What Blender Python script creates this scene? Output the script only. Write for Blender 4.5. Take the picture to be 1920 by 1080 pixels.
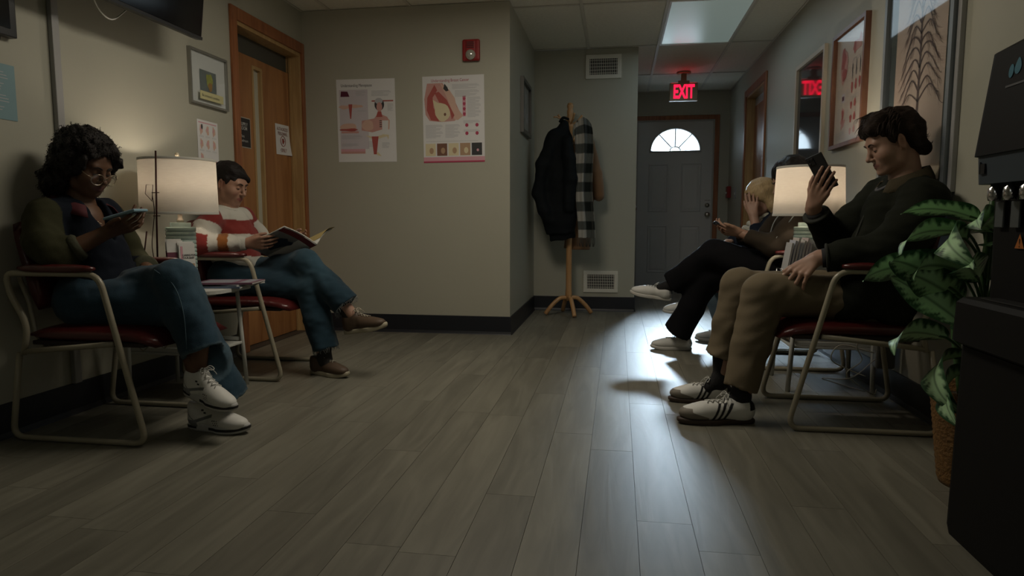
import bpy, bmesh, math, random
import numpy as np
from mathutils import Vector, Matrix

for o in list(bpy.data.objects):
    bpy.data.objects.remove(o, do_unlink=True)
S = bpy.context.scene
COL = S.collection
PI = math.pi
random.seed(7)
RNG = np.random.default_rng(7)

# ---------------------------------------------------------------- camera
cam_d = bpy.data.cameras.new('camera')
cam = bpy.data.objects.new('camera', cam_d)
COL.objects.link(cam)
cam_d.sensor_width = 36.0
cam_d.lens = 1250.0 / 1920.0 * 36.0
cam_d.clip_start = 0.05
cam.location = (0, 0, 0.84)
cam.rotation_euler = (math.radians(90 - 5.801), 0, math.radians(8.9555))
S.camera = cam

# ---------------------------------------------------------------- view and light
S.view_settings.view_transform = 'Standard'
S.view_settings.look = 'None'
S.view_settings.gamma = 1.0
S.view_settings.exposure = 0.0
S.view_settings.use_curve_mapping = False
W = bpy.data.worlds.new('world')
S.world = W
W.use_nodes = True
W.node_tree.nodes['Background'].inputs[0].default_value = (0.55, 0.62, 0.7, 1)
W.node_tree.nodes['Background'].inputs[1].default_value = 0.05


def area(name, loc, target, sx, sy, power, color, spread=180):
    l = bpy.data.lights.new(name, 'AREA')
    l.shape = 'RECTANGLE'
    l.size = sx
    l.size_y = sy
    l.energy = power
    l.color = color
    l.spread = math.radians(spread)
    o = bpy.data.objects.new(name, l)
    COL.objects.link(o)
    o.location = loc
    d = Vector(target) - Vector(loc)
    o.rotation_euler = d.to_track_quat('-Z', 'Y').to_euler()
    return o


# daylight outside the fanlight of the far door
area('daylight_outside', (0.66, 8.72, 2.02), (0.90, 4.6, 0.0), 0.62, 0.36, 21, (0.66, 0.84, 1.0), 34)
# dimmed ceiling fixture over the front of the waiting room, then two added fills
area('fixture_light_front', (-0.585, 3.0, 2.33), (-0.585, 3.0, 0), 0.56, 1.15, 21.0, (1.0, 0.90, 0.74))
area('fill_light_back', (0.0, -0.6, 2.33), (0.0, -0.6, 0), 0.56, 1.15, 2.2, (0.86, 0.95, 0.92))  # unseen lamp added as general fill behind the camera
area('fill_light_corridor', (0.635, 5.565, 2.33), (0.635, 5.565, 0), 0.54, 1.14, 2.6, (0.70, 0.88, 1.0))  # cool lamp added to brighten the corridor and far door
LAMP_POWER = 3.2

# ---------------------------------------------------------------- materials
MATS = {}


def mat(name, color, rough=0.6, metal=0.0, spec=0.5, bump=0.0, bscale=60.0, var=0.0, vscale=8.0, stretch=(1, 1, 1), sheen=0.0, coat=0.0):
    if name in MATS:
        return MATS[name]
    m = bpy.data.materials.new(name)
    m.use_nodes = True
    nt = m.node_tree
    b = nt.nodes['Principled BSDF']
    b.inputs['Base Color'].default_value = (*color, 1)
    b.inputs['Roughness'].default_value = rough
    b.inputs['Metallic'].default_value = metal
    b.inputs['Specular IOR Level'].default_value = spec
    if sheen:
        b.inputs['Sheen Weight'].default_value = sheen
    if coat:
        b.inputs['Coat Weight'].default_value = coat
        b.inputs['Coat Roughness'].default_value = 0.1
    tc = nt.nodes.new('ShaderNodeTexCoord')
    mp = nt.nodes.new('ShaderNodeMapping')
    mp.inputs['Scale'].default_value = stretch
    nt.links.new(tc.outputs['Object'], mp.inputs['Vector'])
    if var:
        n = nt.nodes.new('ShaderNodeTexNoise')
        n.inputs['Scale'].default_value = vscale
        n.inputs['Detail'].default_value = 4
        nt.links.new(mp.outputs[0], n.inputs['Vector'])
        mx = nt.nodes.new('ShaderNodeMix')
        mx.data_type = 'RGBA'
        mx.inputs['A'].default_value = (*[c * (1 - var) for c in color], 1)
        mx.inputs['B'].default_value = (*[min(1, c * (1 + var)) for c in color], 1)
        nt.links.new(n.outputs['Fac'], mx.inputs['Factor'])
        nt.links.new(mx.outputs['Result'], b.inputs['Base Color'])
    if bump:
        n2 = nt.nodes.new('ShaderNodeTexNoise')
        n2.inputs['Scale'].default_value = bscale
        n2.inputs['Detail'].default_value = 5
        nt.links.new(mp.outputs[0], n2.inputs['Vector'])
        bp = nt.nodes.new('ShaderNodeBump')
        bp.inputs['Strength'].default_value = bump
        bp.inputs['Distance'].default_value = 0.01
        nt.links.new(n2.outputs['Fac'], bp.inputs['Height'])
        nt.links.new(bp.outputs[0], b.inputs['Normal'])
    MATS[name] = m
    return m


def vcmat(name, rough=0.7, spec=0.4, bump=0.0, bscale=200.0, sheen=0.0, sss=0.0):
    """material that takes its own colour from the mesh colour attribute 'Col'"""
    if name in MATS:
        return MATS[name]
    m = mat(name, (0.5, 0.5, 0.5), rough, 0, spec, bump, bscale, sheen=sheen)
    nt = m.node_tree
    b = nt.nodes['Principled BSDF']
    a = nt.nodes.new('ShaderNodeAttribute')
    a.attribute_name = 'Col'
    nt.links.new(a.outputs['Color'], b.inputs['Base Color'])
    if sss:
        b.inputs['Subsurface Weight'].default_value = sss
        b.inputs['Subsurface Radius'].default_value = (0.01, 0.004, 0.002)
        b.inputs['Subsurface Scale'].default_value = 1.0
    return m


def woodmat(name, c1, c2, rough=0.4, scale=(14, 14, 1.2), bump=0.05, rand=False, spec=0.5):
    if name in MATS:
        return MATS[name]
    m = bpy.data.materials.new(name)
    m.use_nodes = True
    nt = m.node_tree
    b = nt.nodes['Principled BSDF']
    b.inputs['Roughness'].default_value = rough
    b.inputs['Specular IOR Level'].default_value = spec
    tc = nt.nodes.new('ShaderNodeTexCoord')
    mp = nt.nodes.new('ShaderNodeMapping')
    mp.inputs['Scale'].default_value = scale
    nt.links.new(tc.outputs['Object'], mp.inputs['Vector'])
    vec = mp.outputs[0]
    oi = None
    if rand:
        oi = nt.nodes.new('ShaderNodeObjectInfo')
        ml = nt.nodes.new('ShaderNodeMath')
        ml.operation = 'MULTIPLY'
        ml.inputs[1].default_value = 37.0
        nt.links.new(oi.outputs['Random'], ml.inputs[0])
        ad = nt.nodes.new('ShaderNodeVectorMath')
        ad.operation = 'ADD'
        nt.links.new(mp.outputs[0], ad.inputs[0])
        nt.links.new(ml.outputs[0], ad.inputs[1])
        vec = ad.outputs[0]
    n = nt.nodes.new('ShaderNodeTexNoise')
    n.inputs['Scale'].default_value = 1.0
    n.inputs['Detail'].default_value = 8
    n.inputs['Distortion'].default_value = 1.2
    nt.links.new(vec, n.inputs['Vector'])
    cr = nt.nodes.new('ShaderNodeValToRGB')
    cr.color_ramp.elements[0].position = 0.3
    cr.color_ramp.elements[0].color = (*c1, 1)
    cr.color_ramp.elements[1].position = 0.7
    cr.color_ramp.elements[1].color = (*c2, 1)
    nt.links.new(n.outputs['Fac'], cr.inputs[0])
    out = cr.outputs[0]
    if rand:
        mr = nt.nodes.new('ShaderNodeMapRange')
        mr.inputs['To Min'].default_value = 0.86
        mr.inputs['To Max'].default_value = 1.12
        nt.links.new(oi.outputs['Random'], mr.inputs['Value'])
        mx = nt.nodes.new('ShaderNodeVectorMath')
        mx.operation = 'SCALE'
        nt.links.new(out, mx.inputs[0])
        nt.links.new(mr.outputs[0], mx.inputs['Scale'])
        out = mx.outputs[0]
    nt.links.new(out, b.inputs['Base Color'])
    if bump:
        bp = nt.nodes.new('ShaderNodeBump')
        bp.inputs['Strength'].default_value = bump
        bp.inputs['Distance'].default_value = 0.01
        nt.links.new(n.outputs['Fac'], bp.inputs['Height'])
        nt.links.new(bp.outputs[0], b.inputs['Normal'])
    MATS[name] = m
    return m


def emis(name, color, strength):
    if name in MATS:
        return MATS[name]
    m = mat(name, color, 0.5)
    b = m.node_tree.nodes['Principled BSDF']
    b.inputs['Emission Color'].default_value = (*color, 1)
    b.inputs['Emission Strength'].default_value = strength
    return m


def glassmat(name, tint=(1, 1, 1), rough=0.03, refl=0.03):
    """thin pane: mostly see-through, with a mirror-like reflection on top"""
    if name in MATS:
        return MATS[name]
    m = bpy.data.materials.new(name)
    m.use_nodes = True
    nt = m.node_tree
    for n in list(nt.nodes):
        if n.type == 'BSDF_PRINCIPLED':
            nt.nodes.remove(n)
    out = [n for n in nt.nodes if n.type == 'OUTPUT_MATERIAL'][0]
    t = nt.nodes.new('ShaderNodeBsdfTransparent')
    t.inputs[0].default_value = (*tint, 1)
    g = nt.nodes.new('ShaderNodeBsdfGlossy')
    g.inputs['Roughness'].default_value = rough
    fr = nt.nodes.new('ShaderNodeLayerWeight')
    fr.inputs[0].default_value = 0.25
    ad = nt.nodes.new('ShaderNodeMath')
    ad.operation = 'MULTIPLY_ADD'
    ad.inputs[1].default_value = 0.15
    ad.inputs[2].default_value = refl
    ad.use_clamp = True
    nt.links.new(fr.outputs['Fresnel'], ad.inputs[0])
    mx = nt.nodes.new('ShaderNodeMixShader')
    nt.links.new(ad.outputs[0], mx.inputs[0])
    nt.links.new(t.outputs[0], mx.inputs[1])
    nt.links.new(g.outputs[0], mx.inputs[2])
    nt.links.new(mx.outputs[0], out.inputs[0])
    MATS[name] = m
    return m


# ---------------------------------------------------------------- mesh helpers
def tag(o, label=None, cat=None, group=None, kind=None):
    if label:
        o['label'] = label
    if cat:
        o['category'] = cat
    if group:
        o['group'] = group
    if kind:
        o['kind'] = kind
    return o


def thing(name, label, cat, loc=(0, 0, 0), group=None, rz=0):
    o = bpy.data.objects.new(name, None)
    o.empty_display_size = 0.05
    COL.objects.link(o)
    o.location = loc
    o.rotation_euler = (0, 0, rz)
    return tag(o, label, cat, group)


def keep(o, parent):
    """parent keeping world position for meshes written in world coordinates"""
    o.parent = parent
    if parent is not None:
        o.matrix_parent_inverse = wm(parent).inverted()
    return o


def wm(o):
    m = Matrix.LocRotScale(o.location, o.rotation_euler, o.scale)
    if o.parent:
        return wm(o.parent) @ o.matrix_parent_inverse @ m
    return m


class MB:
    """collects simple solids and links them as one mesh object"""

    def __init__(s):
        s.bm = bmesh.new()
        s.mi = 0

    def _faces(s, fs, smooth=False):
        for f in fs:
            f.material_index = s.mi
            f.smooth = smooth

    def box(s, lo, hi, bev=0.0, M=None):
        lo, hi = [min(a, b) for a, b in zip(lo, hi)], [max(a, b) for a, b in zip(lo, hi)]
        v = [s.bm.verts.new((x, y, z)) for x in (lo[0], hi[0]) for y in (lo[1], hi[1]) for z in (lo[2], hi[2])]
        fi = [(0, 1, 3, 2), (4, 6, 7, 5), (0, 4, 5, 1), (2, 3, 7, 6), (0, 2, 6, 4), (1, 5, 7, 3)]
        fs = [s.bm.faces.new([v[i] for i in f]) for f in fi]
        s._faces(fs)
        if bev:
            es = list({e for f in fs for e in f.edges})
            r = bmesh.ops.bevel(s.bm, geom=es, offset=bev, segments=2, affect='EDGES', profile=0.5)
            s._faces(r['faces'])
            v = list({x for f in r['faces'] for x in f.verts} | {x for x in v if x.is_valid})
        if M is not None:
            bmesh.ops.transform(s.bm, matrix=M, verts=v)
        return s

    def tube(s, pts, r, n=8, closed=False, cap=True, flat=1.0, upv=None):
        """swept tube; r a number or a list"""
        P = [Vector(p) for p in pts]
        N = len(P)
        R = r if isinstance(r, (list, tuple)) else [r] * N
        rings = []
        ref = None
        for i, p in enumerate(P):
            if closed:
                t = P[(i + 1) % N] - P[i - 1]
            else:
                t = P[min(i + 1, N - 1)] - P[max(i - 1, 0)]
            if t.length < 1e-9:
                t = Vector((0, 0, 1))
            t.normalize()
            if ref is None:
                ref = Vector(upv) if upv else (Vector((0, 0, 1)) if abs(t.z) < 0.9 else Vector((1, 0, 0)))
            a = ref - t * ref.dot(t)
            if a.length < 1e-6:
                a = t.orthogonal()
            a.normalize()
            ref = a
            b = t.cross(a)
            rings.append([s.bm.verts.new(p + (a * math.cos(2 * PI * k / n) * flat + b * math.sin(2 * PI * k / n)) * R[i]) for k in range(n)])
        fs = []
        for i in range(N if closed else N - 1):
            A, B = rings[i], rings[(i + 1) % N]
            for k in range(n):
                fs.append(s.bm.faces.new((A[k], A[(k + 1) % n], B[(k + 1) % n], B[k])))
        if cap and not closed and n > 2:
            fs.append(s.bm.faces.new(rings[0][::-1]))
            fs.append(s.bm.faces.new(rings[-1]))
        s._faces(fs, True)
        return s

    def lathe(s, prof, c=(0, 0, 0), n=32, axis='z', cap=True):
        c = Vector(c)
        rings = []
        for r, z in prof:
            ring = []
            for k in range(n):
                a = 2 * PI * k / n
                p = Vector((r * math.cos(a), r * math.sin(a), z))
                if axis == 'x':
                    p = Vector((p.z, p.x, p.y))
                elif axis == 'y':
                    p = Vector((p.x, p.z, p.y))
                ring.append(s.bm.verts.new(c + p))
            rings.append(ring)
        fs = []
        for A, B in zip(rings, rings[1:]):
            for k in range(n):
                fs.append(s.bm.faces.new((A[k], A[(k + 1) % n], B[(k + 1) % n], B[k])))
        if cap:
            for rr, rev in ((rings[0], True), (rings[-1], False)):
                fs.append(s.bm.faces.new(rr[::-1] if rev else rr))
        s._faces(fs, True)
        return s

    def poly(s, pts, thick=None):
        """flat polygon, or a prism if thick is a vector"""
        v = [s.bm.verts.new(p) for p in pts]
        fs = [s.bm.faces.new(v)]
        if thick is not None:
            t = Vector(thick)
            w = [s.bm.verts.new(Vector(p) + t) for p in pts]
            fs.append(s.bm.faces.new(w[::-1]))
            n = len(v)
            for i in range(n):
                fs.append(s.bm.faces.new((v[i], w[i], w[(i + 1) % n], v[(i + 1) % n])))
        s._faces(fs)
        return s

    def grid(s, rows, smooth=True):
        vs = [[s.bm.verts.new(p) for p in r] for r in rows]
        fs = []
        for a, b in zip(vs, vs[1:]):
            for i in range(len(a) - 1):
                fs.append(s.bm.faces.new((a[i], a[i + 1], b[i + 1], b[i])))
        s._faces(fs, smooth)
        return s

    def mesh(s, name, mats, fix=True):
        if fix:
            bmesh.ops.recalc_face_normals(s.bm, faces=s.bm.faces[:])
        me = bpy.data.meshes.new(name)
        s.bm.to_mesh(me)
        s.bm.free()
        for m in (mats if isinstance(mats, (list, tuple)) else [mats]):
            me.materials.append(m)
        return me

    def build(s, name, mats, parent=None, local=False, fix=True, **kw):
        me = s.mesh(name, mats, fix)
        return link(name, me, parent, local, **kw)


def link(name, me, parent=None, local=False, label=None, cat=None, group=None, kind=None):
    o = bpy.data.objects.new(name, me)
    COL.objects.link(o)
    if parent is not None:
        if local:
            o.parent = parent
        else:
            keep(o, parent)
    return tag(o, label, cat, group, kind)


def arc_path(pts, r, seg=5):
    """polyline with rounded corners"""
    P = [Vector(p) for p in pts]
    out = [P[0]]
    for i in range(1, len(P) - 1):
        a, b, c = P[i - 1], P[i], P[i + 1]
        d1 = (a - b)
        d2 = (c - b)
        rr = min(r, d1.length * 0.45, d2.length * 0.45)
        p1 = b + d1.normalized() * rr
        p2 = b + d2.normalized() * rr
        for k in range(seg + 1):
            t = k / seg
            out.append((p1 * (1 - t) + b * t) * (1 - t) + (b * (1 - t) + p2 * t) * t)
    out.append(P[-1])
    return out


def spline(pts, n=6):
    """catmull-rom through points"""
    P = [Vector(p) for p in pts]
    P = [P[0] * 2 - P[1]] + P + [P[-1] * 2 - P[-2]]
    out = []
    for i in range(1, len(P) - 2):
        for k in range(n):
            t = k / n
            a, b, c, d = P[i - 1], P[i], P[i + 1], P[i + 2]
            out.append(0.5 * ((2 * b) + (c - a) * t + (2 * a - 5 * b + 4 * c - d) * t * t + (3 * b - a - 3 * c + d) * t ** 3))
    out.append(P[-2])
    return out


def copy_tree(o, parent=None):
    c = o.copy()
    COL.objects.link(c)
    if parent is not None:
        c.parent = parent
    for ch in [x for x in o.children]:
        copy_tree(ch, c)
    return c


def text_mesh(txt, size, M, mats, name='lettering', parent=None, align='LEFT', extrude=0.0, spacing=1.0, line=1.0, wscale=1.0, bold=0.0, fit=None):
    cu = bpy.data.curves.new('txt', 'FONT')
    cu.body = txt
    cu.size = size
    cu.align_x = align
    cu.extrude = extrude
    cu.space_character = spacing
    cu.space_line = line
    cu.offset = bold
    cu.resolution_u = 3
    to = bpy.data.objects.new('txt', cu)
    COL.objects.link(to)
    dg = bpy.context.evaluated_depsgraph_get()
    me = bpy.data.meshes.new_from_object(to.evaluated_get(dg))
    bpy.data.objects.remove(to, do_unlink=True)
    if fit:
        xs = [v.co.x for v in me.vertices]
        ys = [v.co.y for v in me.vertices]
        cx_ = (min(xs) + max(xs)) / 2
        me.transform(Matrix.Diagonal((fit[0] / (max(xs) - min(xs)), fit[1] / (max(ys) - min(ys)), 1, 1)) @ Matrix.Translation((-cx_, -min(ys), 0)))
    me.transform(M @ Matrix.Diagonal((wscale, 1, 1, 1)))
    me.materials.clear()
    me.materials.append(mats)
    return link(name, me, parent)


class Board:
    """flat printed sheet: u to the right, v down, n out of the surface"""

    def __init__(s, tl, u, v, n):
        s.o, s.u, s.v, s.n = Vector(tl), Vector(u).normalized(), Vector(v).normalized(), Vector(n).normalized()
        s.k = 1

    def p(s, a, b, h=0.0):
        return s.o + s.u * a + s.v * b + s.n * h

    def M(s, a, b, h):
        m = Matrix((s.u, -s.v, s.n)).transposed().to_4x4()
        m.translation = s.p(a, b, h)
        return m

    def rect(s, mb, a, b, w, h, lift=0.0012):
        mb.poly([s.p(a, b, lift), s.p(a, b + h, lift), s.p(a + w, b + h, lift), s.p(a + w, b, lift)])

    def slab(s, mb, a, b, w, h, d0, d1):
        mb.poly([s.p(a, b, d0), s.p(a, b + h, d0), s.p(a + w, b + h, d0), s.p(a + w, b, d0)], s.n * (d1 - d0))

    def ell(s, mb, a, b, ra, rb, lift=0.0014, n=18, rot=0.0, wob=0.0):
        pts = []
        for k in range(n):
            t = 2 * PI * k / n
            w = 1 + wob * math.sin(3 * t + a * 50) * 0.5 + wob * 0.4 * math.sin(5 * t + b * 90)
            x, y = ra * math.cos(t) * w, rb * math.sin(t) * w
            pts.append(s.p(a + x * math.cos(rot) - y * math.sin(rot), b + x * math.sin(rot) + y * math.cos(rot), lift))
        mb.poly(pts[::-1])

    def shape(s, mb, pts, lift=0.0014):
        mb.poly([s.p(a, b, lift) for a, b in pts])

    def lines(s, mb, a, b, w, n, pitch=0.006, th=0.0022, lift=0.0013):
        for i in range(n):
            ww = w * (0.6 if i % 4 == 3 else 0.92 + 0.08 * math.sin(i * 7.1))
            s.rect(mb, a, b + i * pitch, ww, th, lift)

# ---------------------------------------------------------------- implicit surfaces (used for people, clothes, shoes)
def V3(*a):
    return np.array(a, dtype=np.float64)


def nrm(v):
    v = np.asarray(v, float)
    return v / (np.linalg.norm(v) + 1e-12)


class Sdf:
    def __init__(s, res):
        s.res = res
        s.pr = []

    def cap(s, a, b, ra, rb=None, k=0.02, op='u', flat=None, end=False, start=False):
        """tapered capsule; flat=(axis, factor) squashes the section along axis; end/start cut it flat"""
        s.pr.append(('c', V3(*a), V3(*b), ra, ra if rb is None else rb, k, op, flat, end, start))
        return s

    def chain(s, pts, rs, k=0.02, flat=None, end=False):
        for i in range(len(pts) - 1):
            s.cap(pts[i], pts[i + 1], rs[i], rs[i + 1], k, 'u', flat, end and i == len(pts) - 2)
        return s

    def ell(s, c, r, k=0.02, op='u', R=None):
        s.pr.append(('e', V3(*c), V3(*r), np.eye(3) if R is None else np.asarray(R, float), k, op))
        return s

    def cut(s, p, n, c, rad):
        """cut away what lies in front of plane (p, n) inside a ball"""
        s.pr.append(('p', V3(*p), nrm(n), V3(*c), rad))
        return s

    def bounds(s):
        lo, hi = [], []
        for q in s.pr:
            if q[0] == 'c' and q[6] == 'u':
                r = max(q[3], q[4])
                lo.append(np.minimum(q[1], q[2]) - r)
                hi.append(np.maximum(q[1], q[2]) + r)
            elif q[0] == 'e' and q[5] == 'u':
                r = max(q[2])
                lo.append(q[1] - r)
                hi.append(q[1] + r)
        return np.min(lo, 0), np.max(hi, 0)

    def run(s, warp=None, pad=0.012):
        """returns vertices, quads"""
        lo, hi = s.bounds()
        lo = lo - pad - 2 * s.res
        hi = hi + pad + 2 * s.res
        n = np.ceil((hi - lo) / s.res).astype(int) + 1
        F = np.full(n, 0.5, dtype=np.float32)
        ax = [lo[i] + s.res * np.arange(n[i]) for i in range(3)]

        def sub(a, b):
            i0 = np.maximum(0, np.floor((a - lo) / s.res).astype(int))
            i1 = np.minimum(n, np.ceil((b - lo) / s.res).astype(int) + 1)
            sl = tuple(slice(i0[i], i1[i]) for i in range(3))
            X = ax[0][sl[0]][:, None, None]
            Y = ax[1][sl[1]][None, :, None]
            Z = ax[2][sl[2]][None, None, :]
            return sl, X, Y, Z
        for q in s.pr:
            if q[0] == 'c':
                _, a, b, ra, rb, k, op, flat, end, start = q
                m = max(ra, rb) + k + 0.02
                sl, X, Y, Z = sub(np.minimum(a, b) - m, np.maximum(a, b) + m)
                d = b - a
                L = np.linalg.norm(d) + 1e-9
                u = d / L
                px, py, pz = X - a[0], Y - a[1], Z - a[2]
                tt = px * u[0] + py * u[1] + pz * u[2]
                t = np.clip(tt, 0, L)
                ox, oy, oz = px - u[0] * t, py - u[1] * t, pz - u[2] * t
                if flat is not None:
                    w = nrm(flat[0])
                    e = (ox * w[0] + oy * w[1] + oz * w[2]) * (flat[1] - 1)
                    ox, oy, oz = ox + e * w[0], oy + e * w[1], oz + e * w[2]
                D = np.sqrt(ox * ox + oy * oy + oz * oz) - (ra + (rb - ra) * t / L)
                if end:
                    D = np.maximum(D, tt - L)
                if start:
                    D = np.maximum(D, -tt)
            elif q[0] == 'e':
                _, c, r, R, k, op = q
                m = max(r) + k + 0.02
                sl, X, Y, Z = sub(c - m, c + m)
                px, py, pz = X - c[0], Y - c[1], Z - c[2]
                Q = [(px * R[0, i] + py * R[1, i] + pz * R[2, i]) for i in range(3)]
                k0 = np.sqrt(sum((Q[i] / r[i]) ** 2 for i in range(3)))
                k1 = np.sqrt(sum((Q[i] / r[i] ** 2) ** 2 for i in range(3))) + 1e-9
                D = k0 * (k0 - 1) / k1
            else:
                _, p, nn, c, rad = q
                sl, X, Y, Z = sub(c - rad, c + rad)
                D = (X - p[0]) * nn[0] + (Y - p[1]) * nn[1] + (Z - p[2]) * nn[2]
                inb = (X - c[0]) ** 2 + (Y - c[1]) ** 2 + (Z - c[2]) ** 2 < rad * rad
                G = F[sl]
                F[sl] = np.where(inb, np.maximum(G, D), G)
                continue
            G = F[sl]
            if op == 'u':
                h = np.clip(0.5 + 0.5 * (G - D) / k, 0, 1)
                F[sl] = G * (1 - h) + D * h - k * h * (1 - h)
            else:
                h = np.clip(0.5 - 0.5 * (G + D) / k, 0, 1)
                F[sl] = G * (1 - h) - D * h + k * h * (1 - h)
        if warp is not None:
            near = np.abs(F) < 0.03
            I = np.nonzero(near)
            P = np.stack([ax[0][I[0]], ax[1][I[1]], ax[2][I[2]]], 1)
            F[I] += warp(P).astype(np.float32)
        return nets(F, lo, s.res)


def nets(F, lo, res):
    ins = F < 0
    c = [(i, j, k) for i in (0, 1) for j in (0, 1) for k in (0, 1)]
    n = np.array(F.shape) - 1

    def cn(A, o):
        return A[o[0]:o[0] + n[0], o[1]:o[1] + n[1], o[2]:o[2] + n[2]]
    cnt = np.zeros(tuple(n), np.int8)
    for o in c:
        cnt += cn(ins, o)
    act = (cnt > 0) & (cnt < 8)
    I = np.nonzero(act)
    N = len(I[0])
    vals = [F[I[0] + o[0], I[1] + o[1], I[2] + o[2]] for o in c]
    pos = np.zeros((N, 3))
    w = np.zeros(N)
    for a in range(8):
        for b in range(a + 1, 8):
            ca, cb = np.array(c[a]), np.array(c[b])
            if np.abs(ca - cb).sum() != 1:
                continue
            va, vb = vals[a], vals[b]
            m = (va < 0) != (vb < 0)
            t = np.where(m, va / np.where(m, va - vb, 1), 0)
            pos += m[:, None] * (ca[None, :] + (cb - ca)[None, :] * t[:, None])
            w += m
    pos /= w[:, None]
    verts = lo + (np.stack(I, 1) + pos) * res
    idx = np.full(tuple(n), -1, np.int32)
    idx[I] = np.arange(N)
    quads = []
    for axis in range(3):
        s0 = [slice(None)] * 3
        s1 = [slice(None)] * 3
        s0[axis] = slice(0, -1)
        s1[axis] = slice(1, None)
        A, B = ins[tuple(s0)], ins[tuple(s1)]
        E = np.nonzero(A != B)
        E = np.stack(E, 1)
        o1, o2 = [(1, 2), (2, 0), (0, 1)][axis]
        ok = (E[:, o1] > 0) & (E[:, o2] > 0) & (E[:, o1] < n[o1]) & (E[:, o2] < n[o2])
        E = E[ok]
        fl = A[tuple(E.T)]
        q = []
        for d1, d2 in ((0, 0), (1, 0), (1, 1), (0, 1)):
            T = E.copy()
            T[:, o1] -= d1
            T[:, o2] -= d2
            q.append(idx[tuple(T.T)])
        Q = np.stack(q, 1)
        Q[~fl] = Q[~fl][:, ::-1]
        quads.append(Q)
    Q = np.concatenate(quads)
    Q = Q[(Q >= 0).all(1)]
    return verts, Q


def np_mesh(name, parts, material, parent, colf=None, smooth_it=1, kind=None, label=None, local=False):
    """parts = list of (verts, quads) joined into one mesh object"""
    vs, qs, off = [], [], 0
    for v, q in parts:
        vs.append(v)
        qs.append(q + off)
        off += len(v)
    v = np.concatenate(vs)
    q = np.concatenate(qs)
    for _ in range(smooth_it):
        acc = np.zeros_like(v)
        cntr = np.zeros(len(v))
        for a, b in ((0, 1), (1, 2), (2, 3), (3, 0)):
            for x, y in ((a, b), (b, a)):
                for dim in range(3):
                    acc[:, dim] += np.bincount(q[:, x], v[q[:, y], dim], len(v))
                cntr += np.bincount(q[:, x], minlength=len(v))
        ok = cntr > 0
        v[ok] = v[ok] * 0.5 + 0.5 * acc[ok] / cntr[ok][:, None]
    me = bpy.data.meshes.new(name)
    me.vertices.add(len(v))
    me.vertices.foreach_set('co', v.astype(np.float32).ravel())
    me.loops.add(q.size)
    me.loops.foreach_set('vertex_index', q.astype(np.int32).ravel())
    me.polygons.add(len(q))
    me.polygons.foreach_set('loop_start', np.arange(0, q.size, 4, dtype=np.int32))
    me.polygons.foreach_set('loop_total', np.full(len(q), 4, np.int32))
    me.polygons.foreach_set('use_smooth', np.ones(len(q), bool))
    me.update(calc_edges=True)
    me.validate()
    if colf is not None:
        c = colf(v)
        setcol(me, c)
    me.materials.append(material)
    return link(name, me, parent, local=local, kind=kind, label=label)


def setcol(me, c):
    c = np.asarray(c, float)
    a = me.color_attributes.new('Col', 'FLOAT_COLOR', 'POINT')
    full = np.ones((len(me.vertices), 4), np.float32)
    full[:, :3] = c
    a.data.foreach_set('color', full.ravel())


def wobble(amp, freq, seed=0, n=5, st=(1, 1, 1)):
    g = np.random.default_rng(seed)
    Wv = g.normal(size=(n, 3)) * freq * np.array(st)
    Uv = g.normal(size=(n, 3)) * freq * 0.7
    ph = g.uniform(0, 6.28, (n, 2))

    def f(P):
        r = np.zeros(len(P))
        for i in range(n):
            r += np.sin(P @ Wv[i] + ph[i, 0] + 1.6 * np.sin(P @ Uv[i] + ph[i, 1]))
        return r * amp / math.sqrt(n)
    return f


def segt(P, a, b):
    """parameter along and distance to a segment"""
    a, b = V3(*a), V3(*b)
    d = b - a
    t = np.clip(((P - a) @ d) / (d @ d), 0, 1)
    return t, np.linalg.norm(P - (a + t[:, None] * d), axis=1)

# ---------------------------------------------------------------- room shell
XL, XR, YB, YC, YF, YN, ZC = -2.33, 1.30, 4.79, 6.20, 8.35, -1.60, 2.37
XS, XH = -0.77, 0.16
M_wall = mat('wall_paint', (0.42, 0.415, 0.345), 0.5, spec=0.35, bump=0.06, bscale=14, var=0.03, vscale=3)
M_base = mat('vinyl_baseboard', (0.012, 0.014, 0.020), 0.45)
M_trimwood = woodmat('casing_wood', (0.22, 0.075, 0.028), (0.36, 0.14, 0.055), 0.38, (30, 30, 2.5))
M_jambwood = woodmat('jamb_wood', (0.36, 0.22, 0.09), (0.50, 0.33, 0.15), 0.4, (30, 30, 2.5))
M_doorwood = woodmat('door_wood', (0.25, 0.10, 0.035), (0.42, 0.20, 0.075), 0.35, (9, 9, 0.9))
M_white = mat('white_metal', (0.72, 0.72, 0.68), 0.4)
M_tbar = mat('tbar', (0.60, 0.58, 0.50), 0.5)
M_black = mat('black_plastic', (0.008, 0.008, 0.009), 0.35)
M_chrome = mat('chrome', (0.6, 0.6, 0.6), 0.2, 1.0)
M_nickel = mat('nickel', (0.55, 0.52, 0.46), 0.3, 1.0)


def wall(name, lo, hi, holes=()):
    """box wall; holes = (a0,a1,z0,z1) along its long axis"""
    mb = MB()
    ax = 0 if abs(hi[0] - lo[0]) > abs(hi[1] - lo[1]) else 1
    cuts = sorted(holes)
    cur = lo[ax]
    for a0, a1, z0, z1 in cuts:
        for (s0, s1, q0, q1) in ((cur, a0, lo[2], hi[2]), (a0, a1, lo[2], z0), (a0, a1, z1, hi[2])):
            if s1 - s0 > 1e-4 and q1 - q0 > 1e-4:
                l, h = list(lo), list(hi)
                l[ax], h[ax], l[2], h[2] = s0, s1, q0, q1
                mb.box(l, h)
        cur = a1
    l, h = list(lo), list(hi)
    l[ax] = cur
    mb.box(l, h)
    return mb.build(name, M_wall, kind='structure')


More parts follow.
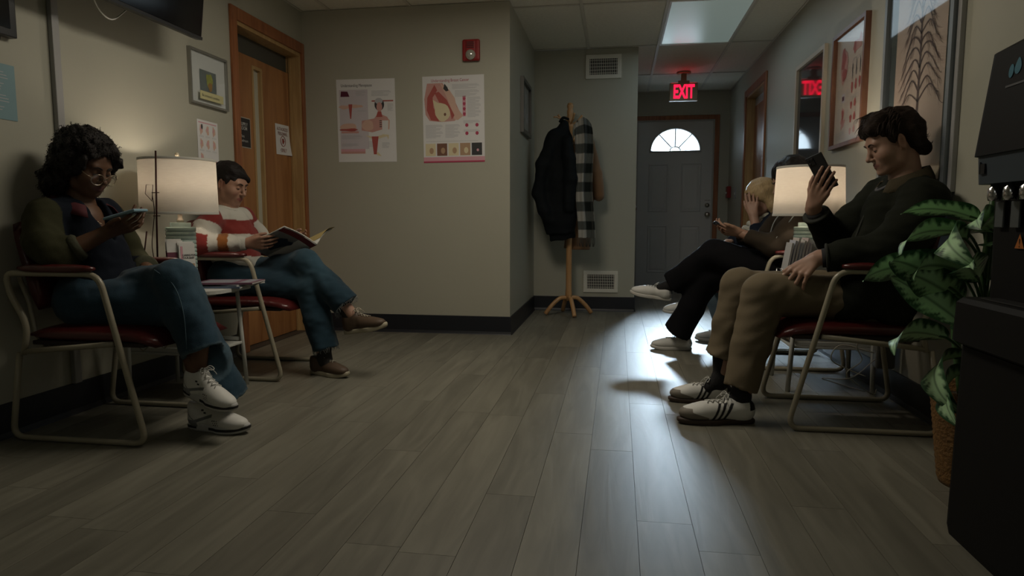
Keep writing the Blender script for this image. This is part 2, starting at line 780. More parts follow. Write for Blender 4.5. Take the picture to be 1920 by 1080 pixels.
T = 0.12
wall('wall_left', (XL - T, YN, 0), (XL, YB, ZC), [(3.90, 4.75, 0, 2.06)])
wall('wall_right', (XR, YN, 0), (XR + T, YF, ZC), [(6.43, 7.32, 0, 2.10)])
wall('wall_back', (XL - T, YB, 0), (XS, YB + T, ZC))
wall('wall_bay', (XS - T, YB + T, 0), (XS, YC, ZC))
wall('wall_alcove', (XS - T, YC, 0), (XH, YC + T, ZC))
wall('wall_corridor', (XH - T, YC + T, 0), (XH, YF, ZC))
wall('wall_far', (XH - T, YF, 0), (XR + T, YF + T, ZC), [(0.215, 1.125, 0, 2.035)])
wall('wall_near', (XL - T, YN - T, 0), (XR + T, YN, ZC))


def baseboard(name, p0, p1, nrm_, h=0.135, t=0.011):
    """cove base: a strip with a toe, from p0 to p1, standing out along nrm_"""
    prof = [(0, h), (t * 0.5, h), (t * 0.62, h - 0.004), (t * 0.62, 0.022), (t * 1.1, 0.006), (t * 1.5, 0.0), (0, 0)]
    mb = MB()
    n = Vector((*nrm_, 0))
    a = [mb.bm.verts.new(Vector((*p0, 0)) + n * q + Vector((0, 0, z))) for q, z in prof]
    b = [mb.bm.verts.new(Vector((*p1, 0)) + n * q + Vector((0, 0, z))) for q, z in prof]
    for i in range(len(prof)):
        j = (i + 1) % len(prof)
        mb.bm.faces.new((a[i], a[j], b[j], b[i]))
    mb.bm.faces.new(a)
    mb.bm.faces.new(b[::-1])
    return mb.build(name, M_base, kind='structure')


baseboard('baseboard_left', (XL, YN), (XL, 3.83), (1, 0))
baseboard('baseboard_back', (XL + 0.02, YB), (XS + 0.01, YB), (0, -1))
baseboard('baseboard_bay', (XS, YB), (XS, YC), (1, 0))
baseboard('baseboard_alcove', (XS, YC), (XH, YC), (0, -1))
baseboard('baseboard_corridor', (XH, YC), (XH, YF), (1, 0))
baseboard('baseboard_right', (XR, YN), (XR, 6.36), (-1, 0))
baseboard('baseboard_far', (1.19, YF), (XR, YF), (0, -1))

# floor: slab plus vinyl planks, each one an object
M_sub = mat('floor_gap', (0.03, 0.028, 0.024), 0.8)
floor = MB().box((XL - T, YN - T, -0.06), (XR + T, YF + T, -0.008)).build('floor', M_sub, kind='structure')
M_plank = woodmat('vinyl_plank', (0.130, 0.124, 0.098), (0.198, 0.190, 0.152), 0.42, (16, 1.6, 16), bump=0.10, rand=True, spec=0.5)
_nt = M_plank.node_tree
PW, PL = 0.1515, 1.22
pm = {}


def plank_mesh(w, l):
    k = (round(w, 3), round(l, 3))
    if k not in pm:
        pm[k] = MB().box((-w / 2 + 0.0006, -l / 2 + 0.0006, -0.008), (w / 2 - 0.0006, l / 2 - 0.0006, 0.0)).mesh('plank', M_plank)
    return pm[k]


c = 0
x = -0.085 - PW * 15
starts = {15: 2.40, 16: 1.83, 17: 2.9}
while x < XR:
    x0, x1 = max(x, XL), min(x + PW, XR)
    if x1 - x0 > 0.01:
        off = starts.get(c, 2.40 + [0.31, 0.83, 0.12, 0.62, 1.03, 0.47][c % 6] + 0.07 * math.sin(c * 3.3))
        y = off - PL * 8
        while y < YF:
            y0, y1 = max(y, YN), min(y + PL, YF + 0.06)
            ymax = YF + 0.06 if x1 > XH else (YC if x1 > XS else YB)
            y1 = min(y1, ymax)
            if y1 - y0 > 0.02:
                o = link('plank', plank_mesh(x1 - x0, y1 - y0), floor, local=True)
                o.location = ((x0 + x1) / 2, (y0 + y1) / 2, 0)
            y += PL
    x += PW
    c += 1

# ceiling: slab, T-bar grid and tiles
M_slab = mat('ceiling_void', (0.1, 0.1, 0.1), 0.9)
ceil = MB().box((XL - T, YN - T, ZC + 0.02), (XR + T, YF + T, ZC + 0.10)).build('ceiling', M_slab, kind='structure')
M_tile = mat('ceiling_tile', (0.74, 0.72, 0.62), 0.9, bump=0.6, bscale=55, var=0.10, vscale=40)
gx = [XL] + [0.33 + 0.61 * k for k in range(-4, 2)] + [XR]
gy = [YN] + [4.955 + 1.22 * k for k in range(-5, 3)] + [YF]
gx = sorted(v for v in gx if XL <= v <= XR)
gy = sorted(v for v in gy if YN <= v <= YF)
LIGHTS = [(0.33, 4.955), (-0.89, 2.515), (-0.28, -1.145)]
tm = {}
for i in range(len(gx) - 1):
    for j in range(len(gy) - 1):
        x0, x1, y0, y1 = gx[i], gx[i + 1], gy[j], gy[j + 1]
        if x1 - x0 < 0.03 or y1 - y0 < 0.03:
            continue
        if any(abs(x0 - a) < 0.02 and abs(y0 - b) < 0.02 for a, b in LIGHTS):
            continue
        xc = (x0 + x1) / 2
        if y0 >= YC - 0.1 and x1 < XH:
            continue
        if y0 >= YB and xc < XS:
            continue
        w, l = x1 - x0 - 0.022, y1 - y0 - 0.022
        k = (round(w, 3), round(l, 3))
        if k not in tm:
            tm[k] = MB().box((-w / 2, -l / 2, 0), (w / 2, l / 2, 0.014), 0.003).mesh('ceiling_tile', M_tile)
        o = link('ceiling_tile', tm[k], ceil, local=True)
        o.location = (xc, (y0 + y1) / 2, ZC + 0.004)
for gxx in gx:
    MB().box((gxx - 0.012, YN, ZC - 0.001), (gxx + 0.012, YF, ZC + 0.003)).box((gxx - 0.002, YN, ZC + 0.003), (gxx + 0.002, YF, ZC + 0.02)).build('grid_bar', M_tbar, ceil)
for gyy in gy:
    MB().box((XL, gyy - 0.012, ZC - 0.0012), (XR, gyy + 0.012, ZC + 0.0028)).box((XL, gyy - 0.002, ZC + 0.003), (XR, gyy + 0.002, ZC + 0.02)).build('grid_bar', M_tbar, ceil)

# ceiling light fixtures (the one in view has a weak added glow; the next is dimmed, the last an unseen fill)
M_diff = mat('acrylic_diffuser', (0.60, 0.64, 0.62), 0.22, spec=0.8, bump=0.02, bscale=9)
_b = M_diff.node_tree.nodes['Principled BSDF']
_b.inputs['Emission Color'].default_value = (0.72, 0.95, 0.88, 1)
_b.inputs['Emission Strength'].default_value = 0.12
M_diff_on = emis('lit_diffuser', (1.0, 0.88, 0.70), 0.6)
for n, (a, b) in enumerate(LIGHTS):
    lab = ['rectangular ceiling light panel above the corridor mouth, reflecting the door window', 'dim ceiling light panel over the middle of the waiting room', 'dim unseen ceiling fill panel added nearest the near wall'][n]
    t = thing('ceiling_light', lab, 'ceiling light', (a + 0.305, b + 0.61, ZC))
    fr = MB()
    for lo, hi in (((a + 0.01, b + 0.01), (a + 0.6, b + 0.03)), ((a + 0.01, b + 1.19), (a + 0.6, b + 1.21)), ((a + 0.01, b + 0.03), (a + 0.025, b + 1.19)), ((a + 0.585, b + 0.03), (a + 0.6, b + 1.19))):
        fr.box((*lo, ZC - 0.004), (*hi, ZC + 0.014))
    fr.build('frame', M_white, t)
    MB().box((a + 0.025, b + 0.03, ZC + 0.0), (a + 0.585, b + 1.19, ZC + 0.005)).build('diffuser', M_diff if n == 0 else M_diff_on, t)


# ------------------------------------------------ door 1: wood door in the left wall
def casing(parent, mbs, name='casing', m=None):
    mbs.build(name, m or M_trimwood, parent)


d1 = thing('door_1', None, None, (XL, 4.36, 0))
d1['kind'] = 'structure'
mb = MB()
mb.box((XL, 3.835, 0), (XL + 0.018, 3.90, 2.135), 0.004)
mb.box((XL, 4.75, 0), (XL + 0.018, YB - 0.001, 2.135), 0.004)
mb.box((XL, 3.90, 2.06), (XL + 0.018, 4.75, 2.135), 0.004)
mb.build('casing', M_trimwood, d1)
mb = MB()
mb.box((XL - T, 3.90, 0), (XL + 0.004, 3.92, 2.06), 0.002)
mb.box((XL - T, 4.725, 0), (XL + 0.004, 4.75, 2.06), 0.002)
mb.box((XL - T, 3.92, 2.035), (XL + 0.004, 4.725, 2.06), 0.002)
mb.box((XL - 0.075, 4.713, 0), (XL - 0.06, 4.725, 2.035))
mb.build('jamb', M_jambwood, d1)
MB().box((XL - 0.115, 3.92, 1.915), (XL - 0.10, 4.725, 2.035)).build('transom_panel', mat('transom_grey', (0.075, 0.075, 0.062), 0.5), d1)
mb = MB()
GY0, GY1 = 4.225, 4.315
mb.box((XL - 0.12, 3.925, 0.008), (XL - 0.078, GY0 - 0.02, 1.912), 0.002)
mb.box((XL - 0.12, GY1 + 0.02, 0.008), (XL - 0.078, 4.72, 1.912), 0.002)
mb.box((XL - 0.12, GY0 - 0.02, 1.86), (XL - 0.078, GY1 + 0.02, 1.912))
mb.box((XL - 0.12, GY0 - 0.02, 0.008), (XL - 0.078, GY1 + 0.02, 0.22))
leaf = mb.build('door_leaf', M_doorwood, d1)
mb = MB()
for a, b in ((GY0 - 0.02, GY0), (GY1, GY1 + 0.02)):
    mb.box((XL - 0.105, a, 0.22), (XL - 0.072, b, 1.86), 0.002)
mb.box((XL - 0.105, GY0, 1.84), (XL - 0.072, GY1, 1.86))
mb.build('glazing_bead', M_jambwood, leaf)
MB().box((XL - 0.101, GY0, 0.22), (XL - 0.097, GY1, 1.84)).build('pane', mat('obscure_glass', (0.50, 0.49, 0.40), 0.12, spec=0.7), leaf)
MB().box((XL - 0.12, YB - 1.0, -0.004), (XL - 0.0, YB - 0.04, 0.004)).build('threshold', mat('threshold', (0.05, 0.04, 0.03), 0.6), d1)

# ------------------------------------------------ door 2: white steel door with fanlight at the corridor end
d2 = thing('door_2', None, None, (0.67, YF, 0))
d2['kind'] = 'structure'
mb = MB()
mb.box((0.165, YF - 0.018, 0), (0.215, YF, 2.085), 0.004)
mb.box((1.125, YF - 0.018, 0), (1.18, YF, 2.085), 0.004)
mb.box((0.215, YF - 0.018, 2.035), (1.125, YF, 2.085), 0.004)
mb.build('casing', M_trimwood, d2)
mb = MB()
mb.box((0.215, YF - 0.002, 0), (0.232, YF + T, 2.035))
mb.box((1.108, YF - 0.002, 0), (1.125, YF + T, 2.035))
mb.box((0.232, YF - 0.002, 2.018), (1.108, YF + T, 2.035))
mb.build('jamb', mat('painted_jamb', (0.40, 0.40, 0.38), 0.4), d2)
M_steel = mat('white_steel_door', (0.52, 0.53, 0.53), 0.38, bump=0.03, bscale=8)
FX, FZ, FR, FH = 0.672, 1.672, 0.288, 0.262


def fan(t, s=1.0):
    return (FX + FR * s * math.cos(t), FZ + FH * s * math.sin(t))


YD0, YD1 = YF + 0.012, YF + 0.052
mb = MB()
# leaf below the fanlight and a ring of faces around the half-round opening
mb.box((0.2325, YD0, 0.01), (1.1075, YD1, FZ))
NA = 28
ang = [PI * k / NA for k in range(NA + 1)]


def outer(t):
    c_, s_ = math.cos(t), math.sin(t)
    k = 1e9
    if c_ > 1e-6:
        k = min(k, (1.1075 - FX) / c_)
    if c_ < -1e-6:
        k = min(k, (0.2325 - FX) / c_)
    if s_ > 1e-6:
        k = min(k, (2.0175 - FZ) / s_)
    return (FX + c_ * k, FZ + s_ * k)


for y in (YD0, YD1):
    for a, b in zip(ang, ang[1:]):
        p = [fan(a), fan(b), outer(b), outer(a)]
        mb.bm.faces.new([mb.bm.verts.new((q[0], y, q[1])) for q in p])
for cx, zz in ((1.1075, 2.0175), (0.2325, 2.0175)):
    ts = [t for t in ang]
    best = None
    for a, b in zip(ang, ang[1:]):
        pa, pb = outer(a), outer(b)
        if (abs(pa[0] - cx) < 1e-4) != (abs(pb[0] - cx) < 1e-4):
            for y in (YD0, YD1):
                mb.bm.faces.new([mb.bm.verts.new((q[0], y, q[1])) for q in (pa, (cx, zz), pb)])
for a, b in zip(ang, ang[1:]):
    p, q = fan(a), fan(b)
    mb.bm.faces.new([mb.bm.verts.new(v) for v in ((p[0], YD0, p[1]), (q[0], YD0, q[1]), (q[0], YD1, q[1]), (p[0], YD1, p[1]))])
for x_ in (0.2325, 1.1075):
    mb.bm.faces.new([mb.bm.verts.new(v) for v in ((x_, YD0, FZ), (x_, YD1, FZ), (x_, YD1, 2.0175), (x_, YD0, 2.0175))])
leaf2 = mb.build('door_leaf', M_steel, d2, fix=False)
# embossed panels
for (a, b, z0, z1) in ((0.36, 0.60, 0.94, 1.52), (0.745, 0.985, 0.94, 1.52), (0.36, 0.60, 0.20, 0.78), (0.745, 0.985, 0.20, 0.78)):
    mb = MB()
    for k, (ins, y) in enumerate(((0.0, YD0 - 0.0005), (0.012, YD0 - 0.006), (0.024, YD0 - 0.001), (0.05, YD0 - 0.005))):
        ring = [(a + ins, z0 + ins), (b - ins, z0 + ins), (b - ins, z1 - ins), (a + ins, z1 - ins)]
        vs = [mb.bm.verts.new((p[0], y, p[1])) for p in ring]
        if k:
            for i in range(4):
                mb.bm.faces.new((pv[i], pv[(i + 1) % 4], vs[(i + 1) % 4], vs[i]))
        pv = vs
    mb.bm.faces.new(pv)
    mb.build('panel', M_steel, leaf2)
# fanlight frame, glazing bars, panes
M_lead = mat('fanlight_bar', (0.10, 0.11, 0.11), 0.4)
mb = MB()
mb.tube([(fan(t, 1.03)[0], YD0 - 0.004, fan(t, 1.03)[1]) for t in ang], 0.012, 8)
mb.tube([(FX - FR * 1.06, YD0 - 0.004, FZ - 0.008), (FX + FR * 1.06, YD0 - 0.004, FZ - 0.008)], 0.012, 8)
mb.build('fanlight_frame', M_steel, leaf2)
hub = [(FX + 0.062 * math.cos(t), YD0 + 0.015, FZ + 0.05 * math.sin(t)) for t in ang]
MB().tube(hub, 0.0065, 6).build('glazing_bar', M_lead, leaf2)
for t in (PI * 0.27, PI / 2, PI * 0.73):
    MB().tube([(FX + 0.062 * math.cos(t), YD0 + 0.015, FZ + 0.05 * math.sin(t)), (fan(t, 0.99)[0], YD0 + 0.015, fan(t, 0.99)[1])], 0.0065, 6).build('glazing_bar', M_lead, leaf2)
M_glass = glassmat('clear_glass')
secs = [0, PI * 0.27, PI / 2, PI * 0.73, PI]
for a, b in zip(secs, secs[1:]):
    ts = [a + (b - a) * k / 6 for k in range(7)]
    pts = [(fan(t, 0.995)[0], YD0 + 0.02, fan(t, 0.995)[1]) for t in ts] + [(FX + 0.062 * math.cos(t), YD0 + 0.02, FZ + 0.05 * math.sin(t)) for t in ts[::-1]]
    MB().poly(pts, (0, 0.003, 0)).build('pane', M_glass, leaf2)
MB().poly([(p[0], YD0 + 0.02, p[2]) for p in hub], (0, 0.003, 0)).build('pane', M_glass, leaf2)
for z, r in ((1.02, 0.027), (0.91, 0.030)):
    mb = MB()
    mb.lathe([(r, 0), (r, -0.008), (0.016, -0.012), (0.014, -0.03)] + ([(0.027, -0.038), (0.03, -0.05), (0.022, -0.062), (0.002, -0.064)] if z < 1 else [(0.012, -0.034), (0.002, -0.035)]), (1.062, YD0, z), 20, 'y')
    mb.build('deadbolt' if z > 1 else 'door_knob', M_nickel, leaf2)
MB().box((1.03, YD0 - 0.002, 1.075), (1.095, YD0, 1.083)).build('strike_mark', mat('grey_mark', (0.25, 0.25, 0.24), 0.5), leaf2)
MB().box((0.232, YF - 0.01, 0.0), (1.108, YF + T, 0.012), 0.002).build('threshold', mat('threshold', (0.05, 0.04, 0.03), 0.6), d2)

# ------------------------------------------------ door 3: recessed wood door in the right corridor wall
d3 = thing('door_3', None, None, (XR, 6.87, 0))
d3['kind'] = 'structure'
mb = MB()
for a, b in ((6.365, 6.43), (7.32, 7.385)):
    mb.box((XR - 0.018, a, 0), (XR, b, 2.165), 0.004)
mb.box((XR - 0.018, 6.43, 2.10), (XR, 7.32, 2.165), 0.004)
mb.build('casing', M_trimwood, d3)
mb = MB()
mb.box((XR - 0.003, 6.43, 0), (XR + T, 6.45, 2.10))
mb.box((XR - 0.003, 7.30, 0), (XR + T, 7.32, 2.10))
mb.box((XR - 0.003, 6.45, 2.08), (XR + T, 7.30, 2.10))
mb.build('jamb', M_jambwood, d3)
mb = MB().box((XR + 0.075, 6.452, 0.008), (XR + 0.115, 7.298, 2.0), 0.002)
lf = mb.build('door_leaf', M_doorwood, d3)
MB().box((XR + 0.08, 6.452, 2.0), (XR + 0.11, 7.298, 2.08)).build('transom_panel', mat('transom_pale', (0.45, 0.5, 0.52), 0.3), d3)
mb = MB()
mb.lathe([(0.026, 0), (0.026, -0.006), (0.012, -0.01), (0.011, -0.035), (0.026, -0.042), (0.028, -0.055), (0.002, -0.066)], (XR + 0.075, 7.22, 0.97), 16, 'x')
mb.build('door_knob', M_nickel, lf)

# ------------------------------------------------ door 4: edge-on door in the corridor's left wall, only its knob and casing show
d4 = thing('door_4', None, None, (XH, 7.3, 0))
d4['kind'] = 'structure'
mb = MB()
for a, b in ((6.80, 6.86), (7.76, 7.82)):
    mb.box((XH, a, 0), (XH + 0.014, b, 2.10), 0.003)
mb.box((XH, 6.86, 2.04), (XH + 0.014, 7.76, 2.10), 0.003)
mb.build('casing', M_trimwood, d4)
lf = MB().box((XH + 0.001, 6.86, 0.01), (XH + 0.006, 7.76, 2.04)).build('door_leaf', M_doorwood, d4)
mb = MB()
mb.lathe([(0.026, 0.006), (0.026, 0.010), (0.010, 0.013), (0.010, 0.03), (0.024, 0.036), (0.026, 0.046), (0.002, 0.054)], (XH, 7.65, 0.975), 16, 'x')
mb.build('door_knob', M_chrome, lf)

# glowing backdrop added outside as the daylight seen through the fanlight
MB().box((-1.5, 9.6, 0.2), (3.0, 9.62, 4.2)).build('daylight_backdrop', emis('outdoor_daylight', (0.72, 0.88, 1.0), 3.0), kind='structure')
# conduits
M_cond = mat('painted_conduit', (0.36, 0.36, 0.36), 0.35)
mb = MB().box((XL, 2.505, 0.135), (XL + 0.022, 2.542, ZC), 0.003)
mb.build('trim_1', M_cond, kind='structure')
mb = MB().box((XR - 0.02, 2.865, 0.95), (XR, 2.892, ZC), 0.003)
mb.build('trim_2', M_cond, kind='structure')

# ------------------------------------------------ fixed fittings on the walls
# exit sign
t = thing('exit_sign', 'red lit EXIT sign hanging from the ceiling in front of the far door', 'exit sign', (0.66, 7.3, ZC))
M_brass = mat('exit_housing', (0.30, 0.24, 0.15), 0.35, 0.6)
MB().box((0.515, 7.30, 2.085), (0.80, 7.345, 2.262), 0.004).build('housing', M_brass, t)
MB().box((0.515, 7.296, 2.078), (0.80, 7.35, 2.085)).build('lower_lens', mat('lens_strip', (0.7, 0.7, 0.6), 0.3), t)
mb = MB().box((0.60, 7.305, 2.262), (0.715, 7.34, 2.285)).lathe([(0.07, 0), (0.075, 0.012)], (0.657, 7.32, ZC - 0.014), 20)
mb.box((0.63, 7.31, 2.28), (0.685, 7.335, ZC - 0.01))
mb.build('canopy', M_brass, t)
text_mesh('EXIT', 0.20, Matrix.Translation((0.662, 7.2975, 2.103)) @ Matrix.Rotation(PI / 2, 4, 'X'), emis('exit_red', (1.0, 0.008, 0.045), 2.2), 'lettering', t, 'LEFT', 0.001, 1.0, bold=0.006, fit=(0.212, 0.142))
M_rl = emis('exit_uplight', (1.0, 0.03, 0.03), 3.0)
for a_ in (0.53, 0.72):
    MB().box((a_, 7.31, 2.2625), (a_ + 0.065, 7.335, 2.264)).build('top_slot', M_rl, t)

# fire alarm strobe
t = thing('fire_alarm', 'red fire alarm strobe with clear lens high on the back wall', 'fire alarm', (-1.045, YB, 2.04))
M_red = mat('alarm_red', (0.30, 0.018, 0.02), 0.35)
mb = MB().box((-1.108, YB - 0.035, 1.965), (-0.982, YB, 2.115), 0.012)
mb.box((-1.08, YB - 0.05, 1.99), (-1.01, YB - 0.03, 2.105), 0.008)
mb.build('housing', M_red, t)
mb = MB().lathe([(0.036, 0), (0.036, -0.012), (0.03, -0.026), (0.012, -0.034), (0.001, -0.035)], (-1.045, YB - 0.035, 2.005), 20, 'y')
mb.build('strobe_lens', mat('strobe', (0.65, 0.65, 0.6), 0.08, 0.6), t)
mb = MB()
for k in range(4):
    mb.box((-1.072, YB - 0.0515, 2.05 + k * 0.012), (-1.018, YB - 0.049, 2.055 + k * 0.012))
mb.build('sounder_slot', M_black, t)
# red pull station and switch on the far right wall
t = thing('pull_station', 'small red fire alarm pull station beside the white far door', 'fire alarm', (XR, 8.2, 1.17))
MB().box((XR - 0.045, 8.14, 1.10), (XR, 8.25, 1.235), 0.008).build('housing', M_red, t)
MB().box((XR - 0.055, 8.16, 1.15), (XR - 0.045, 8.23, 1.17), 0.003).build('pull_handle', M_white, t)
t = thing('light_switch', 'pale light switch plate between pull station and corridor door', 'light switch', (XR, 7.85, 1.14))
MB().box((XR - 0.006, 7.80, 1.08), (XR, 7.90, 1.20), 0.002).build('plate', M_cond, t)
MB().box((XR - 0.012, 7.84, 1.125), (XR - 0.006, 7.86, 1.155), 0.001).build('toggle', M_white, t)


# air vents
def vent(x0, x1, z0, z1, label):
    t = thing('air_vent', label, 'air vent', ((x0 + x1) / 2, YC, (z0 + z1) / 2), 'wall vents in the alcove')
    m = mat('vent_white', (0.70, 0.68, 0.60), 0.45)
    b = 0.035
    mb = MB()
    for lo, hi in (((x0, z0), (x1, z0 + b)), ((x0, z1 - b), (x1, z1)), ((x0, z0 + b), (x0 + b, z1 - b)), ((x1 - b, z0 + b), (x1, z1 - b))):
        mb.box((lo[0], YC - 0.012, lo[1]), (hi[0], YC, hi[1]), 0.002)
    mb.build('frame', m, t)
    MB().box((x0 + b, YC - 0.002, z0 + b), (x1 - b, YC, z1 - b)).build('backing', M_black, t)
    n = 15
    for k in range(n):
        xx = x0 + b + (k + 0.5) * (x1 - x0 - 2 * b) / n
        MB().box((xx - 0.0022, YC - 0.010, z0 + b), (xx + 0.0022, YC - 0.003, z1 - b)).build('slat', m, t)
    for k in range(5):
        zz = z0 + b + (k + 0.5) * (z1 - z0 - 2 * b) / 5
        MB().box((x0 + b, YC - 0.0055, zz - 0.0015), (x1 - b, YC - 0.002, zz + 0.0015)).build('cross_slat', m, t)


vent(-0.305, 0.012, 2.105, 2.315, 'white air vent grille high on the alcove wall above the coat rack')
vent(-0.305, 0.012, 0.175, 0.375, 'white air vent grille low on the alcove wall beside the rack foot')

# television on the left wall, tilted down
t = thing('television', 'black flat television mounted high on the left wall, tilted down', 'television', (XL, 2.72, 2.0))
Mt = Matrix.Translation((-2.11, 2.72, 1.752)) @ Matrix.Rotation(math.radians(7), 4, 'Y')
mb = MB().box((-0.032, -0.55, 0.0), (0.0, 0.50, 0.64), 0.004, Mt)
mb.build('housing', M_black, t)
MB().box((0.0002, -0.54, 0.018), (0.0022, 0.49, 0.63), 0, Mt).build('screen', mat('tv_screen', (0.004, 0.004, 0.005), 0.12), t)
MB().box((0.0, -0.55, 0.0), (0.006, 0.50, 0.016), 0.002, Mt).build('lower_bezel', mat('tv_bezel', (0.03, 0.03, 0.032), 0.3), t)
mb = MB().box((-0.07, -0.42, 0.03), (-0.032, 0.30, 0.38), 0.02, Mt)
mb.build('back_cover', M_black, t)
mb = MB().box((XL, 2.60, 1.95), (XL + 0.015, 2.85, 2.15)).box((XL, 2.70, 2.02), (-2.14, 2.75, 2.08))
mb.build('wall_bracket', M_black, t)
MB().tube(spline([(-2.17, 2.55, 1.83), (-2.19, 2.62, 1.74), (-2.19, 2.70, 1.71), (-2.17, 2.78, 1.78)], 5), 0.003, 6).build('cable', M_white, t)
# dark frame at the picture's left edge
t = thing('wall_monitor', 'dark framed panel on the left wall above the pale blue notice', 'monitor', (XL, 2.1, 1.8))
MB().box((XL, 1.62, 1.535), (XL + 0.035, 2.325, 2.05), 0.004).build('housing', M_black, t)
MB().box((XL + 0.035, 1.65, 1.565), (XL + 0.037, 2.295, 2.02)).build('screen', mat('tv_screen', (0.004, 0.004, 0.005), 0.12), t)
MB().lathe([(0.012, 0), (0.014, 0.012), (0.008, 0.02)], (XL + 0.018, 2.25, 1.516), 14).build('mount_knob', M_black, t)
t = thing('wall_shelf', 'dark shelf edge high on the left wall left of the wood door', 'shelf', (XL, 3.75, 2.19))
mb = MB().box((XL, 3.42, 2.185), (XL + 0.16, 3.86, 2.205), 0.003)
mb.build('board', mat('dark_shelf', (0.02, 0.012, 0.01), 0.4), t)
for y in (3.5, 3.78):
    MB().box((XL, y, 2.205), (XL + 0.13, y + 0.012, 2.30)).build('bracket', M_black, t)

# ---------------------------------------------------------------- posters, pictures, notices
def ink(name, c, rough=0.5):
    return mat('ink_' + name, c, rough, spec=0.3)


I_paper = ink('paper', (0.74, 0.74, 0.75), 0.35)
I_grey = ink('grey', (0.46, 0.47, 0.50))
I_dark = ink('dark', (0.05, 0.05, 0.055))
I_lilac = ink('lilac', (0.60, 0.56, 0.61))
I_red = ink('red', (0.42, 0.10, 0.09))
I_rose = ink('rose', (0.58, 0.32, 0.29))
I_flesh = ink('flesh', (0.66, 0.44, 0.36))
I_cream = ink('cream', (0.70, 0.62, 0.42))
I_pink = ink('pink', (0.66, 0.36, 0.42))
I_brown = ink('brown', (0.20, 0.10, 0.07))
I_plum = ink('plum', (0.10, 0.02, 0.045))
I_tan = ink('tan', (0.45, 0.30, 0.19))
I_mag = ink('magenta', (0.45, 0.06, 0.12))
INKS = [I_paper, I_grey, I_dark, I_lilac, I_red, I_rose, I_flesh, I_cream, I_pink, I_brown, I_plum, I_tan, I_mag]
PA, GR, DK, LI, RE, RO, FL, CR, PK, BR, PL_, TN, MG = range(13)


def sheet(b, mb, w, h, m=PA, th=0.001):
    mb.mi = m
    b.slab(mb, 0, 0, w, h, 0.0003, th)


def print_part(parent, mb):
    return mb.build('print', INKS, parent, fix=False)


# --- poster one
t = thing('poster', 'white anatomy poster headed Understanding Menopause, left of the two', 'poster', (-1.845, YB, 1.26))
b = Board((-2.07, YB - 0.001, 1.872), (1, 0, -0.006), (0.012, 0, -1), (0, -1, 0))
mb = MB()
sheet(b, mb, 0.45, 0.60)
mb.build('sheet', INKS, t)
mb = MB()
mb.mi = LI
b.rect(mb, 0.02, 0.075, 0.22, 0.43)
mb.mi = PL_
b.shape(mb, [(0.035, 0.085), (0.03, 0.125), (0.10, 0.125), (0.085, 0.088)][::1], 0.0018)
mb.mi = FL
b.ell(mb, 0.06, 0.20, 0.045, 0.014, 0.0016, wob=0.2)
b.ell(mb, 0.15, 0.195, 0.05, 0.012, 0.0016, wob=0.2)
b.ell(mb, 0.085, 0.345, 0.065, 0.028, 0.0016, wob=0.1)
mb.mi = RE
b.shape(mb, [(0.09, 0.18), (0.10, 0.285), (0.108, 0.285), (0.12, 0.18)], 0.0019)
b.ell(mb, 0.09, 0.365, 0.072, 0.010, 0.0019, wob=0.3)
mb.mi = RO
b.rect(mb, 0.028, 0.375, 0.135, 0.015, 0.0017)
mb.mi = PK
b.rect(mb, 0.02, 0.505, 0.19, 0.018)
mb.mi = RO
b.rect(mb, 0.02, 0.523, 0.19, 0.016)
mb.mi = RE
b.rect(mb, 0.27, 0.155, 0.165, 0.009, 0.0015)
mb.mi = GR
b.lines(mb, 0.15, 0.085, 0.075, 6)
b.lines(mb, 0.27, 0.085, 0.15, 7)
b.lines(mb, 0.03, 0.405, 0.16, 5, lift=0.0018)
b.lines(mb, 0.03, 0.465, 0.13, 4, lift=0.0018)
b.lines(mb, 0.235, 0.45, 0.05, 7)
b.lines(mb, 0.34, 0.46, 0.06, 7)
b.lines(mb, 0.39, 0.18, 0.045, 9)
b.lines(mb, 0.16, 0.225, 0.075, 2, lift=0.0018)
# torso figure: skirted shoulders, head, short grey hair
mb.mi = RO
b.shape(mb, [(0.305, 0.262), (0.285, 0.285), (0.19, 0.30), (0.185, 0.37), (0.27, 0.385), (0.345, 0.365), (0.345, 0.30), (0.40, 0.30), (0.385, 0.275), (0.345, 0.258)], 0.0016)
mb.mi = FL
b.ell(mb, 0.235, 0.335, 0.045, 0.04, 0.0019, wob=0.1)
b.shape(mb, [(0.395, 0.29), (0.39, 0.365), (0.40, 0.365), (0.405, 0.30)], 0.0017)
mb.mi = DK
b.ell(mb, 0.328, 0.185, 0.037, 0.045, 0.0018)
mb.mi = GR
b.ell(mb, 0.325, 0.160, 0.030, 0.022, 0.0021)
mb.mi = RO
b.ell(mb, 0.328, 0.203, 0.022, 0.034, 0.0024)
mb.mi = RE
b.shape(mb, [(0.315, 0.235), (0.30, 0.275), (0.35, 0.275), (0.341, 0.235)], 0.0022)
mb.mi = DK
for k in range(4):
    b.rect(mb, 0.325, 0.30 + k * 0.014, 0.018, 0.006, 0.0022)
mb.mi = CR
b.shape(mb, [(0.215, 0.405), (0.26, 0.415), (0.29, 0.42), (0.35, 0.40), (0.395, 0.405), (0.39, 0.44), (0.38, 0.415), (0.34, 0.425), (0.30, 0.435), (0.25, 0.428)], 0.0016)
b.shape(mb, [(0.29, 0.53), (0.30, 0.55), (0.335, 0.56), (0.31, 0.53)], 0.0016)
mb.mi = RE
b.shape(mb, [(0.262, 0.415), (0.275, 0.545), (0.297, 0.545), (0.315, 0.415)], 0.0019)
print_part(t, mb)
text_mesh('Understanding Menopause', 0.031, b.M(0.035, 0.055, 0.0016), I_dark, 'lettering', t, wscale=0.72)
MB().box((-2.071, YB - 0.004, 1.815), (-2.064, YB - 0.0005, 1.872)).build('clip', mat('clip_white', (0.7, 0.7, 0.68), 0.4), t)

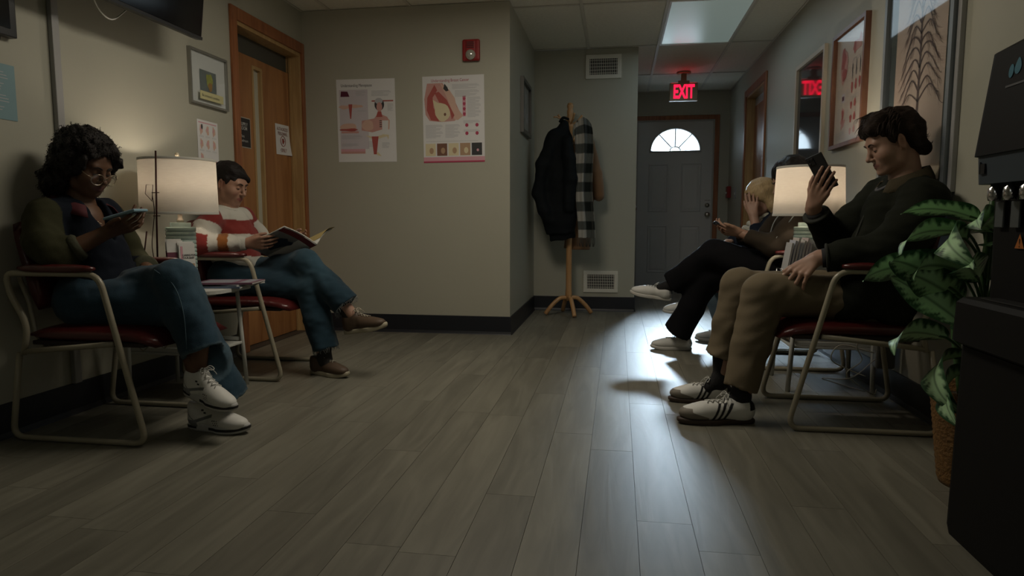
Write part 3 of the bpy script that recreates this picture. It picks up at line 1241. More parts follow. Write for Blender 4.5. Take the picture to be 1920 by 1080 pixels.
# --- poster two
t = thing('poster', 'white anatomy poster headed Understanding Breast Cancer with pink lower border', 'poster', (-1.18, YB, 1.255))
b = Board((-1.412, YB - 0.001, 1.872), (1, 0, 0.008), (0.008, 0, -1), (0, -1, 0))
mb = MB()
sheet(b, mb, 0.455, 0.615)
mb.build('sheet', INKS, t)
mb = MB()
mb.mi = RO
b.shape(mb, [(0.035, 0.05), (0.012, 0.16), (0.02, 0.27), (0.05, 0.315), (0.14, 0.325), (0.235, 0.32), (0.285, 0.28), (0.24, 0.18), (0.17, 0.08), (0.15, 0.05)], 0.0015)
mb.mi = RE
b.shape(mb, [(0.09, 0.06), (0.035, 0.15), (0.03, 0.24), (0.06, 0.31), (0.12, 0.32), (0.08, 0.22), (0.075, 0.15), (0.11, 0.10)], 0.0018)
b.shape(mb, [(0.09, 0.12), (0.13, 0.20), (0.20, 0.24), (0.215, 0.31), (0.235, 0.28), (0.18, 0.17), (0.12, 0.11)], 0.0018)
mb.mi = FL
b.shape(mb, [(0.13, 0.05), (0.17, 0.13), (0.20, 0.20), (0.235, 0.31), (0.26, 0.315), (0.30, 0.285), (0.25, 0.22), (0.24, 0.16), (0.20, 0.10), (0.16, 0.07)], 0.0017)
mb.mi = CR
b.ell(mb, 0.145, 0.255, 0.055, 0.068, 0.0024, wob=0.08, rot=-0.35)
b.shape(mb, [(0.075, 0.165), (0.09, 0.23), (0.16, 0.23), (0.14, 0.205)], 0.0021)
mb.mi = BR
b.ell(mb, 0.165, 0.272, 0.009, 0.011, 0.0028)
mb.mi = DK
b.shape(mb, [(0.165, 0.055), (0.155, 0.09), (0.175, 0.11), (0.195, 0.105), (0.185, 0.08)], 0.0022)
mb.mi = GR
b.lines(mb, 0.22, 0.062, 0.20, 6)
b.lines(mb, 0.24, 0.105, 0.18, 8)
b.lines(mb, 0.33, 0.155, 0.10, 24)
b.lines(mb, 0.018, 0.345, 0.13, 16)
b.lines(mb, 0.165, 0.345, 0.11, 16)
b.lines(mb, 0.30, 0.318, 0.12, 4)
b.lines(mb, 0.30, 0.385, 0.12, 3)
b.lines(mb, 0.02, 0.462, 0.42, 1)
mb.mi = PK
b.rect(mb, 0, 0.575, 0.455, 0.04, 0.0013)
b.rect(mb, 0.296, 0.145, 0.024, 0.145, 0.0013)
mb.mi = MG
b.rect(mb, 0, 0.604, 0.455, 0.011, 0.0016)
for k in range(4):
    b.ell(mb, 0.308, 0.165 + k * 0.036, 0.010, 0.012, 0.0018, wob=0.2)
for x_, y_ in ((0.325, 0.352), (0.40, 0.352), (0.325, 0.41), (0.40, 0.41)):
    b.ell(mb, x_, y_, 0.012, 0.013, 0.0018)
for k, m in enumerate((CR, BR, CR, TN, DK)):
    mb.mi = m
    b.rect(mb, 0.015 + k * 0.086, 0.478, 0.076, 0.088, 0.0016)
    mb.mi = (TN, TN, TN, CR, PK)[k]
    b.ell(mb, 0.06 + k * 0.086, 0.53, 0.016 if k < 4 else 0.009, 0.022 if k < 4 else 0.01, 0.002)
print_part(t, mb)
text_mesh('Understanding Breast Cancer', 0.030, b.M(0.065, 0.042, 0.0016), I_mag, 'lettering', t, wscale=0.78)

# --- small pink chart on the left wall
t = thing('wall_chart', 'small pink and white nine-panel chart taped beside the wood door', 'poster', (XL, 3.57, 1.12))
b = Board((XL + 0.001, 3.475, 1.405), (0, 1, -0.01), (0, 0, -1), (1, 0, 0))
mb = MB()
sheet(b, mb, 0.195, 0.285)
mb.build('sheet', INKS, t)
mb = MB()
mb.mi = PK
b.rect(mb, 0.012, 0.012, 0.17, 0.006)
for r in range(3):
    for c_ in range(3):
        mb.mi = FL
        if not (r == 2 and c_ > 0):
            b.ell(mb, 0.035 + c_ * 0.06, 0.055 + r * 0.078, 0.014, 0.026, 0.0017, wob=0.3)
            mb.mi = PK
            b.ell(mb, 0.032 + c_ * 0.06, 0.05 + r * 0.078, 0.006, 0.010, 0.0020)
        mb.mi = GR
        b.lines(mb, 0.015 + c_ * 0.06, 0.088 + r * 0.078, 0.045, 2, 0.005, 0.0015)
mb.mi = DK
b.ell(mb, 0.042, 0.038, 0.008, 0.015, 0.0024)
mb.mi = MG
b.ell(mb, 0.150, 0.232, 0.009, 0.011, 0.0018)
b.ell(mb, 0.166, 0.232, 0.009, 0.011, 0.0018)
b.shape(mb, [(0.141, 0.235), (0.158, 0.255), (0.175, 0.235)], 0.0018)
b.rect(mb, 0.150, 0.262, 0.02, 0.012)
print_part(t, mb)

# --- blue notice
t = thing('wall_notice', 'pale blue paper notice at the left edge of the left wall', 'notice', (XL, 2.2, 1.22))
b = Board((XL + 0.001, 2.07, 1.435), (0, 1, 0), (0, 0, -1), (1, 0, 0))
mb = MB()
mb.mi = 0
b.slab(mb, 0, 0, 0.262, 0.21, 0.0003, 0.001)
mb.build('sheet', mat('blue_paper', (0.20, 0.33, 0.37), 0.5), t)
mb = MB()
mb.mi = GR
b.lines(mb, 0.02, 0.03, 0.21, 14, 0.011, 0.003)
print_part(t, mb)


# --- framed pictures
def framed(t, b, w, h, bw, depth, fm, back, glass=True, bname='picture'):
    for (a, c_, ww, hh) in ((0, 0, w, bw), (0, h - bw, w, bw), (0, bw, bw, h - 2 * bw), (w - bw, bw, bw, h - 2 * bw)):
        mb = MB()
        b.slab(mb, a, c_, ww, hh, 0.0, depth)
        mb.build('frame_bar', fm, t)
    mb = MB()
    b.slab(mb, bw, bw, w - 2 * bw, h - 2 * bw, 0.001, 0.004)
    o = mb.build(bname, back, t)
    if glass:
        mb = MB()
        b.slab(mb, bw, bw, w - 2 * bw, h - 2 * bw, depth * 0.6, depth * 0.6 + 0.002)
        mb.build('glazing', M_glass, t)
    return o


t = thing('framed_picture', 'thin metal framed small print with yellow caption strip beside the wood door', 'picture', (XL, 3.6, 1.49))
b = Board((XL, 3.415, 1.785), (0, 1, -0.0), (0, 0, -1), (1, 0, 0))
framed(t, b, 0.355, 0.30, 0.011, 0.02, mat('frame_alu', (0.33, 0.33, 0.30), 0.35, 0.7), mat('mount_board', (0.64, 0.68, 0.68), 0.6))
mb = MB()
b.rect(mb, 0.10, 0.10, 0.155, 0.115, 0.006)
mb.build('photo', mat('photo_ground', (0.12, 0.16, 0.17), 0.4, var=0.4, vscale=12), t)
mb = MB()
b.ell(mb, 0.19, 0.155, 0.03, 0.045, 0.0065, wob=0.25)
mb.build('photo_subject', mat('photo_yellow_green', (0.32, 0.36, 0.05), 0.4, var=0.4, vscale=60), t)
mb = MB()
b.ell(mb, 0.195, 0.185, 0.02, 0.025, 0.0068, wob=0.2)
mb.build('photo_subject', mat('photo_orange', (0.35, 0.18, 0.03), 0.4), t)
mb = MB()
b.slab(mb, 0.075, 0.222, 0.22, 0.045, 0.02, 0.022)
mb.build('caption_strip', mat('yellow_paper', (0.55, 0.52, 0.28), 0.6), t)
text_mesh('Be someone\'s sunshine', 0.022, b.M(0.09, 0.252, 0.0225), I_dark, 'lettering', t, wscale=0.8)

t = thing('framed_picture', 'narrow grey framed picture on the side wall of the alcove', 'picture', (XS, 5.55, 1.53))
b = Board((XS, 5.30, 1.965), (0, 1, 0), (0, 0, -1), (1, 0, 0))
framed(t, b, 0.49, 0.43, 0.03, 0.028, mat('frame_grey', (0.10, 0.095, 0.085), 0.4), mat('pale_print', (0.32, 0.32, 0.30), 0.5, var=0.25, vscale=9))
mb = MB()
mb.mi = GR
for k, (a, c_) in enumerate(((0.15, 0.14), (0.30, 0.12), (0.22, 0.25), (0.36, 0.28), (0.13, 0.31))):
    b.ell(mb, a, c_, 0.035, 0.045, 0.0055, wob=0.3)
print_part(t, mb)

M_fwhite = mat('frame_cream', (0.50, 0.45, 0.36), 0.4)
t = thing('framed_picture', 'cream framed dark glazed picture reflecting the EXIT sign and door window', 'picture', (XR, 4.95, 1.14))
b = Board((XR, 5.31, 1.955), (0, -1, 0), (0, 0, -1), (-1, 0, 0))
framed(t, b, 0.70, 0.82, 0.028, 0.022, M_fwhite, mat('dark_print', (0.035, 0.035, 0.038), 0.05, spec=0.9, var=0.4, vscale=4), glass=False)

M_fwood = woodmat('frame_walnut', (0.11, 0.045, 0.028), (0.20, 0.09, 0.05), 0.4, (20, 20, 4))
t = thing('framed_poster', 'wood framed anatomy chart of red organs behind the seated man', 'poster', (XR, 4.13, 1.265))
b = Board((XR, 4.42, 1.935), (0, -1, 0), (0, 0, -1), (-1, 0, 0))
framed(t, b, 0.55, 0.67, 0.022, 0.03, M_fwood, mat('chart_paper', (0.62, 0.55, 0.47), 0.35))
mb = MB()
mb.mi = RO
b.ell(mb, 0.16, 0.20, 0.06, 0.10, 0.0055, wob=0.2)
mb.mi = RE
b.ell(mb, 0.15, 0.16, 0.035, 0.06, 0.006, wob=0.3)
b.ell(mb, 0.17, 0.25, 0.04, 0.035, 0.006, wob=0.2)
mb.mi = RO
b.ell(mb, 0.37, 0.13, 0.065, 0.028, 0.0055, wob=0.3)
b.ell(mb, 0.42, 0.11, 0.02, 0.04, 0.0058, wob=0.3)
mb.mi = RE
b.ell(mb, 0.33, 0.13, 0.02, 0.035, 0.006, wob=0.2)
for r, (v, rx, ry, m) in enumerate(((0.255, 0.006, 0.045, DK), (0.345, 0.015, 0.03, RE), (0.445, 0.016, 0.022, RE), (0.52, 0.018, 0.022, RE), (0.59, 0.016, 0.02, RO))):
    for k in range(3 if r < 2 else 2):
        mb.mi = m
        b.ell(mb, 0.31 + k * 0.06, v - 0.005 * k, rx, ry, 0.006, wob=0.25)
mb.mi = LI
b.rect(mb, 0.14, 0.36, 0.06, 0.05, 0.0055)
mb.mi = PL_
b.rect(mb, 0.15, 0.375, 0.035, 0.025, 0.0058)
mb.mi = RO
b.ell(mb, 0.17, 0.47, 0.025, 0.03, 0.0055, wob=0.3)
b.ell(mb, 0.17, 0.53, 0.035, 0.03, 0.0055, wob=0.5)
mb.mi = RE
b.ell(mb, 0.17, 0.49, 0.014, 0.04, 0.006, wob=0.3)
mb.mi = GR
for (a, c_, w_, n_) in ((0.06, 0.33, 0.05, 6), (0.22, 0.35, 0.05, 5), (0.08, 0.44, 0.05, 8), (0.23, 0.46, 0.04, 8), (0.30, 0.19, 0.16, 2), (0.30, 0.395, 0.14, 3), (0.06, 0.58, 0.16, 5)):
    b.lines(mb, a, c_, w_, n_, 0.009, 0.002, 0.0055)
print_part(t, mb)

M_fsilver = mat('frame_silver', (0.25, 0.28, 0.30), 0.45, 0.3)
t = thing('framed_poster', 'tall silver framed print of a tree of drooping branches beside the water cooler', 'poster', (XR, 3.25, 0.9))
b = Board((XR, 3.60, 2.16), (0, -1, 0), (0, 0, -1), (-1, 0, 0))
framed(t, b, 0.70, 1.24, 0.028, 0.032, M_fsilver, mat('dark_mount', (0.055, 0.075, 0.075), 0.5))
mb = MB()
b.rect(mb, 0.10, 0.03, 0.50, 1.12, 0.006)
mb.build('print_sheet', mat('aged_paper', (0.42, 0.335, 0.27), 0.5, var=0.06, vscale=3), t)
M_branch = ink('branch', (0.075, 0.045, 0.04))
M_twig = ink('twig', (0.21, 0.15, 0.125))


def ribbon(mb, b, pts, w0, w1, lift):
    n = len(pts)
    L, R_ = [], []
    for i, p in enumerate(pts):
        q0, q1 = pts[max(0, i - 1)], pts[min(n - 1, i + 1)]
        dx, dy = q1[0] - q0[0], q1[1] - q0[1]
        l = math.hypot(dx, dy) + 1e-9
        w = w0 + (w1 - w0) * i / (n - 1)
        L.append(b.p(p[0] - dy / l * w, p[1] + dx / l * w, lift))
        R_.append(b.p(p[0] + dy / l * w, p[1] - dx / l * w, lift))
    mb.grid([L, R_], False)


mb = MB()
mb2 = MB()
ribbon(mb, b, [(0.365, 0.98), (0.36, 0.8), (0.365, 0.6), (0.36, 0.4), (0.362, 0.2), (0.36, 0.08)], 0.011, 0.003, 0.0075)
rr = random.Random(3)
for lv in range(15):
    v = 0.80 - lv * 0.048
    sp = 0.235 * (1 - lv / 19)
    for sd in (-1, 1):
        hgt = 0.045 + 0.02 * rr.random()
        ln_ = sp * (0.8 + 0.25 * rr.random())
        pts = []
        for k in range(13):
            q = k / 12
            pts.append((0.362 + sd * ln_ * q, v - hgt * math.sin(PI * min(1, q * 1.15)) * (1 - 0.2 * q) + (0.045 * q ** 2.5) + 0.006 * math.sin(9 * q + lv)))
        ribbon(mb, b, pts, 0.0050 if sd > 0 or lv % 2 else 0.0036, 0.0012, 0.0075 + 0.0002 * (lv % 3))
        for k in range(4, 13):
            for m_ in range(3):
                p = pts[k]
                l2 = 0.03 + 0.05 * rr.random()
                an = sd * (0.2 + 0.9 * rr.random())
                q2 = [(p[0] + l2 * s_ * math.sin(an) * 1.0, p[1] + l2 * s_ * math.cos(an * 0.8) * 0.75 + 0.006 * math.sin(5 * s_ + k)) for s_ in (0, 0.35, 0.7, 1)]
                if 0.11 < q2[-1][0] < 0.59:
                    ribbon(mb2, b, q2, 0.0011, 0.0005, 0.0068)
mb2.build('twigs', M_twig, t, fix=False, kind='stuff')
mb.build('branches', M_branch, t, fix=False)

# --- signs on door 1
t = thing('door_sign', 'narrow black supply room sign on the left stile of the wood door', 'sign', (XL - 0.078, 4.10, 1.31))
b = Board((XL - 0.0775, 4.030, 1.505), (0, 1, 0), (0, 0, -1), (1, 0, 0))
mb = MB()
b.slab(mb, 0, 0, 0.135, 0.195, 0, 0.002)
mb.build('border', mat('sign_edge', (0.45, 0.42, 0.36), 0.5), t)
mb = MB()
b.slab(mb, 0.004, 0.006, 0.125, 0.183, 0.002, 0.003)
mb.build('plate', mat('sign_black', (0.02, 0.022, 0.024), 0.4), t)
I_w = ink('white', (0.55, 0.56, 0.55))
text_mesh('SUPPLY\nROOM', 0.031, b.M(0.012, 0.055, 0.0035), I_w, 'lettering', t, wscale=0.85, line=0.85, bold=0.0004)
text_mesh('Mens\nBathroom', 0.026, b.M(0.012, 0.130, 0.0035), I_w, 'lettering', t, wscale=0.8, line=1.1)
t = thing('door_notice', 'white paper notice reading authorized personnel only on the wood door', 'notice', (XL - 0.078, 4.6, 1.30))
b = Board((XL - 0.0775, 4.492, 1.525), (0, 1, 0.02), (0, 0.04, -1), (1, 0, 0))
mb = MB()
rows = []
for j in range(7):
    v = j / 6
    rows.append([b.p((0.20 + 0.01 * v) * i / 6, 0.215 * v, 0.0012 + 0.012 * (v * i / 6) ** 3) for i in range(7)])
mb.grid(rows)
mb.build('sheet', I_paper, t, fix=False)
I_sr = ink('sign_red', (0.30, 0.07, 0.06))
text_mesh('AUTHORIZED\nPERSONNEL', 0.034, b.M(0.10, 0.045, 0.003), ink('sign_brown', (0.26, 0.12, 0.10)), 'lettering', t, 'CENTER', wscale=0.75, line=0.95)
text_mesh('ONLY', 0.038, b.M(0.10, 0.195, 0.007), I_sr, 'lettering', t, 'CENTER', wscale=0.85)
mb = MB()
ring = [b.p(0.10 + 0.034 * math.cos(a), 0.118 + 0.036 * math.sin(a), 0.004) for a in [2 * PI * k / 24 for k in range(24)]]
mb.tube(ring, 0.002, 5, True)
b.ell(mb, 0.10, 0.124, 0.012, 0.014, 0.0045)
for k in range(4):
    b.slab(mb, 0.0895 + k * 0.0056, 0.098 + abs(k - 1.5) * 0.003, 0.0042, 0.024, 0.003, 0.005)
b.slab(mb, 0.112, 0.112, 0.006, 0.012, 0.003, 0.005)
mb.build('hand_symbol', I_sr, t)

# ---------------------------------------------------------------- armchairs
M_tube = mat('cream_tube', (0.30, 0.275, 0.205), 0.33, spec=0.5, var=0.08, vscale=20)
M_vinyl = mat('maroon_vinyl', (0.075, 0.011, 0.011), 0.28, spec=0.5, bump=0.12, bscale=120, var=0.15, vscale=9)
M_under = mat('seat_underside', (0.03, 0.02, 0.018), 0.8)
CHAIR_W = 0.53


def cushion(x0, x1, y0, y1, z0, z1, crown=0.018, n=14, front=0.0):
    """upholstered pad with rounded edges; front drops the front lip"""
    s = []
    rows_t, rows_b = [], []
    for i in range(n + 1):
        u = i / n
        a = (u - 0.5) * 2
        rt, rb = [], []
        for j in range(n + 1):
            v = j / n
            c = (v - 0.5) * 2
            e = max(abs(a), abs(c))
            ed = (1 - abs(a) ** 6) * (1 - abs(c) ** 6)
            ed = max(0.0, ed) ** 0.45
            x = x0 + (x1 - x0) * (0.5 + 0.5 * a * (1 - 0.035 * abs(c) ** 4))
            y = y0 + (y1 - y0) * (0.5 + 0.5 * c * (1 - 0.035 * abs(a) ** 4))
            mid = (z0 + z1) / 2
            dr = -front * max(0, u - 0.72) ** 2 * 12
            rt.append((x, y, mid + (z1 - mid) * ed + crown * (1 - a * a) * (1 - c * c) + dr))
            rb.append((x, y, mid - (mid - z0) * ed + dr))
        rows_t.append(rt)
        rows_b.append(rb)
    mb = MB()
    mb.grid(rows_t)
    mb.grid([r[::-1] for r in rows_b])
    bmesh.ops.remove_doubles(mb.bm, verts=mb.bm.verts[:], dist=0.0004)
    return mb


def make_chair():
    """local space: x forward from the wall, y across, origin at the wall, near side"""
    t = thing('armchair', 'x', 'chair')
    w = CHAIR_W
    r = 0.0115
    for y in (0.0125, w - 0.0125):
        loop = [(0.085, y, 0.36), (0.075, y, 0.20), (0.045, y, 0.012), (0.09, y, r), (0.50, y, r), (0.62, y, 0.0115), (0.585, y, 0.10), (0.455, y, 0.635), (0.40, y, 0.645), (0.14, y, 0.645), (0.075, y, 0.64), (0.07, y, 0.58), (0.14, y, 0.44), (0.118, y, 0.35)]
        pts = arc_path([(0.100, y, 0.34), (0.045, y, r), (0.615, y, r), (0.455, y, 0.643), (0.065, y, 0.643), (0.075, y, 0.57), (0.145, y, 0.445), (0.118, y, 0.335)], 0.055, 6)
        MB().tube(pts, r, 10).build('side_frame', M_tube, t, local=True)
        # arm pad
        mb = MB()
        pp = [(0.125 + 0.31 * k / 10, y, 0.662) for k in range(11)]
        rad = [0.012, 0.0215, 0.025, 0.026, 0.026, 0.026, 0.026, 0.026, 0.025, 0.0215, 0.012]
        mb.tube(pp, rad, 14, flat=0.62, upv=(0, 0, 1))
        mb.build('arm_pad', M_vinyl, t, local=True)
    for k, y in enumerate((0.012, w - 0.012)):
        MB().tube([(0.115, y, 0.345), (0.50, y, 0.385)], 0.0105, 8).build('seat_rail', M_tube, t, local=True)
    MB().tube([(0.42, 0.012, 0.376), (0.42, w - 0.012, 0.376)], 0.009, 8).build('cross_rail', M_tube, t, local=True)
    MB().tube([(0.16, 0.012, 0.350), (0.16, w - 0.012, 0.350)], 0.009, 8).build('cross_rail', M_tube, t, local=True)
    MB().box((0.13, 0.04, 0.368), (0.60, w - 0.04, 0.384), 0.004).build('seat_board', M_under, t, local=True)
    mb = cushion(0.10, 0.665, 0.025, w - 0.025, 0.376, 0.432, 0.012, front=0.035)
    mb.build('seat', M_vinyl, t, local=True)
    # backrest: curved shell leaning back
    mb = MB()
    n, m = 12, 10
    F_, B_ = [], []
    for i in range(n + 1):
        v = i / n
        rf, rb = [], []
        for j in range(m + 1):
            u = j / m
            c = (u - 0.5) * 2
            a = (v - 0.5) * 2
            ed = max(0, (1 - abs(a) ** 6) * (1 - abs(c) ** 6)) ** 0.45
            z = 0.50 + 0.345 * v
            y = w / 2 + (w / 2 - 0.035) * c * (1 - 0.06 * abs(a) ** 4)
            xm = 0.125 - 0.085 * v + 0.035 * c * c
            z += -0.02 * abs(c) ** 3 * v
            rf.append((xm + 0.024 * ed, y, z))
            rb.append((xm - 0.018 * ed, y, z))
        F_.append(rf)
        B_.append(rb)
    mb.grid(F_)
    mb.grid([q[::-1] for q in B_])
    bmesh.ops.remove_doubles(mb.bm, verts=mb.bm.verts[:], dist=0.0004)
    mb.build('backrest', M_vinyl, t, local=True)
    for y in (0.08, w - 0.08):
        MB().tube([(0.16, y, 0.350), (0.11, y, 0.40), (0.092, y, 0.52), (0.055, y, 0.62)], 0.009, 8).build('back_support', M_tube, t, local=True)
    return t


chair0 = make_chair()
CH = [(-1, 2.155, 'maroon vinyl armchair under the woman with glasses, nearest on the left'),
      (-1, 3.175, 'maroon vinyl armchair under the woman in the striped sweater'),
      (1, 2.735, 'maroon vinyl armchair under the young man, nearest on the right'),
      (1, 3.86, 'maroon vinyl armchair under the dark-haired person behind the right lamp'),
      (1, 4.41, 'maroon vinyl armchair under the blonde woman, farthest on the right')]
for i, (sd, y0, lab) in enumerate(CH):
    c = chair0 if i == 0 else copy_tree(chair0)
    if sd < 0:
        c.location = (XL, y0, 0)
    else:
        c.location = (XR, y0 + CHAIR_W, 0)
        c.rotation_euler = (0, 0, PI)
    tag(c, lab, 'chair', 'waiting room armchairs')


# ---------------------------------------------------------------- side tables with lamps
M_tabw = mat('white_laminate', (0.52, 0.53, 0.50), 0.35)
M_mag = [mat('cover_a', (0.20, 0.09, 0.14), 0.3), mat('cover_b', (0.30, 0.32, 0.36), 0.3), mat('cover_c', (0.38, 0.07, 0.05), 0.3), mat('cover_d', (0.12, 0.17, 0.26), 0.3), mat('cover_e', (0.45, 0.42, 0.36), 0.3)]
M_pages = mat('page_edges', (0.50, 0.49, 0.45), 0.7, bump=0.3, bscale=400, stretch=(1, 1, 8))


def side_table(sd, yc, lab):
    """sd=-1 against the left wall, +1 against the right wall"""
    xw = XL if sd < 0 else XR
    s = -sd
    t = thing('side_table', lab, 'table', (xw + s * 0.27, yc, 0), 'white side tables')

    def X(d):
        return xw + s * d
    # top: rectangle with rounded front corners
    out = []
    R_ = 0.10
    d0, d1, y0, y1 = 0.035, 0.53, yc - 0.20, yc + 0.20
    out += [(X(d0), y0), (X(d1 - R_), y0)]
    out += [(X(d1 - R_ + R_ * math.sin(a)), y0 + R_ - R_ * math.cos(a)) for a in [PI / 2 * k / 6 for k in range(1, 7)]]
    out += [(X(d1 - R_ + R_ * math.cos(a)), y1 - R_ + R_ * math.sin(a)) for a in [PI / 2 * k / 6 for k in range(0, 7)]]
    out += [(X(d0), y1)]
    MB().poly([(p[0], p[1], 0.502) for p in out], (0, 0, 0.016)).build('table_top', M_tabw, t)
    for dx, dy in ((0.08, -0.165), (0.08, 0.165), (0.43, -0.165), (0.43, 0.165)):
        MB().tube([(X(dx + (0.03 if dx > 0.2 else -0.01)), yc + dy * 1.06, 0.0), (X(dx), yc + dy, 0.502)], 0.012, 4, flat=1.0).build('leg', M_tabw, t)
    MB().box((X(0.07), yc - 0.17, 0.215), (X(0.45), yc + 0.17, 0.228), 0.003).build('lower_shelf', M_tabw, t)
    for dy in (-0.165, 0.165):
        MB().box((X(0.08), yc + dy - 0.008, 0.475), (X(0.43), yc + dy + 0.008, 0.502), 0.002).build('apron_rail', M_tabw, t)
        MB().box((X(0.08), yc + dy - 0.006, 0.232), (X(0.43), yc + dy + 0.006, 0.25), 0.002).build('shelf_rail', M_tabw, t)


side_table(-1, 2.935, 'white side table between the two women on the left')
side_table(1, 3.565, 'white side table beyond the young man on the right')


def magazine(lab, c, w, l, th, rz, m, group, z):
    t = thing('magazine', lab, 'magazine', (c[0], c[1], z), group, rz)
    MB().box((-l / 2, -w / 2, 0.0006), (l / 2, w / 2, th - 0.0006)).build('pages', M_pages, t, local=True)
    mb = MB().box((-l / 2 - 0.001, -w / 2 - 0.001, th - 0.0006), (l / 2 + 0.001, w / 2 + 0.001, th)).box((-l / 2 - 0.001, -w / 2 - 0.001, 0), (l / 2 + 0.001, w / 2 + 0.001, 0.0006)).box((-l / 2 - 0.001, -w / 2 - 0.0012, 0), (l / 2 + 0.001, -w / 2 - 0.0006, th))
    mb.build('cover', m, t, local=True)
    mb = MB().box((-l / 2 + 0.02, -w / 2 + 0.02, th), (l / 2 - 0.10, w / 2 - 0.03, th + 0.0004)).box((l / 2 - 0.07, -w / 2 + 0.015, th), (l / 2 - 0.02, w / 2 - 0.015, th + 0.0004))
    mb.build('cover_print', M_mag[(M_mag.index(m) + 1) % 5], t, local=True)
    return t


zz = 0.518
for i, (dx, dy, rz, m, lab) in enumerate(((0.42, 0.05, 0.12, 3, 'magazine lowest in the pile on the left side table'), (0.43, 0.09, -0.15, 1, 'pale magazine in the middle of the pile on the left side table'), (0.455, 0.07, 0.22, 0, 'purple magazine on top of the pile on the left side table'))):
    magazine(lab, (XL + dx, 2.935 + dy), 0.205, 0.275, 0.008, rz, M_mag[m], 'magazines on the left side table', zz)
    zz += 0.0085
zz = 0.228
for i, (m, lab) in enumerate(((4, 'pale magazine lowest on the right table lower shelf'), (1, 'grey magazine second on the right table lower shelf'), (2, 'red magazine on top of the right table lower shelf'))):
    for _ in range(1):
        magazine(lab, (XR - 0.29 - 0.02 * i, 3.565), 0.205, 0.275, 0.016, 0.08 * i - 0.05, M_mag[m], 'magazines on the right table shelf', zz)
        zz += 0.0165


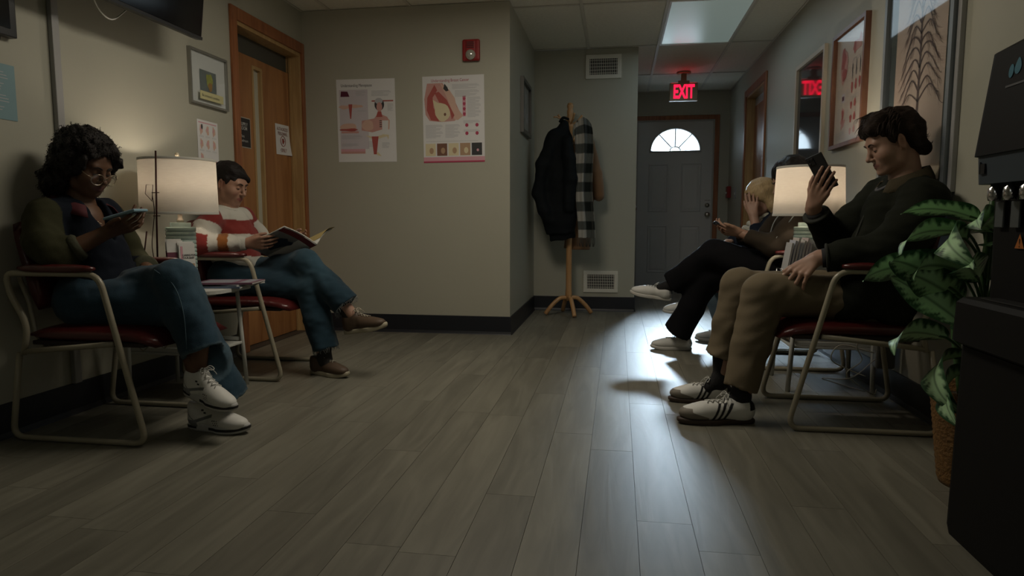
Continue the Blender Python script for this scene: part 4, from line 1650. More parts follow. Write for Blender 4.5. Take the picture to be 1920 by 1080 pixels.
def table_lamp(sd, yc, lab, warm):
    xw = XL if sd < 0 else XR
    s = -sd
    cx = xw + s * (0.245 if sd < 0 else 0.335)
    z0 = 0.518
    t = thing('table_lamp', lab, 'lamp', (cx, yc, z0), 'matching table lamps')
    prof = [(0.001, 0), (0.066, 0), (0.068, 0.004)]
    z = 0.010
    while z < 0.265:
        prof += [(0.0668, z), (0.0650, z + 0.0015), (0.0646, z + 0.003), (0.0650, z + 0.0045), (0.0668, z + 0.006), (0.0674, z + 0.0125)]
        z += 0.0195
    prof += [(0.0674, z), (0.0672, z + 0.004), (0.064, z + 0.006), (0.0485, z + 0.0065), (0.047, z + 0.008), (0.047, z + 0.026), (0.045, z + 0.028), (0.001, z + 0.028)]
    mb = MB().lathe(prof, (cx, yc, z0), 40, cap=False)
    mb.build('ceramic_base', mat('mint_ceramic', (0.34, 0.46, 0.42), 0.25, spec=0.6, var=0.06, vscale=30), t)
    zt = z0 + z + 0.03
    mb = MB().lathe([(0.016, 0), (0.016, 0.012), (0.011, 0.016), (0.011, 0.05), (0.015, 0.054), (0.015, 0.062), (0.008, 0.066)], (cx, yc, zt), 20)
    mb.build('neck', mat('clear_neck', (0.5, 0.42, 0.34), 0.15, 0.3), t)
    zs = 0.868 if sd < 0 else 0.862
    hs = 0.262 if sd < 0 else 0.250
    rb, rt_ = (0.173, 0.169) if sd < 0 else (0.172, 0.160)
    sh = bpy.data.materials.get('shade_linen')
    if not sh:
        sh = bpy.data.materials.new('shade_linen')
        sh.use_nodes = True
        nt = sh.node_tree
        nt.nodes.remove(nt.nodes['Principled BSDF'])
        o = [n for n in nt.nodes if n.type == 'OUTPUT_MATERIAL'][0]
        df, tr, mx = nt.nodes.new('ShaderNodeBsdfDiffuse'), nt.nodes.new('ShaderNodeBsdfTranslucent'), nt.nodes.new('ShaderNodeMixShader')
        tc, mp, nz, cr = nt.nodes.new('ShaderNodeTexCoord'), nt.nodes.new('ShaderNodeMapping'), nt.nodes.new('ShaderNodeTexNoise'), nt.nodes.new('ShaderNodeValToRGB')
        mp.inputs['Scale'].default_value = (30, 30, 260)
        nz.inputs['Scale'].default_value = 1.0
        nt.links.new(tc.outputs['Object'], mp.inputs[0])
        nt.links.new(mp.outputs[0], nz.inputs['Vector'])
        nt.links.new(nz.outputs['Fac'], cr.inputs[0])
        cr.color_ramp.elements[0].color = (0.72, 0.68, 0.62, 1)
        cr.color_ramp.elements[1].color = (0.82, 0.79, 0.73, 1)
        nt.links.new(cr.outputs[0], df.inputs[0])
        nt.links.new(cr.outputs[0], tr.inputs[0])
        mx.inputs[0].default_value = 0.42
        nt.links.new(df.outputs[0], mx.inputs[1])
        nt.links.new(tr.outputs[0], mx.inputs[2])
        nt.links.new(mx.outputs[0], o.inputs[0])
    mb = MB().lathe([(rb, 0), (rt_, hs), (rt_ - 0.0025, hs), (rb - 0.0025, 0), (rb, 0)], (cx, yc, zs), 64, cap=False)
    mb.build('shade', sh, t)
    M_hem = mat('shade_hem', (0.42, 0.41, 0.37), 0.7)
    for z, r in ((zs, rb), (zs + hs - 0.011, rt_ + 0.0004)):
        MB().lathe([(r + 0.0016, 0), (r + 0.0012, 0.011), (r - 0.005, 0.011), (r - 0.005, 0), (r + 0.0016, 0)], (cx, yc, z), 64, cap=False).build('shade_hem', M_hem, t)
    mb = MB()
    mb.tube([(cx, yc, zt + 0.05), (cx, yc, zs + hs + 0.012)], 0.003, 6)
    for a in (0, 2 * PI / 3, 4 * PI / 3):
        mb.tube([(cx, yc, zs + hs - 0.012), (cx + (rt_ - 0.003) * math.cos(a), yc + (rt_ - 0.003) * math.sin(a), zs + hs - 0.006)], 0.002, 5)
    mb.build('harp', M_nickel, t)
    MB().lathe([(0.004, 0), (0.009, 0.004), (0.009, 0.02), (0.005, 0.024), (0.001, 0.025)], (cx, yc, zs + hs + 0.008), 14).build('finial', mat('finial_cream', (0.55, 0.48, 0.36), 0.3), t)
    # bulb: frosted glass globe is the lamp's light
    zb = zs + 0.115
    mb = MB().lathe([(0.013, -0.06), (0.014, -0.035), (0.026, -0.01), (0.030, 0.012), (0.022, 0.034), (0.001, 0.042)], (cx, yc, zb), 18)
    mb.build('bulb', emis('bulb_on', (1.0, 0.78, 0.52), 2.0), t)
    l = bpy.data.lights.new('bulb_light', 'POINT')
    l.energy = warm
    l.color = (1.0, 0.85, 0.69)
    l.shadow_soft_size = 0.03
    lo = bpy.data.objects.new('bulb_light', l)
    COL.objects.link(lo)
    lo.location = (cx, yc, zb + 0.06)
    keep(lo, t)
    return t


table_lamp(-1, 2.945, 'mint ceramic table lamp between the two women on the left', LAMP_POWER * 0.8)
table_lamp(1, 3.63, 'mint ceramic table lamp hiding the face of the person on the right', LAMP_POWER * 2.4)

# ---------------------------------------------------------------- small things on the tables
M_clear = glassmat('clear_acrylic', (0.93, 0.95, 0.95), 0.05, 0.10)
# brochure holder on the left table
t = thing('brochure_holder', 'clear holder of white baby care pamphlets before the left lamp', 'brochure holder', (-1.97, 2.80, 0.518))
ang_ = math.radians(-38)
u = Vector((math.cos(ang_) * -0.2 + 0.75, 0.62, 0)).normalized()
nv = Vector((u.y, -u.x, 0))
c0 = Vector((-2.045, 2.785, 0.518))


def hb(mb, a0, a1, d0, d1, z0, z1, lean=0.0):
    P = []
    for a in (a0, a1):
        for d in (d0, d1):
            for z in (z0, z1):
                P.append(c0 + u * a + nv * (d - lean * z) + Vector((0, 0, z)))
    v = [mb.bm.verts.new(p) for p in P]
    for f in [(0, 1, 3, 2), (4, 6, 7, 5), (0, 4, 5, 1), (2, 3, 7, 6), (0, 2, 6, 4), (1, 5, 7, 3)]:
        mb.bm.faces.new([v[i] for i in f])
    return mb


hb(hb(hb(MB(), -0.004, 0.13, 0.012, 0.014, 0.0, 0.07), -0.004, 0.13, -0.036, -0.034, 0.0, 0.13), -0.004, 0.13, -0.036, 0.014, 0, 0.003).build('acrylic_stand', M_clear, t)
for k, (a, d, z, m) in enumerate(((0.0, -0.018, 0.235, 'cover_plum'), (0.004, -0.010, 0.228, 'cover_plum'), (0.048, -0.004, 0.222, 'cover_white'), (0.052, 0.004, 0.215, 'cover_white'))):
    mm = mat(m, (0.16, 0.05, 0.08) if 'plum' in m else (0.52, 0.53, 0.52), 0.4)
    p = thing('pamphlet', ['plum and white pamphlet at the back left of the holder', 'plum and white pamphlet at the front left of the holder', 'white baby care pamphlet at the back right of the holder', 'white baby care pamphlet facing out of the holder'][k], 'pamphlet', c0 + u * a, 'pamphlets in the clear holder')
    hb(MB(), a, a + 0.068, d, d + 0.003, 0.004, z - 0.055, 0.12).build('sheet', mm, p)
    hb(MB(), a, a + 0.068, d, d + 0.003, z - 0.0549, z, 0.12).build('header', mat('cover_white', (0.72, 0.72, 0.70), 0.4), p)
    if k == 3:
        Mx = Matrix((u, Vector((0, 0, 1)) - nv * 0.12, nv)).transposed().to_4x4()
        Mx.translation = c0 + u * (a + 0.012) + nv * (d + 0.0045 - 0.12 * 0.155) + Vector((0, 0, 0.155))
        text_mesh('CARING FOR\nYOUR BABY', 0.0125, Mx, I_dark, 'lettering', p, wscale=0.78, bold=0.0003)
        hb(MB(), a + 0.006, a + 0.016, d + 0.0032, d + 0.0038, 0.12, 0.20, 0.12).build('pink_band', I_pink, p)
        hb(MB(), a + 0.012, a + 0.064, d + 0.0032, d + 0.0038, 0.07, 0.12, 0.12).build('photo', I_tan, p)

# thin dark metal stake ornament with a small potted plant
M_iron = mat('dark_iron', (0.045, 0.012, 0.010), 0.45, 0.6)
t = thing('plant_stake', 'thin dark metal stake ornament rising before the left lamp shade', 'ornament', (-2.08, 2.77, 0.518))
mb = MB()
mb.tube([(-2.085, 2.765, 0.56), (-2.075, 2.765, 0.85), (-2.062, 2.765, 1.152)], 0.0042, 6)
mb.build('rod', M_iron, t)
mb = MB().tube(spline([(-2.083, 2.765, 0.60), (-2.105, 2.765, 0.72), (-2.085, 2.765, 0.87), (-2.09, 2.765, 0.95)], 6), 0.0018, 5)
mb.tube([(-2.093, 2.765, 0.93), (-2.085, 2.765, 1.0), (-2.115, 2.76, 1.0), (-2.122, 2.76, 0.96), (-2.092, 2.765, 0.925)], 0.0014, 5)
mb.build('wire', M_iron, t)
mb = MB()
for z in (0.86, 0.965):
    mb.tube([(-2.092, 2.765, z), (-2.056, 2.765, z)], 0.002, 5)
mb.tube([(-2.115, 2.755, 0.63), (-2.135, 2.752, 0.70), (-2.118, 2.752, 0.79)], 0.0035, 5)
mb.tube([(-2.115, 2.755, 0.63), (-2.09, 2.76, 0.57)], 0.003, 5)
mb.build('side_spur', M_iron, t)


def leaf_mesh(L, Wd, droop=0.3, fold=0.25, wave=0.0, seed=0, nl=14, nw=8, base=(0.02, 0.09, 0.03), mid=(0.40, 0.52, 0.30), var=0.5, twist=0.0, name='leaf'):
    """leaf along +x from the origin, arching down, with a coloured centre"""
    g = random.Random(seed)
    ph = g.uniform(0, 6)
    rows, cols = [], []
    ang, px, pz = 0.0, 0.0, 0.0
    for i in range(nl + 1):
        s = i / nl
        wv = Wd * (max(0.0, math.sin(PI * s ** 0.80)) ** 0.72) * (1 - 0.25 * s) + 0.0008
        if i:
            ang -= droop / nl * (0.5 + 1.2 * s)
            px += L / nl * math.cos(ang)
            pz += L / nl * math.sin(ang)
        r = []
        for j in range(nw + 1):
            c = (j / nw - 0.5) * 2
            tw = twist * s
            yy = c * wv
            zz_ = abs(c) * wv * fold + wave * math.sin(9 * s + ph + (2 if c > 0 else 0)) * abs(c)
            y2 = yy * math.cos(tw) - zz_ * math.sin(tw)
            z2 = yy * math.sin(tw) + zz_ * math.cos(tw)
            r.append((px - math.sin(ang) * -0.0, y2, pz + z2))
            rib = math.sin(s * 62 - abs(c) * 9 + ph) * 0.20 + math.sin(s * 23 + ph * 2 + (1.7 if c > 0 else 0)) * 0.14 + g.uniform(-0.08, 0.08)
            e = 1 - abs(c) ** 1.2 / (0.72 + rib)
            e = min(1, max(0, e * 1.9)) * var * 2 * (1 - 0.55 * max(0, s - 0.7) / 0.3)
            e = min(1, e)
            if j == nw // 2:
                e *= 0.35
            cols.append(tuple(base[k] * (1 - e) + mid[k] * e for k in range(3)))
        rows.append(r)
    mb = MB().grid(rows)
    me = mb.mesh(name, vcmat('leaf_vc', 0.45, 0.5), fix=False)
    setcol(me, cols)
    return me


t = thing('potted_plant', 'small green leafed plant in a pale pot beside the baby care pamphlets', 'plant', (-2.03, 2.84, 0.518))
mb = MB().lathe([(0.001, 0), (0.032, 0), (0.040, 0.06), (0.043, 0.062), (0.043, 0.07), (0.036, 0.07), (0.034, 0.055), (0.001, 0.055)], (-2.10, 2.775, 0.518), 24, cap=False)
mb.build('pot', mat('pale_pot', (0.35, 0.33, 0.28), 0.5), t)
g = random.Random(5)
lm = [leaf_mesh(0.10, 0.028, 1.0, 0.2, 0.004, k, 8, 4, (0.02, 0.10, 0.045), (0.06, 0.20, 0.10), 0.3) for k in range(3)]
for k in range(13):
    o = link('leaf', lm[k % 3], t)
    a = g.uniform(-2.2, 2.2) - 0.3
    o.matrix_parent_inverse = Matrix()
    o.location = Vector((-2.10 + 0.01 * math.cos(a), 2.775 + 0.01 * math.sin(a), 0.575 + g.uniform(0, 0.02))) - t.location
    o.rotation_euler = (g.uniform(-0.4, 0.4), -g.uniform(0.2, 1.0), a)
    o.scale = [g.uniform(0.8, 1.25)] * 3
    MB().tube([(-2.10, 2.775, 0.57), (-2.10 + 0.01 * math.cos(a), 2.775 + 0.01 * math.sin(a), 0.60)], 0.0015, 5).build('stem', mat('stem_green', (0.03, 0.09, 0.03), 0.5), t)

# magazines standing in a rack on the right table
t = thing('magazine_rack', 'wire rack standing on the right side table', 'rack', (0.90, 3.47, 0.518))
mb = MB()
for y in (3.405, 3.535):
    mb.tube(arc_path([(0.80, y, 0.60), (0.80, y, 0.522), (0.92, y, 0.522), (0.92, y, 0.66)], 0.02), 0.003, 6)
mb.tube([(0.80, 3.405, 0.60), (0.80, 3.535, 0.60)], 0.003, 6).tube([(0.92, 3.405, 0.66), (0.92, 3.535, 0.66)], 0.003, 6)
mb.build('wire_frame', M_chrome, t)
g = random.Random(9)
for k in range(7):
    x_ = 0.812 + k * 0.014
    c_ = [(0.5, 0.5, 0.5), (0.42, 0.44, 0.5), (0.5, 0.46, 0.42), (0.33, 0.38, 0.46), (0.5, 0.5, 0.48), (0.42, 0.36, 0.36), (0.46, 0.46, 0.5)][k]
    names = ['frontmost', 'second', 'third', 'fourth', 'fifth', 'sixth', 'rearmost']
    h = 0.205 + 0.012 * (k % 3)
    p = thing('booklet', names[k] + ' booklet from the room side in the rack on the right table', 'booklet', (x_, 3.47, 0.527), 'booklets in the wire rack')
    Mt = Matrix.Translation((x_, 3.47, 0.527)) @ Matrix.Rotation(math.radians(9), 4, 'Y')
    MB().box((-0.0035, -0.058, 0), (0.0035, 0.058, h), 0, Mt).build('pages', M_pages, p)
    MB().box((-0.0042, -0.059, 0), (-0.0036, 0.059, h + 0.001), 0, Mt).box((0.0036, -0.059, 0), (0.0042, 0.059, h + 0.001), 0, Mt).build('cover', mat('booklet_%d' % k, c_, 0.4), p)
# small framed card in front of the right lamp
t = thing('table_card', 'clear framed notice card standing before the right lamp base', 'sign', (0.93, 3.44, 0.518))
bb = Board((0.905, 3.478, 0.745), (1, -0.12, 0), (0, 0, -1), (-0.12, -1, 0))
mb = MB()
bb.slab(mb, 0, 0, 0.125, 0.224, 0, 0.003)
mb.build('acrylic', mat('card_paper', (0.46, 0.48, 0.46), 0.3), t)
mb = MB()
mb.mi = GR
bb.lines(mb, 0.02, 0.035, 0.085, 5, 0.012, 0.003, 0.0045)
bb.lines(mb, 0.02, 0.12, 0.085, 6, 0.012, 0.003, 0.0045)
for a, c_, ww, hh in ((0.008, 0.012, 0.109, 0.003), (0.008, 0.206, 0.109, 0.003), (0.008, 0.012, 0.003, 0.197), (0.114, 0.012, 0.003, 0.197)):
    bb.rect(mb, a, c_, ww, hh, 0.0045)
print_part(t, mb)
# power strip and cords under the right table
t = thing('power_strip', 'pale power strip with looped white cords under the right side table', 'power strip', (1.06, 3.42, 0.0))
M_cord = mat('cord_ivory', (0.36, 0.34, 0.28), 0.5)
MB().box((1.20, 3.28, 0.15), (1.285, 3.34, 0.36), 0.01).build('housing', mat('grey_box', (0.12, 0.12, 0.11), 0.5), t)
for k, pts in enumerate(([(1.20, 3.30, 0.33), (1.12, 3.30, 0.26), (1.15, 3.32, 0.18), (1.08, 3.30, 0.12), (1.16, 3.33, 0.05), (1.22, 3.35, 0.012), (1.27, 3.45, 0.012)], [(1.20, 3.31, 0.22), (1.06, 3.33, 0.25), (1.02, 3.34, 0.18), (1.10, 3.35, 0.13), (1.18, 3.34, 0.10)], [(1.21, 3.30, 0.20), (1.10, 3.30, 0.10), (0.98, 3.32, 0.09), (1.05, 3.36, 0.06), (1.2, 3.4, 0.012)])):
    MB().tube(spline(pts, 7), 0.0028, 6).build('cord', M_cord, t)
t = thing('cable', 'pale tangled cord dangling under the nearest left armchair', 'cable', (-2.0, 2.62, 0.3))
MB().tube(spline([(-2.29, 2.72, 0.52), (-2.22, 2.70, 0.35), (-2.10, 2.62, 0.31), (-2.05, 2.60, 0.27), (-1.99, 2.60, 0.32), (-1.96, 2.62, 0.28), (-1.93, 2.62, 0.34), (-2.02, 2.64, 0.29), (-2.1, 2.68, 0.33)], 7), 0.003, 6).build('wire', M_cord, t)

# ---------------------------------------------------------------- coat rack with coats
M_beech = woodmat('beech', (0.42, 0.22, 0.09), (0.56, 0.33, 0.15), 0.35, (20, 20, 3))
CX, CY = -0.42, 5.90
t = thing('coat_rack', 'beech wood coat stand with four curved feet in the alcove', 'coat rack', (CX, CY, 0))
prof = [(0.001, 0.13), (0.030, 0.13), (0.030, 0.20), (0.026, 0.24), (0.025, 1.0), (0.024, 1.62), (0.030, 1.64), (0.030, 1.66), (0.023, 1.68), (0.026, 1.74), (0.029, 1.78), (0.022, 1.795), (0.029, 1.82), (0.022, 1.845), (0.001, 1.852)]
MB().lathe(prof, (CX, CY, 0), 20, cap=False).build('post', M_beech, t)
for k in range(4):
    a = k * PI / 2 + 0.32
    d = Vector((math.cos(a), math.sin(a), 0))
    pts = spline([Vector((CX, CY, 0.155)) + d * 0.02, Vector((CX, CY, 0.15)) + d * 0.08, Vector((CX, CY, 0.085)) + d * 0.155, Vector((CX, CY, 0.014)) + d * 0.21], 6)
    MB().tube(pts, 0.019, 10, flat=1.0).build('foot', M_beech, t)
for z, n_, l_ in ((1.66, 4, 0.11), (1.50, 4, 0.09)):
    for k in range(n_):
        a = k * PI / 2 + (0.4 if z > 1.6 else 1.1)
        d = Vector((math.cos(a), math.sin(a), 0))
        MB().tube(spline([Vector((CX, CY, z)), Vector((CX, CY, z + 0.035)) + d * l_ * 0.6, Vector((CX, CY, z + 0.085)) + d * l_], 5), [0.009] * 10 + [0.011], 8).build('peg', M_beech, t)

# black padded jacket
s = Sdf(0.009)
jx, jy = -0.520, 5.80
s.chain([(jx + 0.06, jy, 1.66), (jx + 0.02, jy, 1.50), (jx + 0.02, jy, 1.20), (jx + 0.02, jy, 0.86)], [0.035, 0.105, 0.135, 0.15], 0.05, flat=((0, 1, 0), 1.7))
s.cap((jx + 0.02, jy, 0.86), (jx + 0.03, jy, 0.72), 0.15, 0.125, 0.03, flat=((0, 1, 0), 1.8), end=True)
s.chain([(jx - 0.03, jy - 0.02, 1.57), (jx - 0.11, jy - 0.03, 1.30), (jx - 0.155, jy - 0.03, 1.08)], [0.05, 0.072, 0.062], 0.03)
s.chain([(jx - 0.155, jy - 0.03, 1.08), (jx - 0.10, jy - 0.05, 0.92), (jx - 0.06, jy - 0.05, 0.84)], [0.062, 0.058, 0.05], 0.03)
s.chain([(jx + 0.09, jy - 0.06, 1.50), (jx + 0.12, jy - 0.08, 1.2), (jx + 0.11, jy - 0.08, 0.95)], [0.055, 0.062, 0.05], 0.03)
s.cap((jx + 0.03, jy, 0.84), (jx + 0.05, jy + 0.02, 0.67), 0.12, 0.115, 0.02, flat=((0, 1, 0), 2.0), end=True)
wb = wobble(0.006, 16, 3)


def quilt(P):
    return wb(P) + 0.004 * np.abs(np.sin(P[:, 2] * 34 + P[:, 0] * 6))


t = thing('padded_jacket', 'black quilted winter jacket hanging on the left of the coat rack', 'jacket', (jx, jy, 0.7))
np_mesh('body', [s.run(quilt)], mat('black_nylon', (0.007, 0.009, 0.011), 0.75, spec=0.15, bump=0.2, bscale=60), t)
MB().tube(spline([(jx + 0.02, jy - 0.02, 1.67), (jx + 0.05, jy - 0.03, 1.705), (jx + 0.09, jy + 0.02, 1.70)], 4), 0.012, 8).build('collar_fold', mat('black_nylon', (0.01, 0.01, 0.01)), t)
MB().tube([(jx + 0.05, jy, 1.69), (jx - 0.01, jy - 0.03, 1.715), (jx - 0.03, jy - 0.04, 1.71)], 0.006, 6).build('hanging_loop', M_beech, t)
# camel coat behind
s = Sdf(0.009)
bx, by = -0.30, 5.99
s.chain([(bx - 0.05, by, 1.63), (bx - 0.01, by, 1.46), (bx - 0.02, by, 1.1), (bx - 0.03, by, 0.75)], [0.04, 0.085, 0.10, 0.12], 0.05, flat=((0, 1, 0), 1.6))
s.cap((bx - 0.03, by, 0.75), (bx - 0.05, by, 0.58), 0.12, 0.12, 0.02, flat=((0, 1, 0), 1.8), end=True)
s.chain([(bx + 0.04, by - 0.02, 1.52), (bx + 0.10, by - 0.03, 1.25), (bx + 0.135, by - 0.03, 1.06)], [0.045, 0.052, 0.046], 0.02)
t = thing('camel_coat', 'tan brown overcoat hanging behind the checked scarf', 'coat', (bx, by, 0.6))
np_mesh('body', [s.run(wobble(0.006, 11, 4, st=(1, 1, 0.3)))], mat('camel_wool', (0.20, 0.11, 0.055), 0.9, spec=0.2, sheen=0.3, bump=0.2, bscale=300), t)
# checked scarf
t = thing('checked_scarf', 'black and white buffalo check scarf draped over the coat rack', 'scarf', (-0.33, 5.76, 0.7))
white_, mid_, blk_ = (0.42, 0.41, 0.38), (0.09, 0.10, 0.095), (0.010, 0.014, 0.013)
for nm, x0, x1, y_, zt, zb, ph in (('front_tail', -0.350, -0.205, 5.735, 1.70, 0.69, 0.0), ('rear_tail', -0.37, -0.28, 5.765, 1.68, 0.78, 0.6)):
    nx, nz = 26, 110
    vs, qs, cs = [], [], []
    for side in (0, 1):
        for i in range(nz + 1):
            v = i / nz
            for j in range(nx + 1):
                q = j / nx
                fold = 0.012 * math.sin(q * 9 + 2.2 * v + ph) + 0.006 * math.sin(q * 21 + ph + v * 4)
                xx = x0 + (x1 - x0) * q + 0.065 * v * (0.5 if nm == 'front_tail' else 0.9) - 0.02 + 0.008 * math.sin(v * 8)
                y2 = y_ + fold + (0.03 * (0.3 - v) if v < 0.3 else 0) + side * 0.008
                top = math.exp(-v * 14)
                vs.append((xx + (0.02 * (0.5 - q)) * top, y2, zt - (zt - zb) * v - 0.05 * top * (2 * q - 1) ** 2))
                a = (int(q * 2.0 * (x1 - x0) / 0.14 + ph) % 2)
                b_ = (int(v * 12.5 + 0.3) % 2)
                cs.append(white_ if a + b_ == 0 else (mid_ if a + b_ == 1 else blk_))
        o_ = side * (nz + 1) * (nx + 1)
        for i in range(nz):
            for j in range(nx):
                a = o_ + i * (nx + 1) + j
                qd = (a, a + 1, a + nx + 2, a + nx + 1)
                qs.append(qd if side else qd[::-1])
    me_ = np_mesh(nm, [(np.array(vs), np.array(qs))], vcmat('scarf_wool', 0.95, 0.1, 0.3, 350, sheen=0.3), t, smooth_it=0)
    setcol(me_.data, cs)
    mb = MB()
    for k in range(16):
        q = k / 15
        xx = x0 + (x1 - x0) * q + 0.065 * (0.5 if nm == 'front_tail' else 0.9) - 0.02
        yy = y_ + 0.012 * math.sin(q * 9 + 2.2 + ph)
        mb.tube([(xx, yy, zb + 0.005), (xx + 0.004 * math.sin(k), yy, zb - 0.035), (xx + 0.006 * math.sin(k * 2), yy, zb - 0.075)], 0.0028, 5)
    mb.build('fringe', mat('scarf_fringe', (0.05, 0.055, 0.05), 0.9), t, kind='stuff')

# ---------------------------------------------------------------- water cooler, right foreground
M_ck = mat('cooler_black', (0.008, 0.008, 0.008), 0.62, spec=0.15, bump=0.02, bscale=200)
M_cg = mat('cooler_grey', (0.045, 0.06, 0.075), 0.5, spec=0.3)
t = thing('water_cooler', 'black bottleless water cooler with grey band in the right foreground', 'water cooler', (1.08, 1.72, 0))
Y0, Y1 = 1.50, 1.90


def loft(secs, m, name, bev=0.0):
    """secs: (z, x0, x1, y0, y1) stacked rounded rectangles"""
    mb = MB()
    prev = None
    for z, x0, x1, y0, y1, r in secs:
        ring = []
        for cx_, cy_, a0 in ((x1 - r, y1 - r, 0), (x0 + r, y1 - r, PI / 2), (x0 + r, y0 + r, PI), (x1 - r, y0 + r, 1.5 * PI)):
            for k in range(5):
                a = a0 + PI / 2 * k / 4
                ring.append(mb.bm.verts.new((cx_ + r * math.cos(a), cy_ + r * math.sin(a), z)))
        if prev:
            n = len(ring)
            for i in range(n):
                f = mb.bm.faces.new((prev[i], prev[(i + 1) % n], ring[(i + 1) % n], ring[i]))
        else:
            mb.bm.faces.new(ring[::-1])
        prev = ring
    mb.bm.faces.new(prev)
    return mb.build(name, m, t)


XW = 1.245
loft([(0.0, 0.895, XW, Y0, Y1, 0.02), (0.03, 0.885, XW, Y0, Y1, 0.03), (0.515, 0.893, XW, Y0, Y1, 0.03)], M_ck, 'lower_cabinet')
loft([(0.517, 0.893, XW, Y0, Y1, 0.03), (0.53, 0.868, XW, Y0, Y1, 0.03), (0.63, 0.872, XW, Y0, Y1, 0.03), (0.642, 0.882, XW, Y0 + 0.01, Y1 - 0.01, 0.03)], M_ck, 'drip_tray_housing')
loft([(0.642, 0.95, XW, Y0, Y1, 0.03), (0.93, 0.945, XW, Y0, Y1, 0.03)], M_ck, 'tap_bay')
loft([(0.93, 0.905, XW, Y0, Y1, 0.03), (1.0, 0.900, XW, Y0, Y1, 0.03)], M_cg, 'grey_band')
loft([(1.0, 0.893, XW, Y0 - 0.004, Y1 + 0.004, 0.03), (1.250, 0.917, XW, Y0, Y1, 0.04), (1.278, 0.965, XW, Y0 + 0.02, Y1 - 0.02, 0.05), (1.285, 1.04, XW, Y0 + 0.05, Y1 - 0.05, 0.05)], M_ck, 'hood')
MB().box((0.905, 1.57, 0.6425), (0.948, 1.83, 0.646), 0.001).build('drip_grille', mat('grille_dark', (0.05, 0.05, 0.05), 0.3, 0.5), t)
for y in (1.70, 1.767, 1.834):
    mb = MB().lathe([(0.013, 0), (0.015, 0.012), (0.014, 0.03), (0.009, 0.034), (0.009, 0.045)], (0.922, y, 0.888), 16)
    tp = mb.build('tap', M_chrome, t)
    MB().box((0.935, y - 0.018, 0.822), (0.941, y + 0.018, 0.886), 0.002).build('paddle', mat('paddle_grey', (0.09, 0.10, 0.105), 0.25), tp)
MB().box((0.898, 1.84, 0.955), (0.9008, 1.865, 0.98), 0.0).box((0.8975, 1.86, 0.955), (0.9, 1.863, 0.985)).build('indicator', M_black, t)
MB().box((0.9435, 1.60, 0.900), (0.945, 1.607, 0.907)).build('status_lamp', emis('blue_led', (0.05, 0.15, 1.0), 6.0), t)
# warning triangle on the tap bay
b = Board((0.9445, 1.773, 0.808), (0, -1, 0), (0, 0, -1), (-1, 0, 0))
mb = MB()
mb.mi = 0
b.shape(mb, [(0.0, 0.035), (0.038, 0.035), (0.019, 0.0)], 0.001)
mb.build('warning_triangle', mat('warning_orange', (0.42, 0.13, 0.02), 0.5), t, fix=False)
text_mesh('!', 0.030, b.M(0.0155, 0.032, 0.0018), M_black, 'warning_mark', t)


# droplet emblem on the sloping hood front
def hoodp(y, z, h=0.0015):
    x_ = 0.893 + (z - 1.0) / 0.25 * 0.024
    return Vector((x_ - h, y, z - h * 0.18))


mb = MB()
pts = []
for k in range(24):
    a = 2 * PI * k / 24
    rr_ = 0.017 if math.sin(a) < 0 else 0.017 * (1 - 0.35 * math.sin(a))
    pts.append(hoodp(1.750 + 0.8 * rr_ * math.cos(a) * (1 - 0.4 * max(0, math.sin(a))), 1.195 + rr_ * math.sin(a) * (1.9 if math.sin(a) > 0 else 1.0)))
mb.poly(pts)
mb.poly([hoodp(1.775 + 0.010 * math.cos(2 * PI * k / 16), 1.190 + 0.016 * math.sin(2 * PI * k / 16), 0.002) for k in range(16)])
mb.build('droplet_emblem', mat('emblem_blue', (0.02, 0.15, 0.22), 0.4), t, fix=False)
MB().poly([hoodp(1.79, 1.158), hoodp(1.71, 1.158), hoodp(1.71, 1.153), hoodp(1.79, 1.153)]).build('emblem_strip', mat('emblem_grey', (0.08, 0.08, 0.085), 0.4), t, fix=False)

# ---------------------------------------------------------------- dieffenbachia in a basket pot
PX, PY = 1.145, 2.26
t = thing('dumb_cane_plant', 'large variegated green leafy plant beside the water cooler', 'plant', (PX, PY, 0))
mb = MB()
prof = [(0.001, 0.0), (0.105, 0.0)]
for k in range(31):
    z = 0.01 + k * 0.0095
    prof.append((0.108 + 0.034 * k / 30 + 0.0028 * (k % 2), z))
prof += [(0.146, 0.302), (0.146, 0.312), (0.134, 0.312), (0.128, 0.27), (0.001, 0.27)]
mb.lathe(prof, (PX, PY, 0), 44, cap=False)
mb.build('basket_pot', mat('basket_weave', (0.17, 0.085, 0.022), 0.65, bump=0.8, bscale=90, var=0.5, vscale=60), t)
MB().lathe([(0.001, 0), (0.128, 0), (0.12, 0.006), (0.001, 0.012)], (PX, PY, 0.268), 24, cap=False).build('soil', mat('soil', (0.03, 0.02, 0.012), 0.95, bump=0.8, bscale=60), t)
M_stem = mat('cane_green', (0.045, 0.11, 0.035), 0.45, var=0.3, vscale=20)
for dx, dy, h in ((0, 0, 0.66), (-0.04, 0.04, 0.50), (0.03, -0.03, 0.42)):
    MB().tube(spline([(PX + dx, PY + dy, 0.27), (PX + dx * 1.4 - 0.02, PY + dy, 0.27 + h * 0.5), (PX + dx * 1.5 - 0.01, PY + dy * 1.3, 0.27 + h)], 5), [0.014] * 8 + [0.010] * 3, 8).build('cane', M_stem, t)
LM = [leaf_mesh(0.30, 0.066, d, 0.22, 0.010, k, 44, 14, (0.010, 0.062, 0.020), (0.46, 0.72, 0.42), 0.62, tw) for k, (d, tw) in enumerate(((0.9, 0.2), (1.5, -0.3), (0.5, 0.4), (2.2, 0.1), (1.2, 0.7)))]
